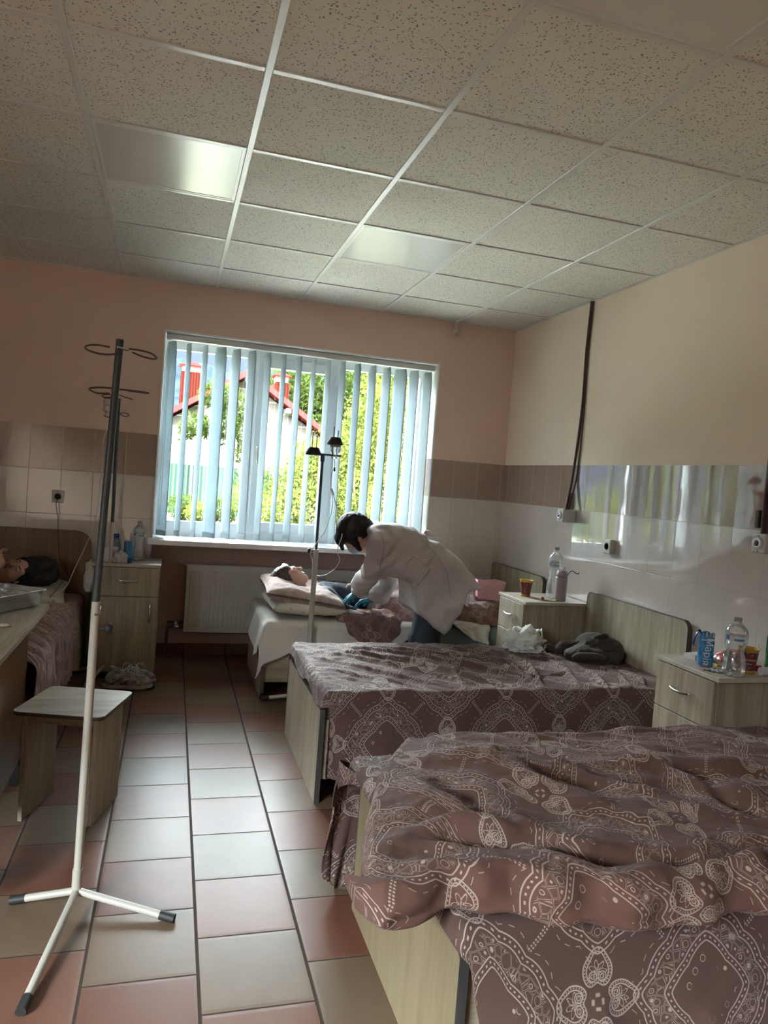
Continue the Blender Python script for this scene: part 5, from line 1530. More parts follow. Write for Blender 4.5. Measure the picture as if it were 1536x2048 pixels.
# ---- the patient in the left corner
t = thing('person', 'person with long black hair lying on the bed at the left edge', 'person', (-1.15, 4.85, .49))
ho = np.array(at(38, 1143, 'Y', 4.94)); HR = basis((-.12, -.80, .60), (.96, -.02, .20))
hp = xf(head_prims(), HR, ho, .95)
nk = ho+HR@np.array([0, -.035, -.15])
bt = [cap(nk, (-1.33, 4.72, .575), .05, .09, .04), cap((-1.30, 4.75, .575), (-1.18, 4.35, .565), .105, .09, .05), cap((-1.38, 4.62, .59), (-1.15, 4.86, .60), .05, .05, .04)]
aw = np.array(at(2, 1126, 'Y', 4.78))
ba = chain([(-1.17, 4.78, .60), (-1.10, 4.60, .62), aw], [.046, .036, .026])+chain([(-1.38, 4.62, .59), (-1.42, 4.35, .57), (-1.30, 4.15, .60)], [.046, .036, .026])
bh = hand(aw, (-.2, .5, .3), (0, .6, .3), 1, .6, .9)+hand((-1.30, 4.15, .60), (.8, -.2, 0), (0, 0, -1), 1, .4, .9)
bl = chain([(-1.22, 4.32, .565), (-1.12, 4.05, .60), (-1.08, 3.80, .55)], [.08, .055, .04])+chain([(-1.08, 4.34, .565), (-.98, 4.06, .60), (-.94, 3.80, .55)], [.08, .055, .04])
sdf_obj('body', hp+bt+ba+bh+bl, MAT['skin_dim'], t, .0055, it=1)
hr = [ell((0, -.030, .045), (.088, .095, .085), .02), ell((.02, -.075, .03), (.095, .055, .10), .03),
      ell((-.02, -.055, .14), (.075, .05, .09), .05), ell((.065, -.06, .10), (.06, .04, .11), .05), cap((.075, -.02, .02), (.085, -.045, -.09), .030, .022, .02), cap((-.075, -.02, .03), (-.070, -.03, -.04), .022, .014, .02), cap((0, .045, .095), (.05, .05, .06), .014, .008, .015), cap((0, .045, .095), (-.05, .05, .06), .014, .008, .015)]
sdf_obj('hair', xf(hr, HR, ho, .97), MAT['hair_black'], t, .005, post=folds_post(.006, 40, 8, (1, 1, 1)))
face_parts(t, HR*.95, ho, False)
sdf_obj('top', [cap((-1.24, 4.82, .58), (-1.33, 4.72, .575), .06, .09, .04)]+bt[1:]+chain([(-1.17, 4.78, .60), (-1.10, 4.60, .62), (np.array([-1.10, 4.60, .62])+aw)/2], [.050, .042, .036])+ba[2:], MAT['black_shirt'], t, .007, grow=.010, post=folds_post(.005, 16, 5))

# ------------------------------------------------------------------ heaped covers on the bed under the window
def heap(label, c, rx, ry, H, base, mat, seed, name='blanket', edge_y=None, cat='blanket', group=None, rot=0, droop=1.0, bumps=(), fq=5.0):
    nr, na = 60, 120; rr = np.linspace(0, 1, nr)**.8; aa = np.linspace(0, 2*np.pi, na, endpoint=False)
    R_, A = np.meshgrid(rr, aa, indexing='ij')
    k = 1+.13*vnoise(np.cos(A)*1.6+seed, np.sin(A)*1.6, 0, seed)+.05*vnoise(np.cos(A)*6, np.sin(A)*6, 0, seed+1)
    sq = (np.abs(np.cos(A))**3.2+np.abs(np.sin(A))**3.2)**(-1/3.2)
    x = R_*k*sq*rx*np.cos(A); y = R_*k*sq*ry*np.sin(A); ca, sa = math.cos(rot), math.sin(rot)
    X = c[0]+x*ca-y*sa; Y = c[1]+x*sa+y*ca
    prof = (1-np.clip(R_, 0, 1)**5)**.5
    Z = base+prof*(H+H*.25*fbm(X*fq*.8, Y*fq*.8, 0, 2, seed)+.011*ridge(X*fq*1.8+Y*fq, Y*fq*.9, 0, 3, seed+2)+.004*fbm(X*30, Y*30, 0, 2, seed))
    for bx, by, br, bh_ in bumps: Z = Z+prof*bh_*np.exp(-(((X-bx)**2+(Y-by)**2)/br**2))
    Zb = np.full_like(Z, base)-.0
    if edge_y is not None:
        dd = np.clip(edge_y-Y, 0, None)*droop; Z = Z-dd; Zb = Zb-dd-.0; Y = np.where(Y < edge_y, edge_y-.030*sstep(0, .02, edge_y-Y)-(edge_y-Y)*.25, Y)
    Zb = np.minimum(Zb, Z-.003)
    V = np.concatenate([np.stack([X, Y, Z], -1).reshape(-1, 3), np.stack([X, Y, Zb], -1).reshape(-1, 3)]); n = nr*na
    F = grid_faces(nr, na, True); F2 = [(a+n, d+n, e_+n, b_+n) for a, b_, e_, d in F]
    F3 = [((nr-1)*na+j, (nr-1)*na+j+n, (nr-1)*na+(j+1) % na+n, (nr-1)*na+(j+1) % na) for j in range(na)]
    uv = np.stack([X+Z*.4, Y+Z*.8], -1).reshape(-1, 2); uv = np.concatenate([uv, uv])
    o = mk(name, V, list(F)+F2+F3, MAT[mat], uv=uv, origin=c)
    return tag(o, label, cat, group)
heap('dark brown patterned blanket heaped over the legs of the patient by the window', (1.90, 4.88, .49), .58, .34, .165, .49, 'linen_far', 4, bumps=((1.40, 4.85, .16, .07),))
heap('brown patterned blanket fold spilling over the bed edge left of the person in white', (1.30, 4.56, .49), .21, .17, .055, .492, 'linen_far', 9, edge_y=4.470, droop=1.6, fq=7)
heap('brown patterned blanket bunched on the bed between the person in white and the pink bag', (2.00, 4.62, .49), .24, .17, .12, .49, 'linen_far', 14, fq=7, bumps=((1.82, 4.6, .10, .07),))
def hang(label, px_top, px_bot, Y, mat, seed, name='sheet'):
    """cloth hanging over the bed edge between two outlines"""
    n1, n2 = 50, 30; V = []
    T_ = [np.array(at(px, py, 'Y', Y)) for px, py in px_top]; B_ = [np.array(at(px, py, 'Y', Y-.03)) for px, py in px_bot]
    def ev(L, u):
        q = u*(len(L)-1); i = min(int(q), len(L)-2); return L[i]*(1-(q-i))+L[i+1]*(q-i)
    for i in range(n1):
        for j in range(n2):
            u, v = i/(n1-1), j/(n2-1); p_ = ev(T_, u)*(1-v)+ev(B_, u)*v
            w_ = .012*math.sin(u*19+2*math.sin(v*3)+seed)*min(1, v*2+.1)+.006*float(ridge(u*6, v*2, 0, 3, seed)); back = .045*max(0, 1-v/.12)**2
            V.append((p_[0], p_[1]-w_-.012+back, p_[2]+.01*(v < .1)))
    o = mk(name, V, grid_faces(n1, n2), MAT[mat], origin=V[0]); m_ = o.modifiers.new('thickness', 'SOLIDIFY'); m_.thickness = .003
    return tag(o, label, 'sheet', 'white sheets')
hang('white sheet trailing over the bed edge below the pink bag', [(893, 1240), (915, 1243), (945, 1248), (978, 1252)], [(900, 1244), (918, 1258), (945, 1280), (975, 1288)], 4.46, 'sheet', 2)
pl_ = [np.array(at(px, py, 'Y', Y)) for px, py, Y in ((918, 1176, 4.62), (944, 1182, 4.60), (922, 1232, 4.50), (900, 1234, 4.52))]
V = []
for i in range(20):
    for j in range(24):
        u, v = i/19, j/23; p_ = (1-u)*((1-v)*pl_[0]+v*pl_[3])+u*((1-v)*pl_[1]+v*pl_[2]); V.append(p_+np.array([0, -.012*math.sin(u*7+v*3), .006*math.sin(v*9)]))
MAT['pale_blue_cloth'] = plain('pale_blue_white_cotton', (.52, .55, .66), .8, sheen=.1)
o = mk('folded_sheet', V, grid_faces(20, 24), MAT['pale_blue_cloth'], origin=pl_[0]); m_ = o.modifiers.new('thickness', 'SOLIDIFY'); m_.thickness = .02
tag(o, 'bluish white folded sheet sticking out beside the hem of the white coat', 'sheet', 'white sheets')

# ------------------------------------------------------------------ drip stands
def tripod(parent, c, tips, r=.0115, zj=.035, mat='white_paint', foot='rubber'):
    for tp in tips:
        b = MB(); a = np.array([c[0], c[1], zj+.02]); e_ = np.array([tp[0], tp[1], r+.001]); d = e_-a; d /= np.linalg.norm(d)
        b.tube([a, e_], r, 12); l = b.build('leg', MAT[mat], parent)
        f = MB(); f.tube([e_-d*.035, e_+d*.012], r*1.22, 12); part_label(f.build('rubber_foot', MAT[foot], l), 'black rubber foot')
def knob(parent, c, d, s=1.0):
    b = MB(); c = np.array(c, float); d = np.array(d, float)
    b.tube([c, c+d*.022*s], .005*s, 8); b.tube([c+d*.020*s, c+d*.024*s, c+d*.036*s, c+d*.040*s], [.010*s, .016*s, .016*s, .010*s], 10)
    part_label(b.build('clamp_knob', MAT['rubber'], parent), 'black clamp knob')

# near stand
t = thing('drip_stand', 'tall white and black drip stand in the foreground beside the stool', 'drip stand', (-.208, 2.38, 0), 'drip stands')
cx, cy = -.2085, 2.38
b = MB(); b.tube([(cx, cy, .045), (cx+.006, cy, .968)], .0128, 16); b.tube([(cx, cy, .045), (cx, cy, .125)], .0150, 16); b.build('lower_pole', MAT['white_paint'], t)
b = MB(); b.tube([(cx+.005, cy, .960), (cx+.029, cy, 1.772)], .0112, 16); part_label(b.build('upper_pole', MAT['dark_steel'], t), 'black upper pole')
tripod(t, (cx, cy), [(-.392, 2.430), (.078, 2.262), (-.280, 1.935)])
knob(t, (cx+.018, cy, .885), (1, -.1, 0))
b = MB(); b.tube([(cx+.006, cy-.014, .93), (cx+.02, cy, .93), (cx+.02, cy, .955)], .004, 6); b.build('collar_screw', MAT['chrome'], t)
def hook(parent, pts, r=.0028):
    b = MB(); b.tube(pts, r, 8, smooth_path=7); b.build('hook', MAT['rust'], parent)
hk = [(218, 694, 2.36), (196, 690, 2.44), (175, 691, 2.42), (171, 697, 2.38), (186, 704, 2.33), (210, 709, 2.33), (236, 708, 2.368)]
hook(t, [at(px, py, 'Y', Y) for px, py, Y in hk])
hook(t, [at(px, py, 'Y', Y) for px, py, Y in [(244, 698, 2.39), (270, 699, 2.43), (300, 706, 2.43), (313, 716, 2.39), (305, 718, 2.34), (285, 713, 2.31), (265, 705, 2.32)]])
hook(t, [at(px, py, 'Y', Y) for px, py, Y in [(238, 778, 2.39), (205, 775, 2.44), (182, 776, 2.42), (179, 779, 2.38), (194, 786, 2.33), (219, 787, 2.34)]])
hook(t, [at(px, py, 'Y', Y) for px, py, Y in [(240, 779, 2.37), (262, 781, 2.35), (285, 784, 2.33), (297, 786, 2.33), (285, 785, 2.38), (254, 781, 2.42)]])
b = MB(); p_ = np.array(at(248, 698, 'Y', 2.375)); b.tube([p_-[.018, .02, 0], p_+[.012, .006, 0]], .0042, 8); b.build('bolt', MAT['chrome'], t)

# stand by the left bed
t = thing('drip_stand', 'white and black drip stand with a bottle standing over the sneakers', 'drip stand', (-.34, 4.95, 0), 'drip stands')
cx, cy = -.340, 4.95
b = MB(); b.tube([(cx, cy, .085), (cx-.012, cy, 1.01)], .0125, 14); b.tube([(cx, cy, .085), (cx, cy, .15)], .0145, 14); b.build('lower_pole', MAT['white_paint'], t)
b = MB(); b.tube([(cx-.012, cy, 1.00), (cx-.018, cy, 1.80)], .0105, 14); part_label(b.build('upper_pole', MAT['dark_steel'], t), 'black upper pole')
tripod(t, (cx, cy), [(-.046, 4.712), (-.448, 4.64), (-.53, 5.10)], zj=.075)
knob(t, (cx-.002, cy, .62), (1, -.1, 0))
hook(t, [at(px, py, 'Y', Y) for px, py, Y in [(232, 792, 4.96), (215, 789, 5.02), (204, 792, 4.97), (212, 795, 4.90), (226, 794, 4.91)]], .0032)
hook(t, [at(px, py, 'Y', Y) for px, py, Y in [(238, 790, 4.96), (252, 795, 4.96), (265, 799, 4.95)]], .0032)
hook(t, [at(px, py, 'Y', Y) for px, py, Y in [(236, 827, 4.95), (250, 826, 5.0), (258, 830, 4.97), (250, 833, 4.91), (241, 829, 4.92)]], .0032)
hook(t, [at(px, py, 'Y', Y) for px, py, Y in [(234, 830, 4.95), (216, 828, 4.98), (209, 832, 4.94), (220, 835, 4.90)]], .0032)

# stand by the patient at the window
t = thing('drip_stand', 'drip stand with a dark crossbar and two rubber clamps in front of the window', 'drip stand', (.872, 4.42, 0), 'drip stands')
cx, cy = .872, 4.40
b = MB(); b.tube([(cx, cy, .045), (cx, cy, .955)], .0165, 16); b.build('lower_pole', MAT['white_paint'], t)
b = MB(); b.tube([(cx, cy, .95), (cx-.002, cy, 1.532)], .0085, 12); b.tube([(cx-.002, cy, 1.495), (cx-.002, cy, 1.540)], .013, 12); part_label(b.build('upper_pole', MAT['dark_steel'], t), 'black upper pole')
tripod(t, (cx, cy), [(.622, 4.455), (1.02, 4.20), (1.00, 4.46)], r=.0125)
knob(t, (cx-.014, cy, .945), (-1, -.1, 0))
b = MB(); b.tube([(.775, cy, 1.541), (.985, cy, 1.538)], .006, 8); b.build('crossbar', MAT['dark_steel'], t)
for px, py, hgt in ((627, 908, 0), (670, 888, 1)):
    p_ = np.array(at(px, py-3, 'Y', cy)); b = MB()
    b.lathe([(0, -.012), (.046, -.016), (.050, -.010), (.034, .026), (.028, .032), (0, .032)], p_, 20, 'Z'); d_ = b.build('rubber_dome', MAT['rubber'], t)
    for dx in (-.012, .014):
        b = MB(); b.tube([p_+np.array([dx, 0, -.01 if not hgt else -.10]), p_+np.array([dx+.002, 0, .125-.02*(dx > 0)-.03*hgt])], .0028, 8); b.build('rod', MAT['rust'], d_)

# ------------------------------------------------------------------ drip bottles and lines
def drip_bottle(label, c, s=1.0, liquid=.5):
    t = thing('infusion_bottle', label, 'infusion bottle', c, 'infusion bottles'); c = np.array(c, float)
    b = MB(); b.lathe([(.006*s, -.050*s), (.013*s, -.050*s), (.014*s, -.040*s), (.031*s, -.026*s), (.034*s, -.018*s), (.034*s, .055*s), (.031*s, .062*s), (0, .064*s)], c, 24); b.build('glass', MAT['glassware'], t)
    b = MB(); b.lathe([(.0145*s, -.053*s), (.0145*s, -.040*s), (0, -.040*s), (0, -.053*s)], c, 18); part_label(b.build('cap', MAT['socket'], t), 'pale cap')
    b = MB(); b.lathe([(.0345*s, .012*s), (.0347*s, .013*s), (.0347*s, .045*s), (.0345*s, .046*s)], c, 24); b.build('paper_label', plain('grey_paper_label', (.42, .42, .42), .7), t)
    return t
drip_bottle('upturned glass drip bottle on the stand over the sneakers', at(217, 815, 'Y', 4.93), .95)
drip_bottle('upturned glass drip bottle under a rubber clamp in front of the window', at(671, 896, 'Y', 4.40)+np.array([0, 0, -.005]), .95)
def line(name, label, cat, pts, r, mat, extra=None, k=8, group=None):
    b = MB(); P_ = [at(px, py, 'Y', Y) for px, py, Y in pts]; b.tube(P_, r, 8, smooth_path=k)
    if extra:
        t = thing(name, label, cat, P_[0], group); b.build('tube', MAT[mat], t)
        for nm, px, py, Y, px2, py2, rr, m_ in extra:
            e_ = MB(); A, B_ = np.array(at(px, py, 'Y', Y)), np.array(at(px2, py2, 'Y', Y)); e_.tube([A, A+(B_-A)*.05, A+(B_-A)*.9, B_], [rr*.6, rr, rr, rr*.5], 10); e_.build(nm, MAT[m_], t)
        return t
    return tag(b.build(name, MAT[mat], origin=P_[0]), label, cat, group)
line('infusion_line', 'thin white drip line hanging from the bottle over the left bed', 'drip line',
     [(220, 836, 4.93), (214, 858, 4.92), (207, 880, 4.92), (205, 905, 4.92), (204, 950, 4.92), (200, 985, 4.92), (190, 1040, 4.92), (172, 1090, 4.92), (155, 1125, 4.93), (143, 1152, 4.95), (133, 1172, 4.96), (110, 1188, 4.80)], .0022, 'tube',
     [('drip_chamber', 208, 893, 4.92, 205, 912, .006, 'glassware'), ('roller_clamp', 202, 957, 4.92, 200, 975, .0065, 'tube')], group='drip lines')
line('infusion_line', 'thin white drip line looping from the window stand down to the patient', 'drip line',
     [(669, 918, 4.40), (669, 932, 4.40), (663, 950, 4.40), (662, 975, 4.40), (667, 992, 4.40), (673, 1015, 4.36), (679, 1050, 4.30), (684, 1070, 4.20), (677, 1092, 4.18), (675, 1105, 4.2), (679, 1120, 4.2), (672, 1135, 4.3), (655, 1148, 4.38), (638, 1152, 4.42), (630, 1146, 4.45), (624, 1120, 4.42), (621, 1105, 4.38), (630, 1090, 4.36), (648, 1065, 4.36), (660, 1035, 4.38), (665, 1010, 4.40), (664, 990, 4.41)], .0024, 'tube',
     [('drip_chamber', 669, 935, 4.40, 669, 943, .005, 'rubber'), ('roller_clamp', 662, 977, 4.40, 667, 991, .008, 'tube')], group='drip lines')
line('charging_cable', 'thin dark cable hanging from the socket over the left bed to the pillow', 'cable',
     [(116, 996, 5.27), (112, 1008, 5.24), (116, 1040, 5.24), (117, 1090, 5.23), (121, 1130, 5.23), (131, 1153, 5.08), (118, 1172, 4.97), (100, 1195, 4.80)], .0024, 'brown_pipe')
t_ = None
b = MB(); p_ = np.array([-.729, YB-.0145, 1.135]); b.lathe([(.019, 0), (.019, -.010), (.013, -.030), (.006, -.040), (0, -.040)], p_, 16, 'Y'); tag(b.build('plug', MAT['black'], origin=p_), 'round black plug in the socket over the left bed', 'plug')

# ------------------------------------------------------------------ sneakers
def sneaker(label, c, yaw, s=1.0):
    """toe towards +x before turning"""
    t = thing('sneaker', label, 'shoe', c, 'pair of sneakers')
    R = np.array(Matrix.Rotation(yaw, 3, 'Z')); c = np.array(c, float)
    def T(p): return R@(np.array(p)*s)+c
    pr = [ell((.055, 0, .040), (.085, .046, .038), .03), ell((-.085, 0, .050), (.055, .036, .045), .03), cap((-.10, 0, .075), (-.02, 0, .078), .030, .030, .02), cap((-.02, 0, .07), (.07, 0, .045), .034, .036, .03), ell((-.055, 0, .125), (.045, .020, .050), .01, sub=True)]
    shell = sdf_obj('upper', xf(pr, R, c, s), MAT['shoe_mesh'], t, .0045, post=lambda V, X, Y, Z: np.maximum(V, .020*s+c[2]-Z)-.0012*vnoise(X*60, Y*60, Z*60)*(np.abs(V) < .02))
    so = []
    n = 40; V = []; prof = [(1.0, 0.004), (1.04, .010), (1.04, .022), (1.0, .030), (0, .030)]
    out = []
    for k in range(n):
        a = 2*math.pi*k/n; x = .145*math.cos(a); w = .050 if x > 0 else .040; w *= (1-.18*math.exp(-((x+.02)/.04)**2)); out.append((x-.003, w*math.copysign(abs(math.sin(a))**.75, math.sin(a))))
    for f_, z in [(0.0, .004)]+prof:
        for (x, y) in out: V.append(T((x*f_, y*f_, z+(.006 if x > .10 else 0)*(z < .02))))
    F = [(i*n+j, (i+1)*n+j, (i+1)*n+(j+1) % n, i*n+(j+1) % n) for i in range(5) for j in range(n)]
    mk('sole', V, [f[::-1] for f in F], MAT['shoe_sole'], t)
    for k, (x0_, x1_) in enumerate([(-.10, -.03), (-.04, .03), (.02, .07)]):
        for sg in (-1, 1):
            b = MB(); b.tube([T((x0_, sg*.042, .035)), T(((x0_+x1_)/2, sg*.044, .055)), T((x1_, sg*.030, .082-.02*k))], .0035, 6, smooth_path=4); b.build('side_stripe', MAT['shoe_dark'], shell)
    b = MB(); rs = random.Random(int(abs(c[0])*1000))
    for k in range(5):
        x = .065-.022*k; z = .073+.008*k; b.tube([T((x, -.022, z)), T((x-.008, 0, z+.008)), T((x-.012, .022, z))], .0022, 6, smooth_path=3)
        b.tube([T((x, .022, z)), T((x-.008, 0, z+.009)), T((x-.012, -.022, z))], .0022, 6, smooth_path=3)
    for k in range(7):
        a = rs.uniform(0, 6.28); x = rs.uniform(-.04, .05); r_ = rs.uniform(.018, .034)
        b.tube([T((x+r_*math.cos(a+q)*.9, r_*math.sin(a+q)*1.0+rs.uniform(-.004, .004), .090+.028*math.sin(q*.9+a)+rs.uniform(0, .01))) for q in np.linspace(0, 5.0, 8)], .0020, 6, smooth_path=4)
    part_label(b.build('laces', MAT['shoe_lace'], t), 'loose pale laces')
    return t
m = begin('grey_white_mesh_fabric'); s, x, y, z = coords(); n = noise(s, 220, 3); n2 = noise(s, 30, 3)
MAT['shoe_mesh'] = finish(m, mix(f_step(n*.5+n2*.5, .4, .62), (.13, .125, .115), (.42, .41, .38)), .8, bump=n, bstr=.5, bdist=.001)
MAT['shoe_sole'] = plain('grey_white_sole', (.34, .32, .29), .6, var=.2, nscale=40)
MAT['shoe_dark'] = plain('dark_shoe_stripe', (.03, .03, .03), .5)
MAT['shoe_lace'] = plain('pale_lace', (.50, .50, .45), .8)
sneaker('nearer grey and white sneaker with loose laces before the left nightstand', (-.185, 4.715, .001), math.radians(-4), 1.0)
sneaker('grey and white sneaker behind its mate against the left nightstand', (-.165, 4.832, .001), math.radians(2), .98)

# ------------------------------------------------------------------ things on the nightstands
def text_obj(name, s, size, place, mat, parent, thick=.0003, align='CENTER', extrude=0.0):
    """lettering laid on a surface: place(x, y) -> world point"""
    cu = bpy.data.curves.new('lettering', 'FONT'); cu.body = s; cu.size = size; cu.align_x = align; cu.align_y = 'CENTER'; cu.resolution_u = 3
    o = bpy.data.objects.new('lettering', cu); COL.objects.link(o)
    dg = bpy.context.evaluated_depsgraph_get(); dg.update(); me = o.evaluated_get(dg).to_mesh()
    bm = bmesh.new(); bm.from_mesh(me); bmesh.ops.triangulate(bm, faces=bm.faces[:])
    long_ = [e_ for e_ in bm.edges if e_.calc_length() > size*.3]
    if long_: bmesh.ops.subdivide_edges(bm, edges=long_, cuts=2); bmesh.ops.triangulate(bm, faces=bm.faces[:])
    bm.verts.ensure_lookup_table(); bm.verts.index_update()
    V = [place(v.co.x, v.co.y) for v in bm.verts]; F = [[v.index for v in f.verts] for f in bm.faces]; bm.free()
    o.evaluated_get(dg).to_mesh_clear(); bpy.data.objects.remove(o); bpy.data.curves.remove(cu)
    return mk(name, V, F, mat, parent, False)
INK_RED = plain('dark_red_ink', (.22, .015, .03), .5); INK_TEAL = plain('teal_ink', (.06, .20, .24), .5); INK_BLUE = plain('blue_ink', (.05, .11, .33), .5); INK_WHITE = plain('white_ink', (.75, .75, .73), .5)
def water_bottle(label, c, s, face_ang, words=True, word='моршинська', H=.315):
    t = thing('water_bottle', label, 'bottle', c, 'clear plastic water bottles'); c = np.array(c, float); k = s
    prof = [(0, .004), (.020, .0), (.036, .002), (.044, .012), (.046, .03), (.046, .07), (.043, .10), (.036, .128), (.034, .140), (.036, .152), (.043, .178), (.0455, .195), (.0455, .245), (.042, .262), (.030, .281), (.016, .293), (.0145, .298), (.0145, .302), (.017, .303), (.017, .306), (.014, .307), (.014, .324)]
    b = MB(); b.lathe([(r_*k, h_*H/.324) for r_, h_ in prof], c, 36); b.build('bottle_wall', MAT['pet'], t)
    b = MB(); b.lathe([(0, .306), (.0165, .306), (.0165, .321), (.015, .324), (0, .324)], c+np.array([0, 0, 0]), 20)
    for i, v in enumerate(b.V): b.V[i] = (c[0]+(v[0]-c[0])*k, c[1]+(v[1]-c[1])*k, c[2]+(v[2]-c[2])*H/.324)
    part_label(b.build('cap', clear('cloudy_cap', (.8, .8, .8), .1, .1, haze=.6, hcol=(.6, .58, .57)), t), 'cloudy cap')
    b = MB(); z0, z1 = .198*H/.324, .243*H/.324; rr = .0459*k; n = 30; V = []
    for i in range(n+1):
        a = face_ang-1.6+3.2*i/n
        for z_ in (z0, z1): V.append((c[0]+rr*math.cos(a), c[1]+rr*math.sin(a), c[2]+z_))
    lb = mk('label_wrap', V, grid_faces(n+1, 2), clear('frosted_label_film', (.85, .86, .87), .05, .2, haze=.45, hcol=(.72, .72, .73)), t)
    zc = (z0+z1)/2
    def pl(dx, dz, off=.0004): return lambda x, y: (c[0]+(rr+off)*math.cos(face_ang+(x+dx)/rr), c[1]+(rr+off)*math.sin(face_ang+(x+dx)/rr), c[2]+zc+dz+y)
    if words:
        text_obj('lettering', word, .0155*k, pl(.006, .010), INK_RED, lb)
        def strip(x0_, x1_, z0_, z1_, m_, nm):
            n_ = 8; V = []
            for i in range(n_+1):
                for zz in (z0_, z1_): V.append(pl(0, 0, .0003)(x0_+(x1_-x0_)*i/n_, zz))
            mk(nm, V, grid_faces(n_+1, 2), m_, lb)
        strip(-.018, .020, -.013, -.005, INK_TEAL, 'printed_bar'); strip(-.052, -.036, -.012, .006, INK_BLUE, 'printed_patch')
    return t
def cam_ang(c): return math.atan2(-c[1], -c[0])
c_ = at(1465, 1352, 'Z', .75); c_ = (c_[0]+.010, c_[1]+.010, .7505)
water_bottle('clear water bottle standing in front of the patterned cup on the nearest nightstand', c_, .92, cam_ang(c_)+.25, H=.228)
c_ = at(1105, 1198, 'Z', .75); c_ = (2.345, 4.085, .7505)
water_bottle('clear water bottle behind the lilac bottle on the middle nightstand', c_, 1.0, cam_ang(c_)+.1, H=.325)
c_ = at(275, 1119, 'Z', .75); c_ = (-.190, 5.130, .7505)
water_bottle('clear water bottle on the left nightstand beside the window niche', c_, .95, cam_ang(c_)+.3, H=.262)

def cup(label, c, s=1.0, straw=False, words=True):
    t = thing('paper_cup', label, 'cup', c, 'yellow rimmed paper cups'); c = np.array(c, float)
    m = begin('cup_print'); q, x, y, z = coords(); v = voro(q, 75.0, out=1); d = voro(q, 75.0); r3 = f_step(v, .35, .36)
    col = mix(noise(q, 60, 3), (.10, .010, .014), (.24, .03, .035)); col = mix(f_line(d, .38, .1)*f_step(v, .72, .73), col, (.06, .16, .05)); col = mix(f_line(d, .40, .1)*f_step(v, .30, .29), col, (.06, .17, .26)); col = mix(f_line(d, .14, .2), col, (.5, .42, .3))
    hi = f_step(z, (.083 if words else .30)*s, (.084 if words else .31)*s)
    finish(m, col, .45)
    yel = plain('yellow_card', (.52, .30, .035), .5)
    r0, r1, h = .0285*s, .040*s, .100*s
    b = MB(); b.lathe([(r0+(r1-r0)*z_/h, z_) for z_ in (.012*s, .03*s, .06*s, .088*s)], c+np.array([0, 0, 0]), 36); b.F = [f for f in b.F if len(f) == 4]; b.sm = [True]*len(b.F); b.mi = [0]*len(b.F); w_ = b.build('printed_wall', m, t)
    b = MB(); b.lathe([(0, .004*s), (r0, .002*s), (r0, 0), (r0+.001, 0), (r0+.0014*s, .012*s)], c, 36); part_label(b.build('base', yel, t), 'yellow base')
    b = MB(); b.lathe([(r0+(r1-r0)*.88, .088*s), (r1, h-.003), (r1+.0025*s, h-.001), (r1+.002*s, h+.002), (r1-.001, h), (r0+.001, .012*s), (0, .012*s)], c, 36); b.F = [f for f in b.F if len(f) == 4]; b.sm = [True]*len(b.F); b.mi = [0]*len(b.F); part_label(b.build('rim', yel, t), 'yellow rim and lining')
    if words:
        A0 = cam_ang(c)+.12
        def pl(dx, zc): return lambda x, y: ((c[0]+(r0+(r1-r0)*(zc+y)/h+.0005)*math.cos(A0+(x+dx)/(r0+.005))), (c[1]+(r0+(r1-r0)*(zc+y)/h+.0005)*math.sin(A0+(x+dx)/(r0+.005))), c[2]+zc+y)
        text_obj('lettering', 'BI LAUVSSON', .0098*s, pl(0, .056*s), INK_WHITE, w_); text_obj('lettering', 'keepcup', .0075*s, pl(.002, .041*s), INK_WHITE, w_)
    if straw:
        b = MB(); b.tube([c+np.array([.01, -.015, .03*s]), c+np.array([.028, -.02, .128*s])], .0022, 6); part_label(b.build('stirrer', MAT['tube'], t), 'pale stirrer')
    return t
cup('dark red cup with yellow rim on the nearest nightstand at the right', (2.262, 2.372, .7505), .98, True)
cup('patterned cup with yellow rim on the middle nightstand', (2.180, 4.140, .7505), 1.02, False, False)

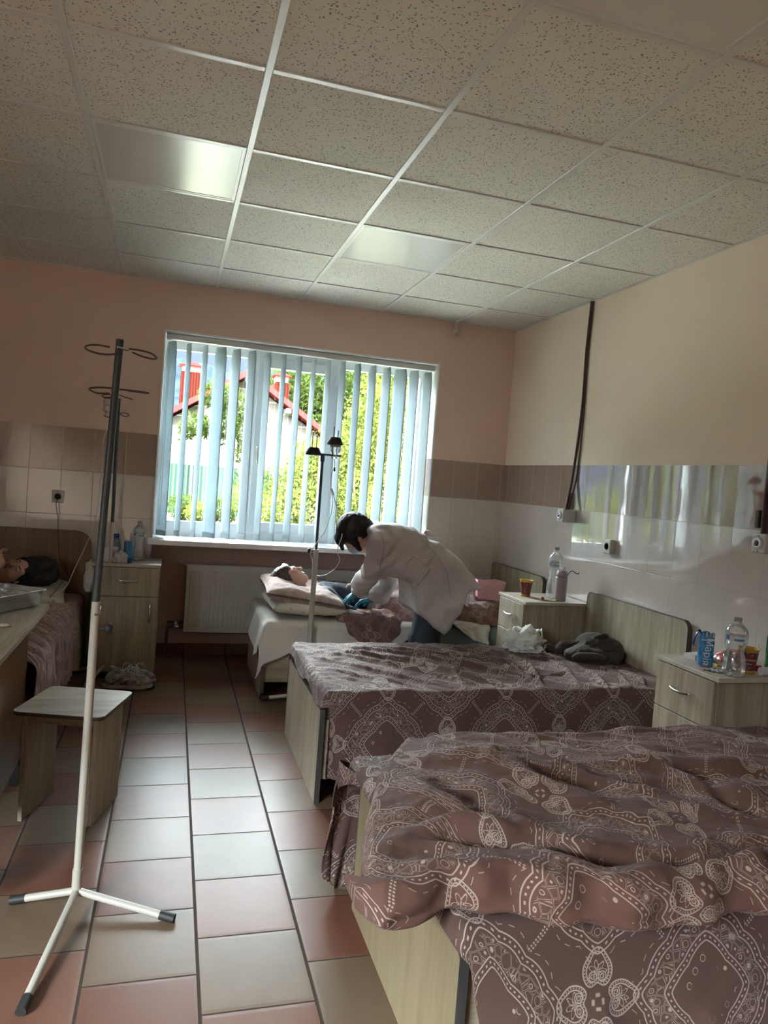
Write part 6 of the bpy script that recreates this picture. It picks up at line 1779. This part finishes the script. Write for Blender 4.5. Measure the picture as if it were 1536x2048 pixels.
# tall blue wafer packet with torn top
def wafer(label, c, w, d, h, word, yaw, torn=True):
    t = thing('wafer_packet', label, 'packet', c); c = np.array(c, float); R = np.array(Matrix.Rotation(yaw, 3, 'Z'))
    m = begin('blue_wrapper'); q, x, y, z = coords(); n = noise(q, 40, 4, .6); hb = f_step(z, .0, h)
    finish(m, mix(f_step(n, .35, .65), (.015, .12, .30), (.05, .27, .46)), .28, bump=n, bstr=.5, bdist=.003)
    V = []; nu, nv = 36, 16
    for j in range(nv+1):
        v = j/nv
        for i in range(nu):
            a = 2*math.pi*i/nu; cx_ = math.copysign(abs(math.cos(a))**.45, math.cos(a)); sy_ = math.copysign(abs(math.sin(a))**.45, math.sin(a))
            k = 1-.10*(v > .93)*(1 if torn else 0)+.02*math.sin(v*40+a*2)*.5
            V.append(R@np.array([cx_*w/2*k, sy_*d/2*k, h*v+(.006*math.sin(a*5) if j == nv else 0)])+c)
    F = [(j*nu+i, j*nu+(i+1) % nu, (j+1)*nu+(i+1) % nu, (j+1)*nu+i) for j in range(nv) for i in range(nu)]+[list(range(nu))[::-1]]
    w_ = mk('wrapper', V, F, m, t)
    silver = plain('silver_foil', (.6, .62, .65), .25, .8)
    b = MB(); b.box(-w/2*.96, w/2*.96, -d/2*1.02, d/2*1.02, .001, .006)
    b.V = [tuple(R@np.array(v)+c) for v in b.V]; b.build('foil_seam', silver, t)
    f_ = lambda x, y: tuple(R@np.array([y*1.0+.002-x*.12, -d/2-.0022, h*.46-x])+c)
    text_obj('lettering', word, .040, f_, INK_WHITE, w_)
    b = MB(); b.box(-w/2+.004, w/2-.004, -d/2-.0018, -d/2-.0012, h*.80, h*.82); b.V = [tuple(R@np.array(v)+c) for v in b.V]; b.build('printed_line', INK_WHITE, w_)
    if torn:
        V = []
        for i in range(14):
            for j in range(10):
                u, v = i/13, j/9; V.append(R@np.array([-w/2*(.9+.9*u)-.004*math.sin(v*6), (v-.5)*d*.7, h*1.0+.020*math.sin(u*2.6)-.062*u*u+.004*math.sin(v*9+u*5)])+c)
        o_ = mk('torn_flap', V, grid_faces(14, 10), plain('deep_blue_foil', (.008, .03, .24), .25), t); sm = o_.modifiers.new('thickness', 'SOLIDIFY'); sm.thickness = .0008
        for k in range(3):
            b = MB(); b.box(-w/2+.018+.014*k, -w/2+.026+.014*k, -d/2-.001, -d/2+.002, h*.90, h*1.04); b.V = [tuple(R@np.array(v)+c) for v in b.V]; b.build('torn_strip', silver, t)
    return t
wafer('tall blue wafer packet with a torn top on the nearest nightstand', (2.140, 2.470, .7505), .058, .036, .135, 'Марія', math.radians(-22))

def sbox(name, label, cat, x0, x1, y0, y1, z0, z1, mat, yaw=0, bev=.001, group=None, tilt=0):
    c = np.array([(x0+x1)/2, (y0+y1)/2, z0]); b = MB(); b.box(x0-c[0], x1-c[0], y0-c[1], y1-c[1], 0, z1-z0, bev, 2)
    R = np.array(Matrix.Rotation(yaw, 3, 'Z') @ Matrix.Rotation(tilt, 3, 'Y')); b.V = [tuple(R@np.array(v)+c) for v in b.V]
    return tag(b.build(name, mat if not isinstance(mat, str) else MAT[mat], origin=c), label, cat, group)
CARD = plain('white_card', (.62, .62, .62), .5)
sbox('medicine_box', 'small white box behind the blue wafer packet on the nearest nightstand', 'box', 2.150, 2.245, 2.560, 2.615, .7505, .772, CARD, .25)
t = thing('snack_packet', 'red snack packet lying behind the blue wafer packet', 'packet', (2.30, 2.52, .7505))
m = begin('red_wrapper'); q, x, y, z = coords(); n = noise(q, 35, 4, .6); wv = f_line(f_sin(x*90.0+y*60.0), .22); finish(m, mix(wv*.8, mix(n, (.30, .015, .015), (.55, .06, .05)), (.6, .45, .4)), .3, bump=n, bstr=.5, bdist=.003)
V = []; n = 26
for sg in (1, -1):
    for i in range(n):
        for j in range(n):
            u, v = i/(n-1)*2-1, j/(n-1)*2-1; e_ = max(0, (1-abs(u)**2.5)*(1-abs(v)**2.5))**.5
            V.append((2.30+u*.060+v*.012, 2.520+v*.042, .7505+.030+.012*u+sg*e_*.020+.0015*math.sin(u*18+v*9)))
F = grid_faces(n, n); mk('wrapper', V, F+[(a+n*n, d+n*n, e_+n*n, b_+n*n) for a, b_, e_, d in F], m, t)
MB().box(2.245, 2.355, 2.482, 2.558, .7505, .765, .002).build('tray', plain('grey_green_tray', (.25, .27, .24), .5), t)
sbox('snack_bar', 'flat yellow snack bar on the nearest nightstand', 'packet', 2.19, 2.33, 2.448, 2.474, .7505, .758, plain('yellow_wrapper', (.50, .33, .03), .35), -.1)
t = thing('medicine_blister', 'dark and silver blister cards at the front edge of the nearest nightstand', 'blister pack', (2.15, 2.39, .7505))
SIL = plain('silver_blister', (.5, .5, .5), .3, .7)
for k, (x_, y_, a_) in enumerate([(2.128, 2.405, .5), (2.150, 2.385, .15)]):
    R = np.array(Matrix.Rotation(a_, 3, 'Z')); b = MB(); b.box(-.045, .045, -.022, .022, .003*k, .003*k+.0015); b.V = [tuple(R@np.array(v)+np.array([x_, y_, .7505])) for v in b.V]; o_ = b.build('card', MAT['black'] if k == 0 else SIL, t)
    for i in range(4):
        for j in range(2):
            b = MB(); b.lathe([(.0065, 0), (.006, .003), (.003, .0045), (0, .0045)], (0, 0, 0), 10); b.V = [tuple(R@(np.array(v)+np.array([-.031+i*.021, -.010+.02*j, .003*k+.0015]))+np.array([x_, y_, .7505])) for v in b.V]; b.build('tablet_pocket', SIL, o_)
b = MB(); c_ = (2.222, 2.430, .7505); b.lathe([(0, .003), (.020, .0), (.022, .002), (.024, .068), (.023, .068), (.021, .004), (0, .005)], c_, 28); tag(b.build('drinking_glass', MAT['glassware'], origin=c_), 'small clear glass behind the water bottle on the nearest nightstand', 'glass')
sbox('sweet_wrapper', 'small red wrapper behind the cup on the nearest nightstand', 'wrapper', 2.318, 2.350, 2.378, 2.400, .7505, .775, plain('crimson_foil', (.40, .02, .03), .3), .6, .006)
b = MB(); c_ = (2.425, 2.405, .7505); b.lathe([(0, .004), (.028, 0), (.033, .006), (.033, .13), (.030, .15), (.015, .19), (.013, .20), (.013, .225), (0, .225)], c_, 28); gb = tag(b.build('green_bottle', clear('green_bottle_plastic', (.05, .42, .12), .08, .05, haze=.25, hcol=(.03, .30, .08)), origin=c_), 'green bottle cut off by the right edge on the nearest nightstand', 'bottle')
b = MB(); b.tube([(2.285, 2.325, .767), (2.420, 2.290+.03, .767)], .0165, 20); tag(b.build('paper_roll', plain('white_wrap', (.6, .6, .62), .4), origin=(2.3, 2.32, .7505)), 'white roll lying at the right edge of the nearest nightstand', 'roll')

# middle nightstand
t = thing('thermos_bottle', 'lilac drinking bottle with a carrying loop on the middle nightstand', 'bottle', (2.345, 4.000, .7505)); c_ = (2.345, 4.000, .7505)
LIL = plain('lilac_enamel', (.34, .28, .32), .35)
b = MB(); b.lathe([(0, .002), (.031, 0), (.035, .004), (.036, .14), (.0355, .150), (0, .150)], c_, 32); b.build('flask', LIL, t)
b = MB(); b.lathe([(.0345, .1505), (.0345, .165), (.031, .182), (.026, .188), (0, .189)], c_, 32); lid = b.build('lid', LIL, t)
b = MB(); b.tube([(2.345, 4.0, .935), (2.350, 3.99, .952), (2.352, 3.985, .965)], .006, 8, smooth_path=3); part_label(b.build('spout', MAT['tube'], lid), 'white spout')
b = MB(); b.tube([(2.378, 3.995, .905), (2.392, 3.992, .930), (2.410, 3.99, .940), (2.430, 3.985, .928), (2.445, 3.98, .924), (2.452, 3.98, .932)], .003, 8, smooth_path=5); b.build('carry_loop', plain('grey_cord', (.12, .12, .13), .7), t)
t = thing('sweet_wrapper', 'opened yellow sweet wrapper with a red bit beside the lilac bottle', 'wrapper', (2.235, 3.99, .7505))
V = []
for i in range(18):
    for j in range(12):
        u, v = i/17*2-1, j/11*2-1; V.append((2.255+u*.050+v*.006, 3.985+v*.022-u*.010, .7515+.004*abs(math.sin(u*5+v*3))+.004*abs(u)**3))
o_ = mk('foil', V, grid_faces(18, 12), plain('yellow_white_foil', (.62, .52, .22), .35), t); sm = o_.modifiers.new('thickness', 'SOLIDIFY'); sm.thickness = .0006
b = MB(); b.lathe([(0, -.010), (.007, -.007), (.010, 0), (.007, .007), (0, .010)], (2.222, 3.992, .763), 14); part_label(b.build('red_sweet', plain('red_sweet', (.35, .02, .03), .3), t), 'dark red sweet')
# left nightstand
b = MB(); c_ = (-.245, 4.975, .7505); m = begin('blue_tube_print'); q, x, y, z = coords(); n = noise(q, 60, 3); finish(m, mix(f_step(z, .035, .036), (.008, .03, .14), mix(n, (.01, .10, .22), (.03, .20, .33))), .35)
b.lathe([(0, .002), (.024, 0), (.026, .004), (.0305, .030), (.0305, .135), (.0295, .139), (0, .139)], c_, 28); tag(b.build('snack_tube', m, origin=c_), 'blue cardboard tube next to the water bottle on the left nightstand', 'tube')
c_ = (-.330, 5.085, .7505); t = thing('spray_bottle', 'blue and clear bottle behind the drip stand on the left nightstand', 'bottle', c_)
b = MB(); b.lathe([(0, .002), (.027, 0), (.030, .006), (.030, .10), (.022, .135), (.016, .15), (.016, .16), (0, .16)], c_, 24); b.build('bottle_wall', clear('pale_blue_plastic', (.55, .72, .85), .08, .05, haze=.3, hcol=(.3, .45, .65)), t)
b = MB(); b.lathe([(.018, .145), (.018, .172), (.014, .176), (0, .176)], c_, 20); part_label(b.build('cap', plain('navy_cap', (.02, .04, .20), .4), t), 'navy cap')
b = MB(); b.tube([(-.330, 5.085, .925), (-.345, 5.07, .965), (-.352, 5.06, .985)], .004, 6); b.build('straw', MAT['tube'], t)
sbox('tissue_box', 'white box on the left nightstand behind the drip stand', 'box', -.425, -.315, 4.985, 5.060, .7505, .845, CARD, .05, .003)
def crumple(name, label, cat, c, r, amp, mat, seed, sub=4, flat=0.0, group=None, f=2.2):
    bm = bmesh.new(); bmesh.ops.create_icosphere(bm, subdivisions=sub, radius=1)
    P_ = np.array([v.co[:] for v in bm.verts]); F = [[v.index for v in f_.verts] for f_ in bm.faces]; bm.free()
    k = 1+amp*ridge(P_[:, 0]*f+seed, P_[:, 1]*f, P_[:, 2]*f, 4, seed)+amp*.5*vnoise(P_[:, 0]*1.3+seed, P_[:, 1]*1.3, P_[:, 2]*1.3, seed)
    Q = P_*k[:, None]*np.array(r); Q[:, 2] = np.where(Q[:, 2] < -r[2]*.75, -r[2]*.75+(Q[:, 2]+r[2]*.75)*flat, Q[:, 2]); Q[:, 2] -= Q[:, 2].min(); Q += np.array(c)
    return tag(mk(name, Q, F, MAT[mat] if isinstance(mat, str) else mat, origin=c), label, cat, group)
TIS = translucent('white_tissue', (.62, .60, .56), (.5, .48, .45), .3)
crumple('tissue', 'crumpled white tissue in front of the blue tube on the left nightstand', 'tissue', (-.290, 4.955, .7505), (.040, .028, .038), .28, TIS, 3)
o = crumple('plastic_bag', 'white plastic bag hanging beside the left nightstand behind the drip stand', 'plastic bag', (-.468, 4.975, .56), (.035, .055, .11), .16, 'carrier', 5, group='white plastic bags')

# ---- on the middle bed: carrier bag and dark jacket
t = thing('carrier_bag', 'crumpled white carrier bag lying on the middle bed near its headboard', 'plastic bag', (1.97, 3.70, .51), 'white plastic bags')
bm = bmesh.new(); bmesh.ops.create_icosphere(bm, subdivisions=5, radius=1); P_ = np.array([v.co[:] for v in bm.verts]); F = [[v.index for v in f_.verts] for f_ in bm.faces]; bm.free()
k = 1+.34*ridge(P_[:, 0]*2.1, P_[:, 1]*2.1, P_[:, 2]*2.1+3, 4, 12)+.12*vnoise(P_[:, 0]*1.5, P_[:, 1]*1.5, P_[:, 2]*1.5, 4)
Q = P_*k[:, None]*np.array([.092, .075, .060]); Q[:, 2] += np.where(P_[:, 2] > 0, .018*np.sin(P_[:, 0]*6)*P_[:, 2], 0); Q[:, 2] = np.maximum(Q[:, 2], -.040); Q -= [0, 0, -.040]
mk('bag_body', Q+np.array([1.965, 3.70, .512]), F, MAT['carrier'], t)
def strap(pts, w, seed):
    P_, _ = catmull(np.array(pts), np.zeros(len(pts)), 8); V = []
    for i, p_ in enumerate(P_):
        for j in range(5):
            v = j/4-.5; V.append(p_+np.array([v*w*.6, v*w*.8, .010*math.sin(i*.6+v*6+seed)]))
    o_ = mk('handle', V, grid_faces(len(P_), 5), MAT['carrier'], t); sm = o_.modifiers.new('thickness', 'SOLIDIFY'); sm.thickness = .0006
strap([at(px, py, 'Y', Y) for px, py, Y in [(1048, 1284, 3.70), (1036, 1266, 3.74), (1024, 1262, 3.78), (1030, 1255, 3.78), (1046, 1262, 3.74), (1060, 1280, 3.70)]], .035, 1)
strap([at(px, py, 'Y', Y) for px, py, Y in [(1058, 1290, 3.68), (1060, 1268, 3.70), (1072, 1262, 3.72), (1082, 1262, 3.72), (1084, 1278, 3.70), (1078, 1296, 3.68)]], .055, 3)
strap([at(px, py, 'Y', Y) for px, py, Y in [(1062, 1300, 3.66), (1064, 1275, 3.68), (1070, 1266, 3.70), (1078, 1275, 3.69), (1076, 1300, 3.66)]], .06, 5)

t = thing('jacket', 'dark brown quilted jacket crumpled on the middle bed against the headboard', 'jacket', (2.30, 3.55, .51))
jp = [ell((2.33, 3.56, .565), (.105, .10, .075), .03), ell((2.40, 3.52, .555), (.07, .11, .065), .03), ell((2.26, 3.50, .540), (.12, .075, .045), .03), cap((2.20, 3.48, .530), (2.36, 3.42, .535), .038, .036, .02), cap((2.19, 3.66, .535), (2.30, 3.66, .55), .038, .045, .02),
      cap((2.165, 3.66, .525), (2.12, 3.70, .525), .026, .018, .02), ell((2.38, 3.63, .55), (.06, .06, .055), .02), cap((2.17, 3.53, .528), (2.25, 3.46, .530), .030, .034, .02)]
sdf_obj('shell', jp, MAT['jacket'], t, .0055, post=lambda V, X, Y, Z: np.maximum(folds_post(.011, 15, 21)(V, X, Y, Z), .506-Z), it=1)
b = MB(); b.tube([(2.14, 3.46, .530), (2.155, 3.43, .545), (2.24, 3.405, .548), (2.30, 3.39, .540)], [.010, .020, .022, .012], 8, smooth_path=4); b.build('cuff', MAT['jacket'], t)
b = MB(); b.tube([(2.28, 3.49, .635), (2.34, 3.50, .645), (2.40, 3.56, .630), (2.44, 3.60, .60)], [.008, .014, .014, .008], 8, smooth_path=5); b.tube([(2.19, 3.60, .570), (2.25, 3.56, .595), (2.28, 3.50, .60)], [.006, .011, .006], 8, smooth_path=5)
b.build('seam_roll', MAT['jacket'], t)

# ---- pink gift bag on the bed under the window
t = thing('gift_bag', 'pale pink paper bag standing on the bed under the window', 'bag', (2.23, 4.70, .60))
PINK = plain('pink_paper', (.62, .34, .38), .55, var=.05)
c0 = np.array([2.205, 4.72]); V = []; n = 24; H_ = .175; zb = .585
ring = [(-.095, -.05), (0, -.055), (.095, -.05), (.10, 0), (.095, .05), (0, .055), (-.095, .05), (-.10, 0)]
ca, sa = math.cos(-.25), math.sin(-.25)
def rp(x, y): return c0[0]+x*ca-y*sa, c0[1]+x*sa+y*ca
L = []
for q in range(8):
    for k in range(3): L.append(np.array(ring[q])*(1-k/3)+np.array(ring[(q+1) % 8])*k/3)
for lv, (kk, z) in enumerate([(0, 0), (.92, 0), (.94, .02), (.97, .09), (1.02, .15), (1.06, H_), (1.045, H_), (1.0, .15), (.93, .03), (0, .03)]):
    for p_ in L: x, y = rp(p_[0]*kk, p_[1]*kk); V.append((x, y, zb+z+.006*math.sin(p_[0]*40)*(z > .1)))
m_ = len(L); F = [(i*m_+j, i*m_+(j+1) % m_, (i+1)*m_+(j+1) % m_, (i+1)*m_+j) for i in range(9) for j in range(m_)]
mk('paper_body', V, F, PINK, t)
x, y = rp(-.10, -.01); b = MB(); b.tube([(x, y, zb+.165), (x-.022, y-.01, zb+.15), (x-.028, y-.015, zb+.10), (x-.008, y-.01, zb+.055)], [.006, .009, .009, .006], 8, smooth_path=5); b.build('handle', PINK, t)

# ---- clear box with dressings on the table
A = at(95, 1178, 'Z', .805); B_ = at(0, 1194, 'Z', .805); Cc = at(0, 1165, 'Z', .805)
d1 = (B_-A)[:2]; d1 /= np.linalg.norm(d1); d2 = (Cc-A)[:2]; d2 /= np.linalg.norm(d2); d2 = d2-d1*(d1@d2); d2 /= np.linalg.norm(d2)
t = thing('plastic_box', 'clear open plastic box full of packets on the table at the left edge', 'box', (A[0]-.1, A[1]-.1, .731))
L1, L2, HB = .34, .24, .074
def bp(u, v, z, k=1.0):
    p_ = A[:2]+d1*(L1/2+(u-.5)*L1*k)+d2*(L2/2+(v-.5)*L2*k); return (p_[0], p_[1], z)
V = []; cs = [(0, 0), (1, 0), (1, 1), (0, 1)]
def ringv(k, z, r=.08, n=5):
    out = []
    for (u, v), a0 in zip(cs, (180, 270, 0, 90)):
        cu_, cv_ = (r if u == 0 else 1-r), (r*L1/L2 if v == 0 else 1-r*L1/L2)
        for q in range(n):
            a = math.radians(a0+90*q/(n-1)); out.append(bp(cu_+r*math.cos(a), cv_+r*L1/L2*math.sin(a), z, k))
    return out
lv = [(0.0, .733), (.86, .732), (.90, .737), (.985, .800), (1.035, .800), (1.035, .806), (.975, .806), (.975, .800), (.888, .739), (0, .736)]
for k_, z_ in lv: V += ringv(k_, z_)
m_ = 20; F = [(i*m_+j, i*m_+(j+1) % m_, (i+1)*m_+(j+1) % m_, (i+1)*m_+j) for i in range(len(lv)-1) for j in range(m_)]
mk('box_wall', V, F, MAT['box_plastic'], t)
ct = bp(.5, .5, .742)
POS = [(.20, .35, .045, .7, 'clear packet in the plastic box, at its right-hand corner'), (.45, .60, .055, .4, 'clear packet in the middle of the plastic box on the table'), (.32, .75, .045, 1.1, 'clear packet against the far wall of the plastic box'), (.70, .45, .060, .2, 'clear packet in the plastic box, nearest to the left edge of the photo')]
for k, (u, v, r_, a_, lab) in enumerate(POS):
    p_ = bp(u, v, .742); crumple('clear_packet', lab, 'packet', p_, (r_, r_*.75, .022+.004*k), .22, 'poly', 30+k, group='clear packets in the plastic box')
sbox('syringe_pack', 'small grey printed packet in the plastic box', 'packet', ct[0]+.03, ct[0]+.07, ct[1]-.06, ct[1]-.02, .782, .787, plain('grey_violet_print', (.22, .21, .27), .5), .7, tilt=.5)
p_ = at(10, 1253, 'Z', .731)
crumple('cotton_ball', 'torn bit of beige cotton on the table in front of the plastic box', 'cotton', (p_[0], p_[1], .731), (.016, .008, .006), .35, plain('beige_cotton', (.55, .44, .34), .9), 44, sub=3)
